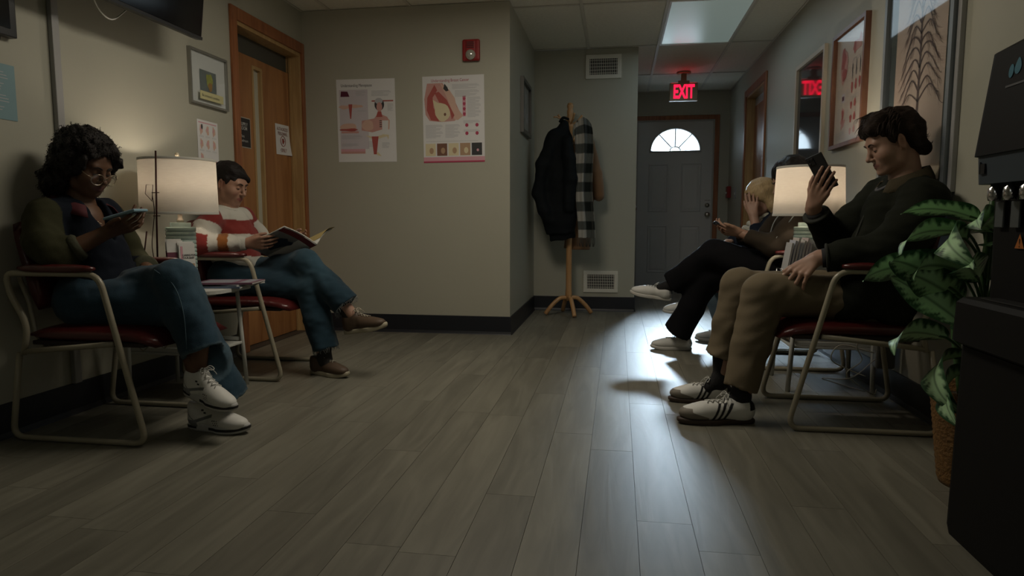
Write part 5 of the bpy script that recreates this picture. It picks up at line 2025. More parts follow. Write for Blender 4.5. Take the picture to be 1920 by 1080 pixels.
# (node x, y, z, azimuth, elevation, roll, scale, mesh)
LV = [(1.03, 2.22, 0.62, 186, 35, 100, 1.00, 0), (1.03, 2.25, 0.47, 182, 18, 95, 0.95, 1), (1.05, 2.20, 0.42, 200, 5, 80, 1.0, 3),
      (1.06, 2.24, 0.80, 175, 12, 75, 0.95, 1), (1.05, 2.20, 0.68, 190, 20, 85, 0.90, 4), (1.08, 2.20, 0.66, 225, 30, 70, 0.9, 0),
      (1.07, 2.26, 0.58, 205, 30, 80, 1.0, 2), (1.03, 2.26, 0.69, 178, 8, 90, 1.05, 0), (1.10, 2.18, 0.76, 250, 25, 60, 0.9, 1),
      (1.10, 2.15, 0.68, 262, 20, 90, 0.95, 2), (1.06, 2.18, 0.55, 235, 12, 100, 0.95, 0), (1.10, 2.15, 0.48, 255, 2, 80, 0.9, 4),
      (1.06, 2.19, 0.38, 215, -5, 85, 0.95, 4), (1.10, 2.16, 0.36, 240, -8, 75, 0.9, 1), (1.14, 2.25, 0.80, 215, 30, 70, 0.85, 4),
      (1.12, 2.30, 0.84, 165, 25, 60, 0.8, 0), (1.15, 2.28, 0.80, 240, 25, 60, 0.8, 2), (1.16, 2.24, 0.80, 20, 45, 60, 0.45, 1),
      (1.14, 2.20, 0.82, 265, 35, 80, 0.8, 4), (1.06, 2.23, 0.52, 170, 40, 110, 0.9, 2), (1.04, 2.20, 0.78, 205, 15, 95, 0.9, 3), (1.12, 2.14, 0.60, 262, 40, 95, 0.9, 0)]
for (x_, y_, z_, az, el, ro, sc, mi) in LV:
    az, el, ro = math.radians(az), math.radians(el), math.radians(ro - 90)
    d = Vector((math.cos(az) * math.cos(el), math.sin(az) * math.cos(el), math.sin(el)))
    o = link('leaf', LM[mi], t)
    o.matrix_parent_inverse = Matrix()
    o.location = Vector((x_, y_, z_)) - t.location
    o.rotation_euler = (Matrix.Rotation(az, 4, 'Z') @ Matrix.Rotation(-el, 4, 'Y') @ Matrix.Rotation(ro * 0.6 + 0.9, 4, 'X')).to_euler()
    o.scale = (sc, sc, sc)
    root = Vector((PX - 0.01, PY, max(0.30, z_ - 0.16)))
    MB().tube(spline([root, (root + Vector((x_, y_, z_))) / 2 + Vector((0, 0, 0.03)), Vector((x_, y_, z_)), Vector((x_, y_, z_)) + d * 0.03], 4), 0.0045, 6).build('leaf_stalk', M_stem, t)

# ---------------------------------------------------------------- people
def frame_from(fwd, up=(0, 0, 1)):
    f = nrm(fwd)
    l = nrm(np.cross(up, f))
    u = np.cross(f, l)
    return np.stack([f, l, u], 1)      # columns: forward, left, up


def head_parts(t, c, R, sc, skin, neck, hairfn, lip=(0.30, 0.10, 0.09), male=False, chest=None, res=0.0028, blush=0.0, brow=(0.02, 0.014, 0.01), lid=None):
    """head in its own axes (x forward, y left, z up, origin between the eyes' level and skull middle)"""
    c = np.asarray(c, float)

    def loc(p):
        return (R.T @ (np.asarray(p, float) - c)) / sc
    s = Sdf(res / sc)
    s.ell((-0.016, 0, 0.032), (0.098, 0.076, 0.086), 0.02)
    s.ell((0.028, 0, -0.012), (0.062, 0.064, 0.086), 0.03)
    s.ell((0.022, 0, -0.062), (0.060, 0.054, 0.045), 0.025)
    s.ell((0.078 if male else 0.073, 0, -0.098), (0.019, 0.025 if male else 0.020, 0.016), 0.018)
    for y in (-1, 1):
        s.cap((-0.004, y * 0.060, -0.030), (0.018, y * 0.050, -0.078), 0.016, 0.014, 0.022)
        s.cap((0.018, y * 0.050, -0.078), (0.060, y * 0.020, -0.098), 0.014, 0.013, 0.02)
        s.ell((0.058, y * 0.041, -0.028), (0.022, 0.019, 0.020), 0.025)
        s.cap((0.052, y * 0.038, -0.035), (0.050, y * 0.028, -0.080), 0.024, 0.018, 0.03)
    s.cap((0.076, -0.034, 0.022), (0.076, 0.034, 0.022), 0.013 if male else 0.011, None, 0.016)
    for y in (-1, 1):
        s.ell((0.094, y * 0.032, 0.000), (0.012, 0.019, 0.012), 0.012, 's')
    for y in (-1, 1):
        s.ell((0.0735, y * 0.0315, 0.001), (0.0145, 0.0150, 0.0138), 0.004)
    s.cap((0.084, 0, 0.012), (0.108, 0, -0.030), 0.0075, 0.0100, 0.010)
    s.ell((0.108, 0, -0.032), (0.0115, 0.0105, 0.0095), 0.007)
    for y in (-1, 1):
        s.ell((0.098, y * 0.0115, -0.037), (0.0095, 0.0068, 0.0070), 0.005)
        s.ell((0.101, y * 0.0065, -0.0455), (0.005, 0.0035, 0.0035), 0.003, 's')
    s.ell((0.078, 0, -0.066), (0.017, 0.028, 0.026), 0.016)
    for y in (-1, 1):
        s.cap((0.0958, y * 0.003, -0.0600), (0.086, y * 0.021, -0.0650), 0.0048, 0.0024, 0.004)
        s.cap((0.0935, y * 0.003, -0.0715), (0.085, y * 0.018, -0.0675), 0.0060, 0.0028, 0.004)
    s.cap((0.1015, -0.016, -0.0655), (0.1015, 0.016, -0.0655), 0.0036, None, 0.0015, 's')
    for y in (-1, 1):
        Re = frame_from((1, y * 0.35, 0.15))
        s.ell((-0.004, y * 0.081, -0.006), (0.018, 0.0070, 0.032), 0.006, R=Re)
        s.ell((0.000, y * 0.089, -0.004), (0.0105, 0.0075, 0.021), 0.004, 's', R=Re)
        s.ell((-0.001, y * 0.077, -0.032), (0.008, 0.006, 0.009), 0.006)
    nk = loc(neck)
    s.cap((-0.030, 0, -0.045), tuple(nk), 0.051 if male else 0.045, 0.060 if male else 0.050, 0.022)
    s.cap((0.000, 0, -0.070), tuple(nk * 0.75 + np.array([0.012, 0, -0.02])), 0.026, 0.03, 0.022)
    if chest:
        for (a, b, ra, rb, fl) in chest:
            s.cap(loc(a), loc(b), ra / sc, rb / sc, 0.035, flat=fl)
    v, q = s.run()
    skin = np.array(skin)

    def col(P):
        L = (P - c) @ R / sc
        C = np.tile(skin, (len(P), 1))
        # lips
        d = np.minimum(segt(L, (0.095, 0.000, -0.0605), (0.087, 0.020, -0.0650))[1], segt(L, (0.095, 0, -0.0605), (0.087, -0.020, -0.0650))[1])
        d = np.minimum(d, np.minimum(segt(L, (0.094, 0, -0.0712), (0.086, 0.017, -0.0680))[1], segt(L, (0.094, 0, -0.0712), (0.086, -0.017, -0.0680))[1]))
        m = np.clip((0.0088 - d) / 0.0025, 0, 1) * (L[:, 0] > 0.075)
        C = C * (1 - m[:, None]) + np.array(lip) * m[:, None]
        for y in (-1, 1):
            d = np.linalg.norm((L - np.array([0.07, y * 0.043, -0.035])) / np.array([0.03, 0.022, 0.02]), axis=1)
            m = np.clip(1 - d, 0, 1) * blush
            C = C * (1 - m[:, None]) + (skin * np.array([1.05, 0.72, 0.70])) * m[:, None]
            d = np.linalg.norm((L - np.array([0.0, y * 0.080, -0.006])) / np.array([0.03, 0.02, 0.04]), axis=1)
            m = np.clip(1 - d, 0, 1) * 0.5
            C = C * (1 - m[:, None]) + (skin * np.array([1.0, 0.72, 0.66])) * m[:, None]
        return C
    W_ = c + (v * sc) @ R.T

    def w(p):
        return Vector(c + R @ (np.asarray(p) * sc))
    def sx(y, z):
        m = (np.abs(v[:, 1] - y) < 0.004) & (np.abs(v[:, 2] - z) < 0.004) & (v[:, 0] > 0.03)
        return float(v[m, 0].max()) if m.any() else 0.085
    # eyes: slim visible crescent under a lowered lid, lashes, brows
    M_eye = vcmat('eye_vc', 0.15, 0.6)
    for y in (-1, 1):
        s2 = Sdf(0.0011)
        s2.ell((0.0745, y * 0.0315, -0.0022), (0.0128, 0.0128, 0.0122), 0.001)
        s2.cut((0, 0, -0.0030), (0, 0, 1), (0.0745, y * 0.0315, 0), 0.03)
        s2.cut((0.079, 0, 0), (-1, 0, 0), (0.0745, y * 0.0315, 0), 0.03)
        ve, qe = s2.run(pad=0.002)
        e = np_mesh('eye', [(c + (ve * sc) @ R.T, qe)], M_eye, t, lambda P: np.where((np.linalg.norm(((P - c) @ R / sc - np.array([0.086, y * 0.0315 - y * 0.001, -0.006]))[:, :], axis=1) < 0.0055)[:, None], np.array([[0.02, 0.014, 0.01]]), np.array([[0.42, 0.38, 0.35]])), 0)
        mb = MB()
        pts = []
        for k in range(9):
            a = -1.0 + 2.0 * k / 8
            pts.append(w((0.0745 + 0.0145 * math.cos(a) * 0.97, y * 0.0315 + 0.0150 * math.sin(a), -0.0036 - 0.0012 * math.cos(a))))
        mb.tube(pts, [0.0004 * sc, 0.0009 * sc, 0.0012 * sc, 0.0014 * sc, 0.0014 * sc, 0.0014 * sc, 0.0012 * sc, 0.0009 * sc, 0.0004 * sc], 6)
        mb.build('eyelashes', mat('lash', (0.012, 0.009, 0.008), 0.6), t)
        mb = MB()
        pts = [w((sx(y * a_, z_) + 0.0006, y * a_, z_)) for a_, z_ in ((0.011, 0.0185), (0.022, 0.0245), (0.035, 0.0265), (0.047, 0.0205))]
        mb.tube(spline(pts, 4), [0.0022 * sc, 0.0032 * sc, 0.0036 * sc, 0.0038 * sc, 0.0038 * sc, 0.0036 * sc, 0.0034 * sc, 0.0030 * sc, 0.0027 * sc, 0.0022 * sc, 0.0018 * sc, 0.0014 * sc, 0.0008 * sc], 6, flat=0.8)
        mb.build('eyebrow', mat('brow_%d' % int(brow[0] * 1000), brow, 0.8), t)
    return (W_, q), col, w


def hand(s, wr, f, n, side, sc=1.0, bends=None, thumb=(0.5, 0.6, 0.3), spread=0.10):
    """adds a hand: f = along the palm, n = back of hand, side = direction of the thumb"""
    wr = np.asarray(wr, float)
    f = nrm(f)
    n = nrm(np.asarray(n, float) - f * np.dot(n, f))
    sd = np.cross(f, n)
    if np.dot(sd, side) < 0:
        sd = -sd
    L = 0.088 * sc
    ks = [0.0335, 0.0115, -0.0105, -0.031]
    kl = [1.0, 1.03, 0.98, 0.90]
    seg = [(0.041, 0.025, 0.019), (0.045, 0.029, 0.020), (0.042, 0.027, 0.019), (0.033, 0.020, 0.017)]
    rad = [(0.0090, 0.0080, 0.0068), (0.0092, 0.0082, 0.0070), (0.0088, 0.0078, 0.0066), (0.0078, 0.0068, 0.0058)]
    bends = bends or [(0.4, 0.5, 0.3)] * 4
    s.cap(wr - f * 0.022 * sc, wr + f * 0.01, 0.027 * sc, 0.0255 * sc, 0.012, flat=(n, 1.35))
    for i in range(4):
        k = wr + f * L * kl[i] + sd * ks[i] * sc
        s.cap(wr + sd * ks[i] * 0.5 * sc + f * 0.005, k - n * 0.002, 0.0135 * sc, 0.0108 * sc, 0.012)
        p = k
        ang = 0.0
        fd0 = nrm(f + sd * (1.5 - i) * spread)
        for j in range(3):
            ang += bends[i][j]
            d = fd0 * math.cos(ang) - n * math.sin(ang)
            e = p + d * seg[i][j] * sc
            s.cap(p, e, rad[i][j] * sc, rad[i][min(2, j + 1)] * sc * 0.98, 0.0035)
            p = e
    # heel of hand and thumb
    s.cap(wr + f * 0.015 + sd * 0.012 * sc, wr + f * 0.045 * sc + sd * 0.022 * sc - n * 0.008, 0.016 * sc, 0.014 * sc, 0.012)
    p = wr + f * 0.022 * sc + sd * 0.022 * sc - n * 0.006
    a, b_, c_ = thumb       # outwards, towards palm, bend at tip
    d = nrm(f * math.cos(a) + sd * math.sin(a) - n * b_)
    e = p + d * 0.040 * sc
    s.cap(p, e, 0.0145 * sc, 0.0115 * sc, 0.008)
    d2 = nrm(d + f * 0.35 - sd * c_ * 0.5 - n * c_ * 0.4)
    g_ = e + d2 * 0.031 * sc
    s.cap(e, g_, 0.0108 * sc, 0.0098 * sc, 0.004)
    d3 = nrm(d2 + f * 0.2 - sd * c_ * 0.6 - n * c_ * 0.3)
    s.cap(g_, g_ + d3 * 0.024 * sc, 0.0098 * sc, 0.0080 * sc, 0.003)


def strands(name, t, roots, step, nseg, r0, mat_, curl=0.0, cfreq=60, seed=1, nside=3):
    """hair locks: roots = list of (p, dir); step(p, d, k) -> next d"""
    g = random.Random(seed)
    mb = MB()
    for p, d, L in roots:
        p, d = Vector(p), Vector(d).normalized()
        pts, ph = [p.copy()], g.uniform(0, 6)
        a = d.orthogonal().normalized()
        b = d.cross(a)
        for k in range(nseg):
            d = step(p, d, k).normalized()
            p = p + d * (L / nseg)
            q = p.copy()
            if curl:
                w = curl * min(1, k / 2)
                q = p + a * math.cos(ph + k * cfreq) * w + b * math.sin(ph + k * cfreq) * w
            pts.append(q)
        mb.tube(pts, [r0 * (1 - 0.85 * (i / nseg) ** 2) for i in range(nseg + 1)], nside, cap=False)
    return mb.build(name, mat_, t, kind='stuff')


SHOE_CACHE = {}


def shoe(t, style, heel, toe, up=(0, 0, 1), sc=1.0, name='shoe', label=None):
    """shoe from heel point to toe point (both on the underside)"""
    if style not in SHOE_CACHE:
        s = Sdf(0.0019 if style in ('court', 'retro') else 0.0027)
        hi = {'runner': 0.100, 'court': 0.072, 'retro': 0.108, 'white': 0.072}[style]
        s.ell((0.215, -0.004, 0.040), (0.062, 0.041, 0.030), 0.02)
        s.ell((0.16, -0.003, 0.045), (0.075, 0.040, 0.036), 0.02)
        s.cap((0.185, 0, 0.048), (0.095, 0, hi - 0.018), 0.026, 0.030, 0.02)
        s.ell((0.055, 0, 0.045), (0.058, 0.034, 0.042), 0.02)
        s.cap((0.042, 0, 0.05), (0.044, 0, hi - 0.010), 0.034, 0.038, 0.02)
        s.cap((0.044, 0, hi - 0.02), (0.075, 0, hi - 0.012), 0.037, 0.033, 0.02)
        s.cap((0.075, 0, 0.06), (0.085, 0, hi + 0.008), 0.030, 0.020, 0.02)
        s.cap((0.048, 0, hi + 0.012), (0.062, 0, hi + 0.05), 0.031, 0.036, 0.006, 's')
        s.cap((0.040, 0, hi + 0.012), (0.066, 0, hi + 0.014), 0.028, 0.024, 0.006, 's')
        s.cut((0, 0, 0.017), (0, 0, -1), (0.14, 0, 0.0), 0.3)
        v, q = s.run(pad=0.004)

        def sole(z0, z1, grow, cm, nm):
            mb = MB()
            pts = []
            for k in range(40):
                a = 2 * PI * k / 40
                x = 0.140 + 0.141 * math.cos(a)
                u = x / 0.28
                w = 0.030 + 0.013 * math.sin(min(1, max(0, (u - 0.25) / 0.75)) * PI) ** 1.0
                if u < 0.5:
                    w = 0.033 - 0.004 * math.sin(u * 2 * PI)
                y = w * math.copysign(abs(math.sin(a)) ** 0.55, math.sin(a))
                pts.append((x, y - 0.003 * math.sin(u * PI)))
            rings = []
            for z, g_ in z_prof(z0, z1, grow):
                ring = []
                for (x, y) in pts:
                    lift = 0.014 * max(0, (x - 0.20) / 0.08) ** 2 if style != 'court' else 0.006 * max(0, (x - 0.20) / 0.08) ** 2
                    ring.append(mb.bm.verts.new((0.14 + (x - 0.14) * g_, y * g_, z + lift)))
                rings.append(ring)
            for A, B in zip(rings, rings[1:]):
                for i in range(40):
                    mb.bm.faces.new((A[i], A[(i + 1) % 40], B[(i + 1) % 40], B[i]))
            mb.bm.faces.new(rings[0][::-1])
            mb.bm.faces.new(rings[-1])
            for f in mb.bm.faces:
                f.smooth = True
            return mb.mesh(nm, cm)

        def z_prof(z0, z1, g_):
            return [(z0, 0.965 * g_), (z0 + (z1 - z0) * 0.25, g_), (z0 + (z1 - z0) * 0.75, g_ * 1.005), (z1, g_ * 0.97)]
        SHOE_CACHE[style] = (v, q, sole)
    v, q, sole = SHOE_CACHE[style]
    heel, toe = np.array(heel, float), np.array(toe, float)
    f = nrm(toe - heel)
    l = nrm(np.cross(up, f))
    u_ = np.cross(f, l)
    R = np.stack([f, l, u_], 1)
    k = np.linalg.norm(toe - heel) / 0.28
    o = heel
    white = np.array([0.66, 0.66, 0.63])

    def col(P):
        Lc = ((P - o) @ R) / k
        x, y, z = Lc[:, 0], Lc[:, 1], Lc[:, 2]
        if style == 'runner':
            C = np.tile([0.085, 0.055, 0.035], (len(P), 1))
            m = (x > 0.085) & (x < 0.18) & (np.abs(y) < 0.013)
            C[m] = [0.06, 0.04, 0.028]
        elif style == 'white':
            C = np.tile(white * 0.95, (len(P), 1))
            m = (x < 0.02) & (z > 0.05)
            C[m] = [0.35, 0.36, 0.34]
        elif style == 'court':
            C = np.tile(white, (len(P), 1))
            C[(z < 0.048 - 0.02 * (0.235 - x) / 0.06) & (x > 0.175)] = [0.20, 0.18, 0.15]
            C[(x > 0.235) & (z < 0.06)] = [0.20, 0.18, 0.15]
            for k_ in range(3):
                xc = 0.155 - 0.021 * k_ - (z - 0.03) * 0.45
                C[(np.abs(x - xc) < 0.0052) & (np.abs(y) > 0.018) & (z < 0.082)] = [0.01, 0.01, 0.012]
            C[(x < 0.028) & (z > 0.056)] = [0.012, 0.012, 0.013]
            C[(np.abs(y) < 0.013) & (x > 0.075) & (x < 0.115) & (z > 0.07)] = [0.5, 0.5, 0.48]
        else:
            C = np.tile(white * 0.97, (len(P), 1))
            g_ = [0.17, 0.18, 0.18]
            zc = 0.045 + (x - 0.06) * 0.35
            C[(np.abs(z - zc) < 0.0065) & (x > 0.050) & (x < 0.135) & (np.abs(y) > 0.015)] = g_
            zc = 0.088 - (x - 0.005) * 0.95
            C[(np.abs(z - zc) < 0.0028) & (x < 0.06)] = g_
            C[(x < 0.062) & (z < 0.048)] = [0.23, 0.24, 0.25]
            for a_ in range(3):
                for b_ in range(3):
                    m = (np.abs(x - (0.142 + 0.010 * a_ + 0.003 * b_)) < 0.0026) & (np.abs(z - (0.052 - 0.008 * b_)) < 0.0026) & (np.abs(y) > 0.015)
                    C[m] = [0.02, 0.02, 0.02]
            for b_ in range(2):
                C[(np.abs(x - (0.092 + 0.008 * b_)) < 0.005) & (np.abs(z - (0.092 - 0.012 * b_)) < 0.004) & (np.abs(y) > 0.012)] = [0.02, 0.02, 0.02]
        return C

    def w(p):
        return Vector(o + R @ (np.asarray(p, float) * k))
    vv = o + (v * k) @ R.T
    sh = np_mesh(name, [(vv, q)], vcmat('shoe_upper', 0.55, 0.4, 0.05, 300), t, col, 1, label=label)
    sole_c = {'runner': (0.42, 0.38, 0.28), 'white': (0.48, 0.47, 0.44), 'court': (0.045, 0.028, 0.02), 'retro': (0.45, 0.45, 0.44)}[style]
    hs_ = {'runner': 0.026, 'white': 0.022, 'court': 0.019, 'retro': 0.030}[style]
    Mw = Matrix([list(R[i] * k) + [o[i]] for i in range(3)] + [[0, 0, 0, 1]])
    me = sole(0.0, hs_, 1.02, mat('sole_' + style, sole_c, 0.6), 'sole')
    me.transform(Mw)
    link('sole', me, sh)
    if style == 'retro':
        me = sole(0.008, 0.024, 1.035, mat('sole_black', (0.012, 0.012, 0.013), 0.5), 'sole_inlay')
        bm = bmesh.new()
        bm.from_mesh(me)
        dl = [f_ for f_ in bm.faces if 0.055 < f_.calc_center_median().x < 0.125 or f_.calc_center_median().x < 0.0]
        bmesh.ops.delete(bm, geom=dl, context='FACES')
        bm.to_mesh(me)
        bm.free()
        me.transform(Mw)
        link('sole_inlay', me, sh)
    if style == 'court':
        mb = MB()
        zt = 0.092
        mb.poly([w((0.083, -0.008, zt)), w((0.083, 0.008, zt)), w((0.092, 0.008, zt - 0.002)), w((0.092, -0.008, zt - 0.002))], Vector(R[:, 2]) * 0.003)
        mb.build('tongue_tag', mat('tag_blue', (0.03, 0.08, 0.30), 0.5), sh)
    # laces
    M_l = mat('laces_' + ('cream' if style == 'runner' else 'white'), (0.42, 0.38, 0.30) if style == 'runner' else (0.5, 0.5, 0.47), 0.8)
    hi = {'runner': 0.100, 'court': 0.072, 'retro': 0.108, 'white': 0.072}[style]

    def top(x):
        m = (np.abs(v[:, 0] - x) < 0.005) & (np.abs(v[:, 1]) < 0.012)
        return (float(v[m, 2].max()) if m.any() else hi) + 0.0015

    def edge(x):
        m = (np.abs(v[:, 0] - x) < 0.005) & (np.abs(np.abs(v[:, 1]) - 0.018) < 0.003)
        return (float(v[m, 2].max()) if m.any() else hi) + 0.001
    mb = MB()
    for i in range(5):
        x = 0.178 - i * 0.019
        for sg in (-1, 1):
            mb.tube([w((x, -sg * 0.017, edge(x))), w((x - 0.006, -sg * 0.007, top(x - 0.006) + 0.001)), w((x - 0.013, sg * 0.007, top(x - 0.013) + 0.0015)), w((x - 0.019, sg * 0.017, edge(x - 0.019)))], 0.0019 * k, 6)
    mb.build('lacing', M_l, sh)
    x = 0.096
    for sg in (-1, 1):
        pts = spline([w((x, 0, top(x) + 0.002)), w((x + 0.006, sg * 0.022, top(x) + 0.012)), w((x + 0.016, sg * 0.034, top(x) + 0.000)), w((x + 0.018, sg * 0.022, top(x) - 0.004)), w((x + 0.003, sg * 0.002, top(x) + 0.003))], 5)
        mb = MB().tube(pts, 0.0018 * k, 6)
        mb.build('lace_bow', M_l, sh)
        MB().tube(spline([w((x, 0, top(x) + 0.003)), w((x + 0.014, sg * 0.012, top(x) + 0.008)), w((x + 0.03, sg * 0.026, top(x) - 0.008)), w((x + 0.036, sg * 0.032, top(x) - 0.020))], 4), 0.0016 * k, 6).build('lace_end', M_l, sh)
    return sh


def phone(label, c, long_, nrm_, L=0.155, Wd=0.076, th=0.009, case=(0.3, 0.5, 0.6), cams=True, glow=0.25):
    """nrm_ points out of the screen, long_ towards the top edge"""
    lo = Vector(long_).normalized()
    n = Vector(nrm_)
    n = (n - lo * n.dot(lo)).normalized()
    w = lo.cross(n)
    t = thing('phone', label, 'phone', c)
    M = Matrix((w, lo, n)).transposed().to_4x4()
    M.translation = Vector(c)
    mb = MB().box((-Wd / 2, -L / 2, -th / 2), (Wd / 2, L / 2, th / 2), 0.003, M)
    mb.build('case', mat('case_' + str(int(case[0] * 100)), case, 0.35), t)
    MB().box((-Wd / 2 + 0.004, -L / 2 + 0.004, th / 2), (Wd / 2 - 0.004, L / 2 - 0.004, th / 2 + 0.0006), 0, M).build('screen', emis('screen_glow', (0.45, 0.55, 0.65), glow), t)
    if cams:
        MB().box((Wd / 2 - 0.036, L / 2 - 0.040, -th / 2 - 0.002), (Wd / 2 - 0.004, L / 2 - 0.006, -th / 2), 0.002, M).build('camera_bump', mat('case_' + str(int(case[0] * 100)), case, 0.3), t)
        for a, b in ((0.013, 0.014), (0.028, 0.014), (0.013, 0.031)):
            mb = MB().lathe([(0.0055, 0), (0.006, -0.002), (0.004, -0.0025), (0.0005, -0.0026)], (0, 0, 0), 14)
            bmesh.ops.transform(mb.bm, matrix=M @ Matrix.Translation((Wd / 2 - a + 0.001, L / 2 - b, -th / 2 - 0.0018)), verts=mb.bm.verts[:])
            mb.build('camera_lens', mat('lens_black', (0.01, 0.01, 0.012), 0.08), t)
    return t


def legs(s, hip, kn, an, r=(0.088, 0.064, 0.05), k=0.03):
    s.chain([hip, kn], [r[0], r[1]], k)
    s.chain([kn, an], [r[1] * 0.96, r[2]], k)


def trouser_leg(s, hip, kn, hem, r, k=0.025, flat=None, inner=None):
    """r = hip, knee, hem radii; hem is cut flat and hollowed"""
    s.cap(hip, kn, r[0], r[1], k)
    kn, hem = np.array(kn, float), np.array(hem, float)
    mid = kn * 0.45 + hem * 0.55
    s.cap(kn, mid, r[1], (r[1] + r[2]) / 2 * 0.97, k)
    s.cap(mid, hem, (r[1] + r[2]) / 2 * 0.97, r[2], k, end=True, flat=flat)


def hollow(s, kn, hem, r, flat=None):
    kn, hem = np.array(kn, float), np.array(hem, float)
    d = nrm(hem - kn)
    s.cap(hem - d * 0.02, hem + d * 0.06, r - 0.024, r - 0.014, 0.004, 's', flat=flat)


# ======================= woman with glasses (left foreground) =======================
def build_w1():
    t = thing('person', 'woman with dark curly hair and glasses in olive and navy jacket reading her phone', 'person', (-2.0, 2.42, 0))
    skin = (0.125, 0.062, 0.034)
    hc = (-2.112, 2.42, 1.060)
    R = frame_from((math.cos(0.44), -0.12, -math.sin(0.44)))
    neck = (-2.175, 2.42, 0.905)
    hipR, hipL = (-2.10, 2.345, 0.515), (-2.10, 2.51, 0.515)
    knR, anR = (-1.655, 2.345, 0.500), (-1.605, 2.41, 0.10)
    knL, anL = (-1.690, 2.345, 0.610), (-1.602, 2.318, 0.250)
    shR, shL = (-2.185, 2.265, 0.845), (-2.175, 2.595, 0.860)
    elR, wrR = (-2.090, 2.225, 0.705), (-1.965, 2.335, 0.795)
    elL, wrL = (-2.120, 2.675, 0.640), (-1.985, 2.570, 0.630)
    chest = [((-2.16, 2.42, 0.90), (-2.135, 2.42, 0.78), 0.06, 0.085, ((1, 0, 0), 1.2)), ((-2.175, 2.35, 0.87), (-2.175, 2.49, 0.875), 0.045, 0.045, None)]
    hd, col, w = head_parts(t, hc, R, 0.95, skin, neck, None, lip=(0.13, 0.045, 0.04), chest=chest, brow=(0.012, 0.008, 0.006))
    # limbs and trunk under the clothes
    s = Sdf(0.009)
    s.chain([(-2.10, 2.43, 0.53), (-2.13, 2.43, 0.68), (-2.155, 2.42, 0.82)], [0.115, 0.105, 0.105], 0.04, flat=((1, 0, 0), 1.3))
    for h, k_, a in ((hipR, knR, anR), (hipL, knL, anL)):
        legs(s, h, k_, a, (0.080, 0.055, 0.036))
    s.cap(shL, elL, 0.045, 0.036, 0.02).cap(elL, wrL, 0.036, 0.026, 0.02)
    s.cap(shR, elR, 0.045, 0.036, 0.02)
    s2 = Sdf(0.0033)
    s2.cap(elR, wrR, 0.040, 0.0255, 0.01)
    hand(s2, wrR, (0.82, 0.10, 0.25), (0.1, -0.55, -0.85), (-0.1, -0.9, 0.4), 0.95, [(0.35, 0.5, 0.3), (0.3, 0.55, 0.4), (0.3, 0.6, 0.4), (0.3, 0.6, 0.5)], (0.75, -0.35, 0.3))
    s3 = Sdf(0.0033)
    s3.cap((-2.02, 2.60, 0.632), wrL, 0.029, 0.0255, 0.01)
    hand(s3, wrL, (0.55, -0.60, -0.45), (0.3, 0.1, 0.9), (0.8, 0.5, 0), 0.92, [(0.35, 0.4, 0.2), (0.4, 0.4, 0.2), (0.45, 0.4, 0.2), (0.5, 0.4, 0.3)], (0.5, 0.2, 0.2))
    s4 = Sdf(0.004)
    s4.cap((-1.595, 2.320, 0.35), anL, 0.040, 0.0300, 0.01).cap(anL, (-1.612, 2.322, 0.212), 0.0300, 0.028, 0.015)
    np_mesh('body', [hd, s.run(), s2.run(), s3.run(), s4.run()], vcmat('skin', 0.5, 0.4, 0.02, 400, sss=0.08), t, col)
    # jacket: navy body with olive sleeves
    s = Sdf(0.0065)
    s.chain([(-2.085, 2.43, 0.565), (-2.125, 2.43, 0.70), (-2.155, 2.425, 0.82)], [0.145, 0.137, 0.128], 0.04, flat=((1, 0, 0), 1.12))
    s.chain([(-2.19, 2.30, 0.855), (-2.185, 2.42, 0.885), (-2.18, 2.56, 0.868)], [0.066, 0.060, 0.066], 0.04)
    s.chain([shR, (-2.150, 2.225, 0.75), elR], [0.064, 0.066, 0.060], 0.03)
    s.cap(elR, (-2.032, 2.268, 0.742), 0.058, 0.048, 0.03, end=True)
    s.chain([shL, (-2.16, 2.655, 0.74), elL], [0.064, 0.062, 0.056], 0.03)
    s.cap(elL, (-2.005, 2.590, 0.637), 0.064, 0.048, 0.025, end=True)
    # open neckline
    s.cap((-2.150, 2.42, 0.98), (-2.045, 2.42, 0.80), 0.062, 0.030, 0.012, 's')
    s.cap((-2.06, 2.42, 0.90), (-2.02, 2.42, 0.765), 0.05, 0.012, 0.01, 's')
    navy, olive = np.array([0.008, 0.011, 0.018]), np.array([0.040, 0.040, 0.020])

    def jc(P):
        C = np.tile(navy, (len(P), 1))
        dR = np.minimum(segt(P, shR, elR)[1], segt(P, elR, wrR)[1])
        dL = np.minimum(segt(P, shL, elL)[1], segt(P, elL, wrL)[1])
        tr = segt(P, shR, elR)[0]
        tl = segt(P, shL, elL)[0]
        m = ((dR < 0.105) & (P[:, 1] < 2.285)) | ((dL < 0.10) & (P[:, 1] > 2.60))
        C[m] = olive
        return C
    f1, f2 = wobble(0.0045, 20, 1), wobble(0.0022, 48, 2)
    np_mesh('jacket', [s.run(lambda P: f1(P) + f2(P))], vcmat('cloth_cotton', 0.9, 0.15, 0.15, 350, sheen=0.0), t, jc)
    # collar: two red lapel leaves and navy stand
    M_cr, M_cn = mat('collar_red', (0.07, 0.008, 0.013), 0.8), mat('collar_navy', (0.014, 0.018, 0.026), 0.8)
    for sg in (-1, 1):
        rows, rows2 = [], []
        for i in range(9):
            q = i / 8
            a = PI - sg * (0.25 + 2.05 * q)
            cxx, cyy = -2.178 + 0.006 * q, 2.42
            rr_ = 0.062 + 0.010 * q
            top_ = Vector((cxx + rr_ * math.cos(a) * 1.05 + 0.035 * q, cyy + rr_ * math.sin(a), 0.965 - 0.065 * q))
            out_ = Vector((cxx + (rr_ + 0.042) * math.cos(a) * 1.0 + 0.05 * q, cyy + (rr_ + 0.045) * math.sin(a), 0.925 - 0.075 * q))
            rows.append([top_ * (1 - v) + out_ * v + Vector((0, 0, 0.016 * math.sin(PI * v))) for v in (0, 0.25, 0.5, 0.75, 1)])
        mb = MB().grid(rows)
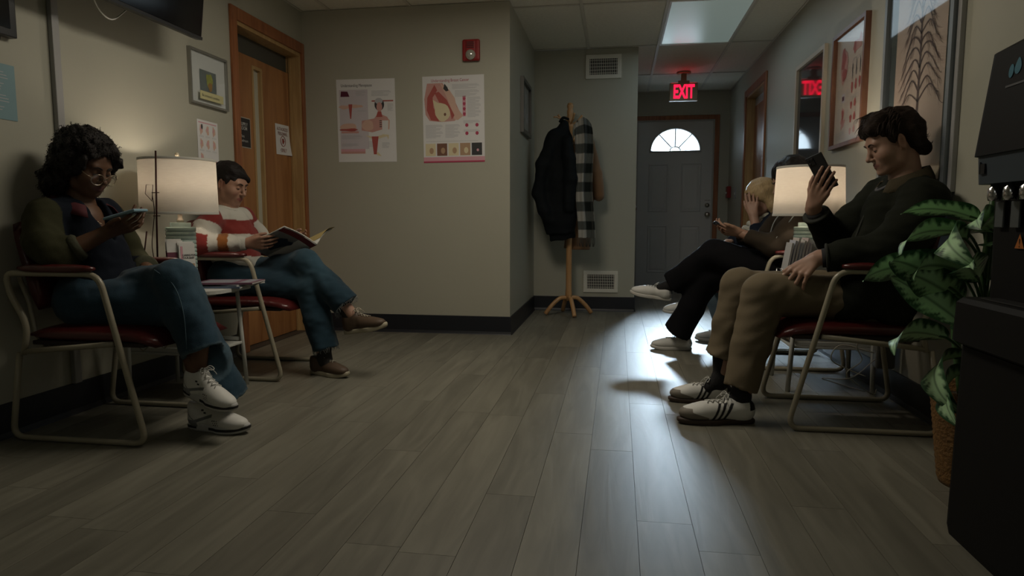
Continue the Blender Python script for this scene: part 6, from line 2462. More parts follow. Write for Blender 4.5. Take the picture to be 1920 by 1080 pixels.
        o = mb.build('collar_leaf', M_cr if True else M_cn, t, fix=False)
        md = o.modifiers.new('s', 'SOLIDIFY')
        md.thickness = 0.004
    # front edges of the jacket
    for sg in (-1, 1):
        MB().tube(spline([(-2.150, 2.42 + sg * 0.078, 0.895), (-2.090, 2.42 + sg * 0.058, 0.84), (-2.035, 2.42 + sg * 0.022, 0.775), (-2.012, 2.42 + sg * 0.006, 0.70), (-1.985, 2.42 + sg * 0.004, 0.60)], 5), 0.0065, 6, flat=0.6).build('front_edge', M_cn, t)
    for z in (0.72, 0.655):
        MB().lathe([(0.006, 0), (0.006, 0.002), (0.001, 0.003)], (-2.000 + (0.72 - z) * 0.2, 2.41, z), 12, 'x').build('button', M_nickel, t)
    # rolled cuffs
    for el, cu in ((elR, (-2.032, 2.268, 0.742)), (elL, (-2.005, 2.590, 0.637))):
        e_, c_ = Vector(el), Vector(cu)
        d = (c_ - e_).normalized()
        MB().tube([c_ - d * 0.030, c_ - d * 0.022, c_ - d * 0.004, c_ + d * 0.004], [0.044, 0.053, 0.052, 0.044], 20).build('rolled_cuff', mat('olive_cuff', (0.045, 0.046, 0.024), 0.85, bump=0.2, bscale=90), t)
    # jeans
    s = Sdf(0.0065)
    s.cap((-2.10, 2.36, 0.535), (-2.10, 2.50, 0.535), 0.112, 0.112, 0.03)
    hemR, hemL = (-1.545, 2.425, 0.125), (-1.568, 2.315, 0.335)
    trouser_leg(s, hipR, knR, hemR, (0.100, 0.076, 0.086))
    trouser_leg(s, hipL, knL, hemL, (0.098, 0.078, 0.082))
    hollow(s, knR, hemR, 0.086)
    hollow(s, knL, hemL, 0.082)
    g1, g2 = wobble(0.004, 17, 5), wobble(0.0016, 60, 6)

    def jn(P):
        b = np.array([0.024, 0.053, 0.080])
        n_ = wobble(0.14, 22, 8)(P)[:, None]
        C = b * (1 + n_)
        for kn in (knL, knR):
            d = np.linalg.norm(P - np.array(kn) - np.array([0.03, 0, 0.05]), axis=1)
            m = np.clip(1 - d / 0.16, 0, 1)[:, None] * 0.35
            C = C * (1 - m) + np.array([0.062, 0.112, 0.150]) * m
        for hem in (hemR, hemL):
            kn = knR if hem == hemR else knL
            d = nrm(np.array(hem) - np.array(kn))
            q = (P - np.array(hem)) @ d
            m = (q > -0.014) & (np.linalg.norm(P - np.array(hem), axis=1) < 0.13)
            C[m] = [0.055, 0.095, 0.125]
        return C
    np_mesh('jeans', [s.run(lambda P: g1(P) + g2(P))], vcmat('denim', 0.9, 0.15, 0.25, 500, sheen=0.1), t, jn)
    M_st = mat('denim_seam', (0.055, 0.10, 0.13), 0.9)
    MB().tube(spline([(-1.72, 2.262, 0.655), (-1.645, 2.262, 0.60), (-1.60, 2.250, 0.50), (-1.585, 2.240, 0.36)], 6), 0.0022, 6).build('seam', M_st, t)
    # shoes
    shoe(t, 'retro', (-1.702, 2.405, 0.0), (-1.428, 2.372, 0.0), label='white high shoe with grey panels, flat on the floor')
    shoe(t, 'retro', (-1.665, 2.335, 0.165), (-1.420, 2.270, 0.112), (0.2, -0.1, 1), label='white high shoe with grey panels, crossed on top')
    # hair: big soft curls down to the shoulders
    M_h = mat('curly_hair', (0.010, 0.007, 0.006), 0.6, spec=0.35, bump=0.5, bscale=220)
    s = Sdf(0.006)

    def hw(p):
        return tuple(np.array(hc) + R @ (np.array(p) * 0.95))
    s.ell(hw((-0.030, 0, 0.055)), (0.108, 0.097, 0.090), 0.03, R=R)
    s.ell(hw((-0.050, 0.005, 0.035)), (0.088, 0.095, 0.095), 0.04, R=R)
    for y in (-1, 1):
        s.ell(hw((-0.040, y * 0.080, -0.02)), (0.052, 0.036, 0.085), 0.03, R=R)
        s.ell(hw((-0.062, y * 0.085, -0.105)), (0.052, 0.042, 0.055), 0.03, R=R)
        s.cap(hw((0.055, y * 0.030, 0.105)), hw((0.070, y * 0.074, 0.050)), 0.022, 0.014, 0.025)
        s.cap(hw((0.055, y * 0.076, 0.040)), hw((0.030, y * 0.084, -0.03)), 0.016, 0.014, 0.02)
    s.ell(hw((-0.092, 0, -0.06)), (0.056, 0.092, 0.095), 0.04, R=R)
    s.ell(hw((0.120, 0, -0.012)), (0.090, 0.070, 0.098), 0.010, 's', R=R)
    s.ell(hw((0.03, 0, -0.12)), (0.075, 0.058, 0.085), 0.02, 's', R=R)
    h1, h2 = wobble(0.007, 55, 11), wobble(0.0035, 120, 12)
    hv = s.run(lambda P: h1(P) + h2(P))
    np_mesh('hair', [hv], M_h, t, smooth_it=0)
    g = random.Random(4)
    V_ = hv[0]
    ctr = np.array(hw((-0.05, 0, 0.0)))
    roots = []
    fc = np.array(hc)
    for _ in range(3000):
        p = V_[g.randrange(len(V_))]
        Lp = R.T @ (p - fc)
        if Lp[0] > 0.045 and Lp[2] < 0.075:
            continue
        d = nrm(p - ctr) + np.array([g.uniform(-.5, .5), g.uniform(-.5, .5), g.uniform(-.7, .2)])
        roots.append((p - nrm(p - ctr) * 0.008, d, g.uniform(0.012, 0.030)))
    strands('curls', t, roots, lambda p, d, k: d + Vector((g.uniform(-.6, .6), g.uniform(-.6, .6), g.uniform(-.8, .3))), 6, 0.0018, M_h, curl=0.005, cfreq=1.5, seed=3)
    # glasses
    M_gl = mat('glasses_metal', (0.42, 0.36, 0.26), 0.25, 0.8)
    gt = thing('glasses', None, None, hc)
    keep(gt, t)
    for y in (-1, 1):
        ring = [w((0.1125 - 0.010 * abs(math.cos(a)) * (1 if math.cos(a) * y > 0 else 0.2), y * 0.034 + 0.0265 * math.cos(a), -0.020 + 0.0235 * math.sin(a))) for a in [2 * PI * k / 28 for k in range(28)]]
        MB().tube(ring, 0.0014, 6, True).build('rim', M_gl, gt)
        mb = MB().poly([Vector(p) for p in ring])
        mb.build('lens', glassmat('spectacle_lens', (0.93, 0.92, 0.9), 0.02, 0.05), gt)
        MB().tube([w((0.106, y * 0.060, -0.014)), w((0.088, y * 0.073, -0.008)), w((0.01, y * 0.083, 0.008)), w((-0.008, y * 0.084, -0.004))], 0.0013, 6).build('temple', M_gl, gt)
    MB().tube(spline([w((0.1125, -0.0085, -0.014)), w((0.1165, 0, -0.010)), w((0.1125, 0.0085, -0.014))], 4), 0.0013, 6).build('bridge', M_gl, gt)
    # necklace
    MB().tube(spline([(-2.135, 2.375, 0.905), (-2.095, 2.395, 0.86), (-2.060, 2.42, 0.825), (-2.090, 2.445, 0.86), (-2.135, 2.465, 0.905)], 6), 0.0009, 5).build('necklace', M_gl, t)
    phone('pale blue phone held low by the woman with glasses', (-1.893, 2.345, 0.862), (0.90, -0.05, 0.22), (-0.22, 0.0, 0.95), 0.148, 0.074, 0.010, (0.22, 0.36, 0.44))


build_w1()


def cap_pts(a, b, ra, rb):
    return None


def hair_lock(mb, pts, r, n=5, flat=0.6):
    P = spline(pts, 5)
    N = len(P) - 1
    mb.tube(P, [r * (0.55 + 0.45 * math.sin(PI * min(1, 0.35 + i / N))) * (1 - (i / N) ** 3) + 0.0003 for i in range(N + 1)], n, cap=False, flat=flat)


def sock(t, an, up_, toe, m):
    s = Sdf(0.005)
    s.cap(an, up_, 0.0345, 0.042, 0.01)
    s.cap(an, tuple(np.array(an) * 0.75 + np.array(toe) * 0.25 - np.array([0, 0, 0.03])), 0.034, 0.030, 0.02)
    s.cap(an, (an[0] * 1.0, an[1], an[2] - 0.035), 0.034, 0.032, 0.02)
    return np_mesh('sock', [s.run()], m, t)


# ======================= young man (right foreground) =======================
def build_m():
    t = thing('person', 'young man with wavy brown hair and dark jacket raising a black phone', 'person', (1.0, 3.0, 0))
    skin = (0.36, 0.215, 0.155)
    hc = (1.110, 3.0, 1.160)
    R = frame_from((-math.cos(0.42), -0.02, -math.sin(0.42)))
    neck = (1.180, 3.0, 0.985)
    hipL, hipR = (1.075, 2.915, 0.505), (1.075, 3.095, 0.505)
    knL, anL = (0.605, 2.885, 0.538), (0.522, 2.83, 0.115)
    knR, anR = (0.560, 3.125, 0.542), (0.485, 3.130, 0.120)
    shL, shR = (1.165, 2.815, 0.900), (1.135, 3.185, 0.935)
    elL, wrL = (1.030, 2.785, 0.722), (0.795, 2.86, 0.684)
    elR, wrR = (0.975, 3.235, 0.745), (0.845, 3.110, 0.903)
    hd, col, w = head_parts(t, hc, R, 1.0, skin, neck, None, lip=(0.27, 0.12, 0.10), male=True, blush=0.4, brow=(0.030, 0.018, 0.012), chest=[((1.17, 3.0, 0.98), (1.14, 3.0, 0.90), 0.06, 0.06, None)])
    s = Sdf(0.010)
    s.chain([(1.085, 3.0, 0.53), (1.13, 3.0, 0.70), (1.155, 3.0, 0.87)], [0.115, 0.115, 0.12], 0.04, flat=((1, 0, 0), 1.25))
    legs(s, hipL, knL, anL, (0.082, 0.058, 0.038))
    legs(s, hipR, knR, anR, (0.082, 0.058, 0.038))
    s.cap(shL, elL, 0.05, 0.04, 0.02).cap(elL, (0.86, 2.84, 0.695), 0.04, 0.03, 0.02).cap(shR, elR, 0.05, 0.04, 0.02).cap(elR, (0.90, 3.16, 0.86), 0.04, 0.03, 0.02)
    s2 = Sdf(0.003)
    s2.cap((0.86, 2.84, 0.695), wrL, 0.031, 0.028, 0.01)
    hand(s2, wrL, (-0.66, -0.30, -0.52), (-0.25, -0.62, 0.72), (-0.7, 0.5, 0.1), 1.05, [(0.30, 0.30, 0.15), (0.45, 0.35, 0.2), (0.55, 0.4, 0.2), (0.6, 0.4, 0.25)], (0.40, -0.05, 0.1), 0.16)
    s3 = Sdf(0.003)
    s3.cap((0.880, 3.146, 0.845), wrR, 0.031, 0.028, 0.01)
    nh = (-0.62, -0.66, -0.38)
    hand(s3, wrR, (0.17, -0.59, 0.79), nh, (0.3, 0.6, 0.5), 1.02, [(0.02, 0.22, 0.25), (0.05, 0.22, 0.25), (0.06, 0.25, 0.28), (0.10, 0.30, 0.30)], (0.7, 0.35, 0.3), 0.04)
    np_mesh('body', [hd, s.run(), s2.run(), s3.run()], vcmat('skin', 0.5), t, col)
    # jacket
    s = Sdf(0.0065)
    s.chain([(1.075, 3.0, 0.55), (1.12, 3.0, 0.70), (1.150, 3.0, 0.86)], [0.160, 0.150, 0.148], 0.05, flat=((1, 0, 0), 1.10))
    s.chain([(1.185, 2.85, 0.915), (1.185, 3.0, 0.965), (1.165, 3.15, 0.945)], [0.085, 0.070, 0.085], 0.04)
    s.chain([shL, (1.105, 2.775, 0.80), elL], [0.086, 0.086, 0.078], 0.035)
    s.cap(elL, (0.835, 2.848, 0.690), 0.074, 0.056, 0.03, end=True)
    s.chain([shR, (1.06, 3.235, 0.83), elR], [0.084, 0.080, 0.072], 0.035)
    s.cap(elR, (0.864, 3.132, 0.866), 0.068, 0.052, 0.03, end=True)
    # skirts of the jacket on the seat
    s.chain([(1.10, 2.885, 0.60), (0.96, 2.868, 0.53), (0.90, 2.865, 0.475)], [0.11, 0.095, 0.045], 0.04)
    s.chain([(1.10, 3.115, 0.60), (0.98, 3.135, 0.53)], [0.11, 0.085], 0.04)
    s.cap((1.12, 2.87, 0.55), (1.10, 2.85, 0.47), 0.10, 0.07, 0.03)
    s.cap((0.870, 3.138, 0.858), (0.850, 3.118, 0.893), 0.036, 0.034, 0.004, 's')
    s.cap((0.85, 2.845, 0.690), (0.82, 2.852, 0.688), 0.040, 0.040, 0.004, 's')
    base = np.array([0.011, 0.013, 0.0085])
    f1, f2 = wobble(0.0055, 17, 21), wobble(0.0022, 42, 22)
    np_mesh('jacket', [s.run(lambda P: f1(P) + f2(P))], vcmat('cloth_cotton'), t, lambda P: np.tile(base, (len(P), 1)))
    M_jd = mat('jacket_dark_edge', (0.014, 0.016, 0.011), 0.85)
    # corduroy collar: folded band round the neck, low in front
    rows = []
    for i in range(25):
        a = -2.55 + 5.10 * i / 24          # 0 = back (towards the wall)
        bk = math.cos(a)
        ctr = Vector((1.165, 3.0, 1.005))
        r0 = 0.063
        p0 = ctr + Vector((r0 * bk * 1.15, r0 * math.sin(a), 0.034 * bk + 0.020))
        p1 = ctr + Vector(((r0 + 0.016) * bk * 1.15, (r0 + 0.018) * math.sin(a), 0.034 * bk + 0.026))
        p2 = ctr + Vector(((r0 + 0.036) * bk * 1.15 - 0.004, (r0 + 0.042) * math.sin(a), 0.034 * bk - 0.016))
        p3 = ctr + Vector(((r0 + 0.040) * bk * 1.15 - 0.006, (r0 + 0.050) * math.sin(a), 0.034 * bk - 0.034))
        rows.append([p0, p1, p2, p3])
    o = MB().grid(rows).build('collar', mat('corduroy_olive', (0.045, 0.034, 0.014), 0.9, bump=0.5, bscale=60, stretch=(1, 8, 1)), t, fix=False)
    md = o.modifiers.new('s', 'SOLIDIFY')
    md.thickness = 0.006
    MB().tube(spline([(1.075, 2.985, 0.968), (1.035, 2.985, 0.91), (1.00, 2.985, 0.82), (0.965, 2.985, 0.70), (0.93, 2.985, 0.60)], 5), 0.009, 6, flat=0.5).build('front_placket', M_jd, t)
    MB().tube(spline([(1.095, 2.945, 0.985), (1.070, 2.965, 0.968), (1.062, 3.0, 0.962), (1.075, 3.03, 0.972)], 4), 0.007, 8).build('shirt_collar', mat('shirt_grey', (0.09, 0.09, 0.10), 0.8), t)
    for (a, b_) in (((0.875, 2.838, 0.695), (0.835, 2.848, 0.690)), ((0.882, 3.148, 0.840), (0.864, 3.132, 0.866))):
        a, b_ = Vector(a), Vector(b_)
        d = (b_ - a).normalized()
        MB().tube([b_ - d * 0.008, b_ - d * 0.004, b_ + d * 0.003, b_ + d * 0.005], [0.050, 0.0585, 0.0575, 0.050], 20).build('cuff_edge', M_jd, t)
        MB().tube([b_ - d * 0.01, b_ + d * 0.018], [0.040, 0.038], 16).build('shirt_cuff', mat('shirt_dark', (0.012, 0.012, 0.014), 0.85), t)
    MB().lathe([(0.008, 0), (0.008, 0.002), (0.001, 0.003)], (0.905, 2.79, 0.715), 12, 'y').build('cuff_button', M_nickel, t)
    # trousers
    s = Sdf(0.0065)
    s.cap((1.07, 2.92, 0.53), (1.07, 3.09, 0.53), 0.115, 0.115, 0.03)
    hemL, hemR = (0.512, 2.828, 0.140), (0.478, 3.128, 0.225)
    trouser_leg(s, hipL, knL, hemL, (0.105, 0.086, 0.073))
    trouser_leg(s, hipR, knR, hemR, (0.105, 0.084, 0.072))
    hollow(s, knL, hemL, 0.073)
    hollow(s, knR, hemR, 0.072)
    g1, g2 = wobble(0.005, 15, 31), wobble(0.002, 45, 32)
    khaki = np.array([0.155, 0.125, 0.082])

    def kc(P):
        return khaki * (1 + wobble(0.06, 12, 35)(P)[:, None])
    np_mesh('trousers', [s.run(lambda P: g1(P) + g2(P))], vcmat('twill', 0.9, 0.15, 0.15, 500), t, kc)
    M_sock = mat('black_sock', (0.010, 0.010, 0.011), 0.9, bump=0.4, bscale=60, stretch=(6, 6, 1))
    sock(t, (0.520, 2.830, 0.115), (0.515, 2.832, 0.20), (0.26, 2.78, 0.05), M_sock)
    sock(t, (0.482, 3.130, 0.115), (0.480, 3.130, 0.28), (0.26, 3.12, 0.05), M_sock)
    shoe(t, 'court', (0.572, 2.835, 0.0), (0.262, 2.780, 0.0), label='white low shoe with three black side stripes, near foot')
    shoe(t, 'court', (0.532, 3.150, 0.0), (0.250, 3.118, 0.0), label='white low shoe with three black side stripes, far foot')
    # hair
    M_h = mat('brown_hair', (0.022, 0.013, 0.009), 0.65, spec=0.2, bump=0.6, bscale=60, stretch=(1, 1, 5))

    def hw(p):
        return tuple(np.array(hc) + R @ np.array(p))
    s = Sdf(0.0045)
    s.ell(hw((-0.026, 0, 0.045)), (0.105, 0.086, 0.092), 0.02, R=R)
    s.ell(hw((-0.075, 0, -0.005)), (0.056, 0.068, 0.080), 0.03, R=R)
    s.cap(hw((-0.090, -0.03, -0.07)), hw((-0.090, 0.03, -0.07)), 0.026, 0.026, 0.03)
    s.cap(hw((0.035, -0.045, 0.108)), hw((0.035, 0.045, 0.108)), 0.032, 0.032, 0.03)
    s.cap(hw((0.070, -0.042, 0.082)), hw((0.074, 0.042, 0.082)), 0.022, 0.022, 0.025)
    for y in (-1, 1):
        s.cap(hw((0.020, y * 0.078, 0.030)), hw((0.016, y * 0.079, -0.006)), 0.012, 0.006, 0.012)
        s.cap(hw((-0.045, y * 0.074, 0.02)), hw((-0.055, y * 0.070, -0.045)), 0.018, 0.014, 0.02)
    s.ell(hw((0.118, 0, -0.022)), (0.080, 0.074, 0.080), 0.006, 's', R=R)
    s.ell(hw((0.030, 0, -0.085)), (0.075, 0.09, 0.062), 0.01, 's', R=R)
    for y in (-1, 1):
        s.ell(hw((0.000, y * 0.092, -0.010)), (0.024, 0.022, 0.038), 0.006, 's', R=R)
    h1, h2 = wobble(0.004, 40, 41), wobble(0.002, 110, 42)
    np_mesh('hair', [s.run(lambda P: h1(P) + h2(P))], M_h, t, smooth_it=1)
    g = random.Random(8)
    mb = MB()
    for k in range(420):
        # locks start over the skull and sweep forward and to the side
        a = g.uniform(-1.3, 1.3)
        b_ = g.uniform(-0.2, 1.35)
        x0 = -0.03 + 0.10 * math.sin(b_) * math.cos(a) * g.uniform(0.7, 1.0)
        y0 = 0.084 * math.sin(a)
        z0 = 0.045 + 0.090 * math.cos(a) * math.cos(b_ * 0.6)
        if x0 < -0.09:
            continue
        p = np.array([x0, y0, z0])
        L = g.uniform(0.035, 0.075)
        sw = g.uniform(-0.3, 0.9)
        d = np.array([0.8, 0.25 * sw + 0.4 * y0 / 0.08, 0.15])
        pts = [p]
        for q in range(4):
            d = d + np.array([0.05, g.uniform(-.2, .2), -0.40 + g.uniform(-.15, .2)])
            p = p + nrm(d) * L / 4
            e = (p - np.array([-0.026, 0, 0.045])) / np.array([0.108, 0.088, 0.094])
            nn = np.linalg.norm(e)
            if nn < 1.0:
                p = np.array([-0.026, 0, 0.045]) + e / nn * np.array([0.108, 0.088, 0.094])
            pts.append(p)
        if pts[-1][2] < 0.035 and pts[-1][0] > 0.05:
            continue
        hair_lock(mb, [w(q) for q in pts], g.uniform(0.0025, 0.005), 4)
    # fringe curls standing out over the forehead
    for k in range(60):
        y0 = g.uniform(-0.045, 0.045)
        p = np.array([0.062, y0, 0.095 + g.uniform(-.012, .012)])
        L = g.uniform(0.03, 0.062)
        an = g.uniform(0.1, 0.7)
        pts = [p]
        for q in range(6):
            an -= g.uniform(0.25, 0.75)
            p = p + np.array([math.cos(an), g.uniform(-.3, .3), math.sin(an)]) * L / 6
            pts.append(p)
        hair_lock(mb, [w(q) for q in pts], g.uniform(0.0012, 0.0035), 4)
    for k in range(26):
        y0 = g.uniform(-0.04, 0.04)
        p = np.array([0.04 + g.uniform(-.03, .02), y0, 0.125])
        pts = [p, p + np.array([0.018, 0, 0.016]), p + np.array([0.036, 0.004, 0.018]), p + np.array([0.052, 0.006, 0.004])]
        hair_lock(mb, [w(q) for q in pts], 0.0009, 4)
    for k in range(30):
        a = g.uniform(-1.0, 1.0)
        p = np.array([-0.115 * math.cos(a) + 0.0, 0.07 * math.sin(a), g.uniform(-0.06, 0.06)])
        pts = [p, p + np.array([-0.008, 0, -0.012]), p + np.array([-0.020, 0, -0.018]), p + np.array([-0.028, 0, -0.010])]
        hair_lock(mb, [w(q) for q in pts], 0.0025, 4)
    mb.build('hair_locks', M_h, t, kind='stuff')
    phone('black phone raised in the young man\'s hand', (0.858, 3.052, 1.045), (-0.48, 0.0, 0.88), (0.62, 0.66, 0.38), 0.160, 0.077, 0.010, (0.015, 0.015, 0.017), glow=0.15)


build_m()


# ======================= woman in the striped sweater =======================
def build_w2():
    t = thing('person', 'woman with short dark hair in a red and white striped sweater reading a magazine', 'person', (-2.0, 3.42, 0))
    skin = (0.36, 0.205, 0.145)
    hc = (-2.108, 3.42, 1.040)
    R = frame_from((math.cos(0.34), -0.10, -math.sin(0.34)))
    neck = (-2.145, 3.42, 0.895)
    hipR, hipL = (-2.09, 3.335, 0.515), (-2.09, 3.505, 0.515)
    knR, anR = (-1.640, 3.365, 0.478), (-1.570, 3.370, 0.110)      # foot on the floor
    knL, anL = (-1.665, 3.380, 0.605), (-1.410, 3.385, 0.335)      # crossed on top
    shR, shL = (-2.135, 3.275, 0.835), (-2.125, 3.575, 0.850)
    elR, wrR = (-2.140, 3.205, 0.715), (-1.935, 3.270, 0.718)
    elL, wrL = (-2.040, 3.650, 0.690), (-1.850, 3.560, 0.735)
    hd, col, w = head_parts(t, hc, R, 0.93, skin, neck, None, lip=(0.28, 0.10, 0.09), blush=0.8, brow=(0.018, 0.013, 0.010), chest=[((-2.13, 3.42, 0.90), (-2.11, 3.42, 0.82), 0.05, 0.06, None)])
    s = Sdf(0.010)
    s.chain([(-2.09, 3.42, 0.53), (-2.11, 3.42, 0.68), (-2.125, 3.42, 0.81)], [0.11, 0.10, 0.10], 0.04, flat=((1, 0, 0), 1.3))
    legs(s, hipR, knR, anR, (0.078, 0.054, 0.034))
    legs(s, hipL, knL, anL, (0.078, 0.054, 0.034))
    s.cap(shL, elL, 0.045, 0.036, 0.02).cap(elL, wrL, 0.036, 0.026, 0.02).cap(shR, elR, 0.045, 0.036, 0.02).cap(elR, wrR, 0.036, 0.026, 0.02)
    s2 = Sdf(0.0032)
    s2.cap((-1.97, 3.26, 0.718), wrR, 0.027, 0.0255, 0.01)
    hand(s2, wrR, (0.93, 0.12, 0.02), (0.05, -0.85, -0.35), (0.1, -0.2, 0.9), 0.92, [(0.2, 0.35, 0.3), (0.25, 0.4, 0.3), (0.3, 0.4, 0.3), (0.3, 0.5, 0.3)], (0.45, 0.25, 0.3), 0.03)
    s3 = Sdf(0.0032)
    s3.cap((-1.90, 3.585, 0.728), wrL, 0.027, 0.0255, 0.01)
    hand(s3, wrL, (0.90, -0.25, 0.02), (0.1, 0.85, -0.40), (0.1, 0.2, 0.9), 0.92, [(0.2, 0.5, 0.3)] * 4, (0.45, 0.25, 0.3), 0.03)
    s4 = Sdf(0.005)
    s4.cap((-1.51, 3.385, 0.45), anL, 0.038, 0.034, 0.01)
    np_mesh('body', [hd, s.run(), s2.run(), s3.run(), s4.run()], vcmat('skin', 0.5), t, col)
    # sweater
    s = Sdf(0.006)
    s.chain([(-2.085, 3.42, 0.575), (-2.10, 3.42, 0.68), (-2.125, 3.42, 0.80)], [0.138, 0.128, 0.118], 0.04, flat=((1, 0, 0), 1.10))
    s.chain([(-2.14, 3.30, 0.845), (-2.138, 3.42, 0.868), (-2.13, 3.55, 0.855)], [0.058, 0.052, 0.058], 0.04)
    s.chain([(-2.06, 3.37, 0.74), (-2.06, 3.47, 0.74)], [0.075, 0.075], 0.04)
    s.chain([shR, (-2.15, 3.225, 0.77), elR], [0.064, 0.064, 0.060], 0.03)
    s.chain([elR, (-2.03, 3.235, 0.722), (-1.955, 3.262, 0.718)], [0.058, 0.048, 0.041], 0.025, end=True)
    s.chain([shL, (-2.09, 3.63, 0.76), elL], [0.062, 0.060, 0.055], 0.03)
    s.cap(elL, (-1.885, 3.577, 0.730), 0.054, 0.040, 0.02, end=True)
    s.cap((-2.13, 3.42, 0.98), (-2.125, 3.42, 0.915), 0.066, 0.048, 0.008, 's')
    wht, red, rust = np.array([0.50, 0.49, 0.44]), np.array([0.20, 0.030, 0.026]), np.array([0.23, 0.085, 0.022])
    wv = wobble(0.004, 14, 51)

    def sc_(P):
        z = P[:, 2] + wv(P) + (P[:, 0] + 2.1) * 0.10
        C = np.tile(wht, (len(P), 1))
        C[(z > 0.775) & (z < 0.850)] = red
        C[(z > 0.655) & (z < 0.705)] = red
        C[z < 0.60] = rust
        for sh, el, wr in ((shR, elR, wrR), (shL, elL, wrL)):
            t1, d1 = segt(P, sh, el)
            t2, d2 = segt(P, el, wr)
            yy = np.abs(P[:, 1] - 3.42)
            m1 = (d1 < 0.085) & (d1 <= d2) & (yy > 0.135)
            m2 = (d2 < 0.075) & (d2 < d1) & (yy > 0.11)
            C[m1] = wht
            C[m1 & (t1 < 0.22)] = red
            C[m1 & (t1 > 0.82)] = red
            C[m2] = wht
            C[m2 & (t2 < 0.16)] = red
            C[m2 & (t2 > 0.38) & (t2 < 0.62)] = rust
        return C
    f1, f2 = wobble(0.0045, 19, 52), wobble(0.0015, 60, 53)
    np_mesh('sweater', [s.run(lambda P: f1(P) + f2(P))], vcmat('knit', 0.95, 0.1, 0.5, 420, sheen=0.15), t, sc_)
    M_rib = mat('knit_white', (0.50, 0.49, 0.44), 0.95, bump=0.6, bscale=300)
    ring = [(-2.128 + 0.060 * math.cos(a), 3.42 + 0.066 * math.sin(a), 0.908 - 0.018 * math.cos(a)) for a in [2 * PI * k / 24 for k in range(24)]]
    MB().tube(ring, 0.011, 8, True).build('neckband', M_rib, t)
    for a, b_ in (((-1.985, 3.252, 0.719), (-1.938, 3.268, 0.718)), ((-1.915, 3.591, 0.727), (-1.875, 3.572, 0.731))):
        MB().tube([a, tuple(np.array(a) * .9 + np.array(b_) * .1), b_], [0.040, 0.043, 0.036], 18, cap=True).build('cuff', M_rib, t)
    # jeans, raw hems
    s = Sdf(0.0065)
    s.cap((-2.09, 3.35, 0.53), (-2.09, 3.49, 0.53), 0.110, 0.110, 0.03)
    hemR, hemL = (-1.555, 3.365, 0.150), (-1.440, 3.385, 0.385)
    trouser_leg(s, hipR, knR, hemR, (0.098, 0.072, 0.070))
    trouser_leg(s, hipL, knL, hemL, (0.098, 0.076, 0.076))
    hollow(s, knR, hemR, 0.070)
    hollow(s, knL, hemL, 0.076)
    g1, g2 = wobble(0.004, 17, 55), wobble(0.0016, 60, 56)

    def jn(P):
        b = np.array([0.020, 0.045, 0.066])
        C = b * (1 + wobble(0.14, 22, 58)(P)[:, None])
        for kn in (knL, knR):
            d = np.linalg.norm(P - np.array(kn) - np.array([0.03, -0.03, 0.03]), axis=1)
            m = np.clip(1 - d / 0.15, 0, 1)[:, None] * 0.4
            C = C * (1 - m) + np.array([0.055, 0.11, 0.145]) * m
        return C
    np_mesh('jeans', [s.run(lambda P: g1(P) + g2(P))], vcmat('denim', 0.9), t, jn)
    g = random.Random(3)
    M_fr = mat('frayed_thread', (0.22, 0.24, 0.24), 0.9)
    for kn, hem, r in ((knR, hemR, 0.068), (knL, hemL, 0.074)):
        h_, k_ = Vector(hem), Vector(kn)
        d = (h_ - k_).normalized()
        a = d.orthogonal().normalized()
        b_ = d.cross(a)
        mb = MB()
        for k in range(90):
            an = 2 * PI * k / 90 + g.uniform(-.03, .03)
            p = h_ + (a * math.cos(an) + b_ * math.sin(an)) * r - d * 0.006
            L = g.uniform(0.008, 0.024)
            mb.tube([p, p + d * L * 0.6 + Vector((g.uniform(-.004, .004), g.uniform(-.004, .004), -L * 0.2)), p + d * L * 0.8 + Vector((g.uniform(-.008, .008), g.uniform(-.008, .008), -L * 0.6))], 0.0007, 4)
        mb.build('frayed_hem', M_fr, t, kind='stuff')
    M_sk = mat('dark_sock', (0.02, 0.018, 0.016), 0.9)
    sock(t, (-1.568, 3.372, 0.10), (-1.562, 3.370, 0.17), (-1.41, 3.31, 0.04), M_sk)
    s5 = Sdf(0.005)
    s5.cap((-1.46, 3.386, 0.395), (-1.415, 3.390, 0.305), 0.040, 0.034, 0.01)
    np_mesh('sock', [s5.run()], M_sk, t)
    shoe(t, 'runner', (-1.655, 3.400, 0.0), (-1.408, 3.318, 0.0), label='brown lace-up shoe with pale sole, flat on the floor')
    shoe(t, 'runner', (-1.452, 3.400, 0.222), (-1.198, 3.350, 0.268), (-0.15, 0, 1), label='brown lace-up shoe with pale sole, raised in the air')
    # hair: short crop with a swept fringe
    M_h = mat('dark_crop_hair', (0.010, 0.007, 0.0065), 0.55, spec=0.25, bump=0.5, bscale=50, stretch=(1, 1, 6))

    def hw(p):
        return tuple(np.array(hc) + R @ (np.array(p) * 0.93))
    s = Sdf(0.0042)
    s.ell(hw((-0.022, 0, 0.040)), (0.098, 0.079, 0.085), 0.02, R=R)
    s.ell(hw((-0.062, 0, -0.01)), (0.050, 0.060, 0.075), 0.03, R=R)
    s.cap(hw((-0.080, -0.02, -0.07)), hw((-0.080, 0.02, -0.07)), 0.022, 0.022, 0.02)
    s.cap(hw((0.030, -0.055, 0.085)), hw((0.073, 0.040, 0.055)), 0.020, 0.014, 0.02)
    s.cap(hw((0.055, -0.02, 0.082)), hw((0.078, 0.045, 0.042)), 0.016, 0.009, 0.02)
    for y in (-1, 1):
        s.cap(hw((0.022, y * 0.072, 0.040)), hw((0.026, y * 0.074, 0.004)), 0.010, 0.004, 0.012)
    s.ell(hw((0.118, 0.0, -0.028)), (0.080, 0.080, 0.078), 0.004, 's', R=R)
    s.ell(hw((0.030, 0, -0.09)), (0.075, 0.09, 0.066), 0.01, 's', R=R)
    for y in (-1, 1):
        s.ell(hw((0.000, y * 0.090, -0.012)), (0.022, 0.020, 0.036), 0.005, 's', R=R)
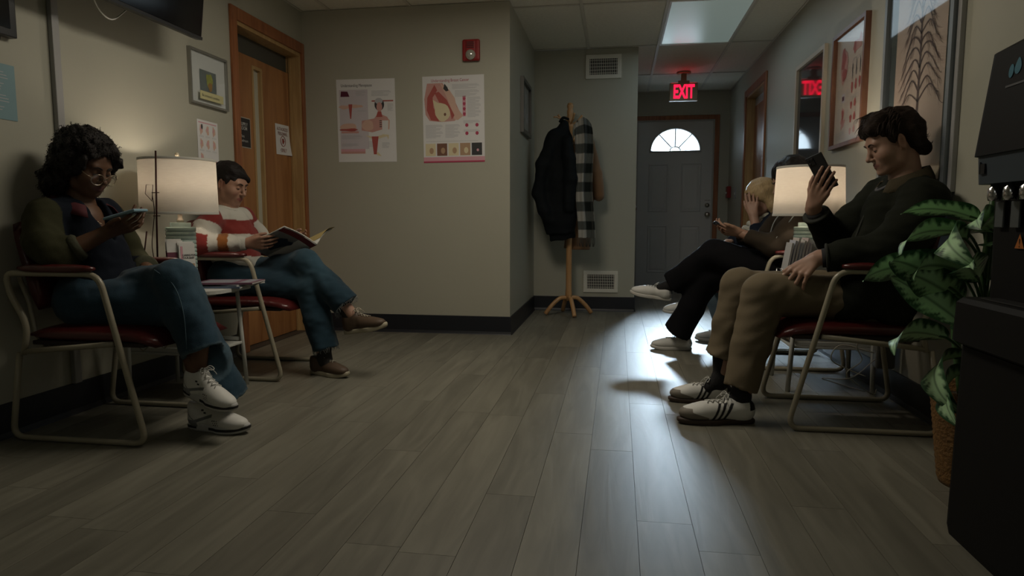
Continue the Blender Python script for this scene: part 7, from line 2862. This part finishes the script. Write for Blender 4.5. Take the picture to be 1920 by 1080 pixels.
    h1 = wobble(0.0022, 60, 61)
    np_mesh('hair', [s.run(h1)], M_h, t)
    mb = MB()
    for k in range(160):
        y0 = g.uniform(-0.065, 0.02)
        p = np.array([0.02 + g.uniform(-.03, .02), y0, 0.118 - 0.5 * abs(y0)])
        pts = [p]
        for q in range(6):
            d = np.array([0.75 - 0.14 * q, 0.55, -0.05 - 0.22 * q])
            p = p + nrm(d) * 0.017
            e = (p - np.array([-0.022, 0, 0.040])) / np.array([0.101, 0.081, 0.088])
            nn = np.linalg.norm(e)
            p = np.array([-0.022, 0, 0.040]) + e / nn * np.array([0.101, 0.081, 0.088]) * g.uniform(0.99, 1.02)
            pts.append(p)
        if pts[-1][2] < 0.03:
            continue
        hair_lock(mb, [w(q) for q in pts], g.uniform(0.0015, 0.003), 4)
    mb.build('fringe', M_h, t, kind='stuff')
    # open magazine resting on her lap
    T_ = Vector((-1.722, 3.275, 0.805))      # outer top corner, near side
    Sp = Vector((-1.610, 3.415, 0.708))      # top of the spine
    Fo = Vector((-1.600, 3.590, 0.790))      # outer top corner, far side
    dn = Vector((-0.235, 0.02, -0.105))
    g_ = thing('magazine', 'open magazine with red masthead held by the woman in the striped sweater', 'magazine', (-1.74, 3.42, 0.68))
    M_cov = mat('magazine_cover', (0.17, 0.17, 0.165), 0.3)
    for a, b_, nm in ((T_, Sp, 'near_cover'), (Sp, Fo, 'far_cover')):
        nn = (b_ - a).cross(dn).normalized()
        rows = [[a + (b_ - a) * u + dn * v + nn * (0.012 * math.sin(PI * u)) for u in [k / 8 for k in range(9)]] for v in [k / 4 for k in range(5)]]
        o = MB().grid(rows).build(nm, M_cov, g_, fix=False)
        o.modifiers.new('s', 'SOLIDIFY').thickness = 0.0012
        rows = [[a + (b_ - a) * u + dn * v * 0.99 + Vector((0, 0, 0.006)) + nn * (0.012 * math.sin(PI * u)) for u in [k / 8 for k in range(9)]] for v in [k / 4 for k in range(5)]]
        o = MB().grid(rows).build('pages', M_pages, g_, fix=False)
        o.modifiers.new('s', 'SOLIDIFY').thickness = 0.005
    # lifted yellowed page on the far side
    rows = [[Fo + (Sp - Fo) * (0.75 * u) + dn * v * 0.9 + Vector((0.02 * (1 - u), 0, 0.022 * math.sin(PI * u * 0.9) + 0.012)) for u in [k / 6 for k in range(7)]] for v in [k / 3 for k in range(4)]]
    MB().grid(rows).build('curled_page', mat('page_yellow', (0.42, 0.33, 0.14), 0.6), g_, fix=False)
    # cover print: masthead bar and figure (underside of the near cover faces the room)
    nn = (Sp - T_).cross(dn).normalized()
    if nn.z > 0:
        nn = -nn

    def cp(u, v, h=0.0022):
        return T_ + (Sp - T_) * u + dn * v + nn * h + (-nn if (Sp - T_).cross(dn).normalized().dot(nn) < 0 else nn) * (0.012 * math.sin(PI * u))
    mb = MB().grid([[cp(u, v, 0.0024) for u in [k / 8 for k in range(9)]] for v in (0.02, 0.16)])
    mb.build('masthead', mat('masthead_red', (0.15, 0.018, 0.016), 0.35), g_, fix=False)
    mb = MB()
    fig = [(0.30, 0.35), (0.42, 0.28), (0.50, 0.34), (0.62, 0.30), (0.66, 0.38), (0.60, 0.50), (0.55, 0.62), (0.50, 0.80), (0.36, 0.80), (0.30, 0.62), (0.26, 0.48)]
    mb.poly([cp(u, v, 0.0030) for u, v in fig])
    mb.build('cover_figure', mat('figure_navy', (0.012, 0.016, 0.035), 0.35), g_, fix=False)


build_w2()


# ======================= dark-haired person whose face the right lamp hides =======================
def build_h():
    t = thing('person', 'dark-haired person in brown jacket and black trousers, face hidden behind the lamp', 'person', (0.95, 4.12, 0))
    skin = (0.33, 0.19, 0.13)
    hc = (0.985, 4.12, 1.072)
    R = frame_from((-math.cos(0.45), 0, -math.sin(0.45)))
    hipL, hipR = (1.02, 4.04, 0.515), (1.02, 4.21, 0.515)
    knR, anR = (0.575, 4.26, 0.505), (0.420, 4.41, 0.110)
    knL, anL = (0.580, 4.20, 0.640), (0.335, 4.39, 0.420)
    shL, shR = (1.02, 3.965, 0.865), (1.00, 4.285, 0.875)
    elL, wrL = (0.890, 3.965, 0.690), (0.715, 4.06, 0.765)
    elR, wrR = (0.870, 4.290, 0.690), (0.705, 4.17, 0.765)
    hd, col, w = head_parts(t, hc, R, 0.96, skin, (1.03, 4.12, 0.915), None, res=0.0035)
    s = Sdf(0.010)
    s.chain([(1.03, 4.12, 0.53), (1.05, 4.12, 0.68), (1.04, 4.12, 0.83)], [0.11, 0.11, 0.11], 0.04, flat=((1, 0, 0), 1.2))
    legs(s, hipR, knR, anR, (0.078, 0.054, 0.034))
    legs(s, hipL, knL, anL, (0.078, 0.054, 0.034))
    s.cap(shL, elL, 0.045, 0.036, 0.02).cap(elL, wrL, 0.036, 0.026, 0.02).cap(shR, elR, 0.045, 0.036, 0.02).cap(elR, wrR, 0.036, 0.026, 0.02)
    s2 = Sdf(0.0035)
    hand(s2, wrL, (-0.85, 0.25, 0.15), (-0.2, -0.6, -0.7), (-0.2, -0.5, 0.8), 0.95, [(0.35, 0.5, 0.4)] * 4, (0.7, -0.2, 0.3), 0.04)
    s3 = Sdf(0.0035)
    hand(s3, wrR, (-0.85, -0.25, 0.15), (-0.2, 0.6, -0.7), (-0.2, 0.5, 0.8), 0.95, [(0.35, 0.5, 0.4)] * 4, (0.7, -0.2, 0.3), 0.04)
    np_mesh('body', [hd, s.run(), s2.run(), s3.run()], vcmat('skin', 0.5), t, col)
    s = Sdf(0.0085)
    s.chain([(1.03, 4.12, 0.55), (1.045, 4.12, 0.70), (1.045, 4.12, 0.83)], [0.150, 0.145, 0.138], 0.05, flat=((1, 0, 0), 1.12))
    s.chain([(1.055, 3.99, 0.875), (1.06, 4.12, 0.915), (1.05, 4.26, 0.885)], [0.074, 0.062, 0.074], 0.04)
    s.chain([shL, (0.965, 3.94, 0.775), elL], [0.076, 0.074, 0.066], 0.03)
    s.cap(elL, (0.745, 4.043, 0.752), 0.062, 0.044, 0.03, end=True)
    s.chain([shR, elR], [0.072, 0.062], 0.03)
    s.cap(elR, (0.735, 4.19, 0.752), 0.060, 0.044, 0.03, end=True)
    f1, f2 = wobble(0.005, 17, 71), wobble(0.002, 45, 72)
    np_mesh('jacket', [s.run(lambda P: f1(P) + f2(P))], vcmat('cloth_cotton'), t, lambda P: np.tile([0.034, 0.026, 0.018], (len(P), 1)) * (1 + wobble(0.15, 30, 77)(P)[:, None]))
    M_pipe = mat('pale_piping', (0.30, 0.32, 0.32), 0.7)
    MB().tube(spline([(1.005, 3.905, 0.93), (0.955, 3.885, 0.862), (0.915, 3.885, 0.80), (0.882, 3.895, 0.755), (0.862, 3.905, 0.722), (0.84, 3.925, 0.705)], 6), 0.004, 6).build('piping', M_pipe, t)
    MB().tube(spline([(0.945, 4.05, 0.905), (0.895, 4.06, 0.83), (0.872, 4.07, 0.74)], 6), 0.004, 6).build('piping', M_pipe, t)
    s = Sdf(0.008)
    s.cap((1.02, 4.05, 0.53), (1.02, 4.20, 0.53), 0.112, 0.112, 0.03)
    hemR, hemL = (0.395, 4.375, 0.125), (0.372, 4.362, 0.440)
    trouser_leg(s, hipR, knR, hemR, (0.100, 0.080, 0.092))
    trouser_leg(s, hipL, knL, hemL, (0.105, 0.085, 0.085))
    hollow(s, knR, hemR, 0.092)
    g1 = wobble(0.006, 15, 75)
    np_mesh('trousers', [s.run(g1)], vcmat('black_cloth', 0.92, 0.1), t, lambda P: np.tile([0.0075, 0.0075, 0.009], (len(P), 1)))
    s5 = Sdf(0.005)
    s5.cap(hemL, anL, 0.038, 0.036, 0.01).cap(anL, (0.285, 4.40, 0.402), 0.036, 0.033, 0.01)
    np_mesh('sock', [s5.run()], mat('black_sock', (0.01, 0.01, 0.011)), t)
    shoe(t, 'white', (0.487, 4.405, 0.0), (0.228, 4.400, 0.0), label='plain white sneaker flat on the floor')
    shoe(t, 'white', (0.350, 4.395, 0.318), (0.088, 4.425, 0.352), (0.12, 0, 1), label='plain white sneaker raised in the air')
    M_h = mat('black_hair', (0.006, 0.006, 0.007), 0.4, spec=0.45, bump=0.4, bscale=60)

    def hw(p):
        return tuple(np.array(hc) + R @ (np.array(p) * 0.96))
    s = Sdf(0.005)
    s.ell(hw((-0.026, 0, 0.040)), (0.112, 0.094, 0.098), 0.02, R=R)
    s.ell(hw((-0.065, 0, -0.03)), (0.065, 0.080, 0.090), 0.03, R=R)
    for y in (-1, 1):
        s.cap(hw((0.045, y * 0.070, 0.05)), hw((0.035, y * 0.080, -0.05)), 0.022, 0.014, 0.02)
    s.ell(hw((0.125, 0, -0.035)), (0.085, 0.068, 0.090), 0.006, 's', R=R)
    s.ell(hw((0.03, 0, -0.13)), (0.075, 0.07, 0.062), 0.01, 's', R=R)
    np_mesh('hair', [s.run(wobble(0.003, 60, 79))], M_h, t)
    phone('dark phone held by the person behind the right lamp', (0.628, 4.115, 0.792), (-0.80, 0.0, 0.50), (0.45, 0.10, 0.85), 0.15, 0.074, 0.009, (0.02, 0.02, 0.025), glow=0.5)


# ======================= blonde woman, farthest =======================
def build_b():
    t = thing('person', 'blonde woman in navy coat and cream scarf resting her head on her hand', 'person', (0.95, 4.68, 0))
    skin = (0.42, 0.26, 0.20)
    hc = (0.935, 4.66, 0.985)
    R = frame_from((-math.cos(0.45), -0.15, -math.sin(0.45)))
    hipL, hipR = (1.02, 4.60, 0.515), (1.02, 4.77, 0.515)
    knR, anR = (0.610, 4.72, 0.500), (0.745, 4.765, 0.105)
    knL, anL = (0.600, 4.68, 0.600), (0.525, 4.72, 0.290)
    shL, shR = (0.985, 4.515, 0.800), (0.975, 4.82, 0.800)
    elL, wrL = (0.905, 4.480, 0.655), (0.872, 4.555, 0.872)
    elR, wrR = (0.860, 4.850, 0.655), (0.740, 4.72, 0.690)
    hd, col, w = head_parts(t, hc, R, 0.92, skin, (0.995, 4.67, 0.845), None, res=0.0035, blush=0.5, brow=(0.10, 0.06, 0.03))
    s = Sdf(0.010)
    s.chain([(1.03, 4.68, 0.53), (1.03, 4.68, 0.66), (1.01, 4.68, 0.77)], [0.11, 0.105, 0.10], 0.04, flat=((1, 0, 0), 1.2))
    legs(s, hipR, knR, anR, (0.078, 0.054, 0.034))
    legs(s, hipL, knL, anL, (0.078, 0.054, 0.034))
    s.cap(shL, elL, 0.045, 0.036, 0.02).cap(elL, wrL, 0.036, 0.026, 0.02).cap(shR, elR, 0.045, 0.036, 0.02).cap(elR, wrR, 0.036, 0.026, 0.02)
    s2 = Sdf(0.0032)
    s2.cap((0.885, 4.54, 0.82), wrL, 0.027, 0.026, 0.01)
    hand(s2, wrL, (-0.10, 0.18, 0.97), (-0.35, -0.90, 0.1), (-0.9, 0.3, 0), 0.93, [(0.1, 0.35, 0.3), (0.12, 0.35, 0.3), (0.15, 0.35, 0.3), (0.2, 0.4, 0.3)], (0.5, 0.1, 0.2), 0.08)
    s3 = Sdf(0.004)
    hand(s3, wrR, (-0.85, -0.25, -0.2), (-0.1, 0.2, 0.9), (-0.2, -0.9, 0), 0.9, None, (0.4, 0.1, 0.2))
    np_mesh('body', [hd, s.run(), s2.run(), s3.run()], vcmat('skin', 0.5), t, col)
    s = Sdf(0.0085)
    s.chain([(1.03, 4.68, 0.55), (1.03, 4.68, 0.68), (1.01, 4.68, 0.78)], [0.145, 0.138, 0.125], 0.05, flat=((1, 0, 0), 1.12))
    s.chain([(1.01, 4.55, 0.815), (1.02, 4.68, 0.845), (1.00, 4.80, 0.815)], [0.066, 0.058, 0.066], 0.04)
    s.chain([shL, (0.955, 4.485, 0.72), elL], [0.070, 0.068, 0.062], 0.03)
    s.cap(elL, (0.886, 4.538, 0.815), 0.060, 0.046, 0.025, end=True)
    s.chain([shR, elR], [0.068, 0.060], 0.03)
    s.cap(elR, (0.77, 4.75, 0.685), 0.058, 0.044, 0.03, end=True)
    s.chain([(0.93, 4.60, 0.56), (0.80, 4.62, 0.60)], [0.10, 0.075], 0.04)
    np_mesh('coat', [s.run(wobble(0.005, 18, 81))], vcmat('cloth_cotton'), t, lambda P: np.tile([0.012, 0.017, 0.030], (len(P), 1)))
    MB().tube(spline([(0.895, 4.545, 0.80), (0.86, 4.56, 0.74), (0.82, 4.58, 0.69)], 5), 0.004, 6).build('coat_edge', mat('coat_edge_blue', (0.12, 0.17, 0.25), 0.7), t)
    # scarf: chunky twisted rolls at the throat
    M_s = mat('cream_knit', (0.50, 0.49, 0.42), 0.95, bump=0.8, bscale=120)
    for k in range(4):
        z = 0.862 - 0.030 * k
        ring = []
        n = 26
        for i in range(n):
            a = 2 * PI * i / n
            rr_ = 0.058 + 0.010 * k
            ring.append((0.965 - 0.018 * k - rr_ * 1.1 * math.cos(a), 4.67 + rr_ * math.sin(a), z - 0.022 * math.cos(a) + 0.006 * math.sin(3 * a + k)))
        MB().tube(ring, [0.019 + 0.004 * math.sin(7 * 2 * PI * i / n + k) for i in range(n)], 10, True).build('scarf_roll', M_s, t)
    s = Sdf(0.008)
    s.cap((1.02, 4.61, 0.53), (1.02, 4.76, 0.53), 0.110, 0.110, 0.03)
    hemR, hemL = (0.728, 4.755, 0.150), (0.540, 4.712, 0.345)
    trouser_leg(s, hipR, knR, hemR, (0.096, 0.070, 0.064))
    trouser_leg(s, hipL, knL, hemL, (0.096, 0.072, 0.064))
    np_mesh('jeans', [s.run(wobble(0.004, 17, 85))], vcmat('denim', 0.9), t, lambda P: np.tile([0.10, 0.14, 0.17], (len(P), 1)))
    s5 = Sdf(0.005)
    s5.cap(hemL, anL, 0.037, 0.034, 0.01).cap(anL, (0.49, 4.73, 0.26), 0.036, 0.034, 0.01).cap(hemR, anR, 0.037, 0.034, 0.01).cap(anR, (0.73, 4.765, 0.07), 0.036, 0.034, 0.01)
    np_mesh('sock', [s5.run()], mat('pale_sock', (0.35, 0.33, 0.28), 0.9), t)
    shoe(t, 'white', (0.800, 4.765, 0.0), (0.550, 4.76, 0.0), label='off-white shoe flat on the floor')
    shoe(t, 'white', (0.565, 4.728, 0.205), (0.325, 4.735, 0.190), (-0.15, 0, 1), label='off-white shoe crossed above the other')
    # hair: blonde bob
    M_h = mat('blonde_hair', (0.48, 0.35, 0.19), 0.45, spec=0.4, bump=0.6, bscale=25, stretch=(6, 6, 1), var=0.25, vscale=20)

    def hw(p):
        return tuple(np.array(hc) + R @ (np.array(p) * 0.92))
    s = Sdf(0.0045)
    s.ell(hw((-0.024, 0, 0.042)), (0.106, 0.090, 0.092), 0.02, R=R)
    s.ell(hw((-0.068, 0, -0.030)), (0.062, 0.086, 0.095), 0.03, R=R)
    for y in (-1, 1):
        s.cap(hw((0.000, y * 0.082, 0.03)), hw((-0.025, y * 0.094, -0.120)), 0.022, 0.030, 0.03)
        s.cap(hw((-0.030, y * 0.090, -0.06)), hw((-0.055, y * 0.075, -0.125)), 0.030, 0.034, 0.03)
    s.cap(hw((-0.085, -0.04, -0.115)), hw((-0.085, 0.04, -0.115)), 0.040, 0.040, 0.03)
    s.ell(hw((0.118, 0, -0.020)), (0.092, 0.082, 0.096), 0.006, 's', R=R)
    s.ell(hw((0.05, 0, -0.12)), (0.065, 0.062, 0.075), 0.01, 's', R=R)
    wl = wobble(0.003, 70, 89, st=(1, 1, 0.2))
    np_mesh('hair', [s.run(wl)], M_h, t)


build_h()
build_b()
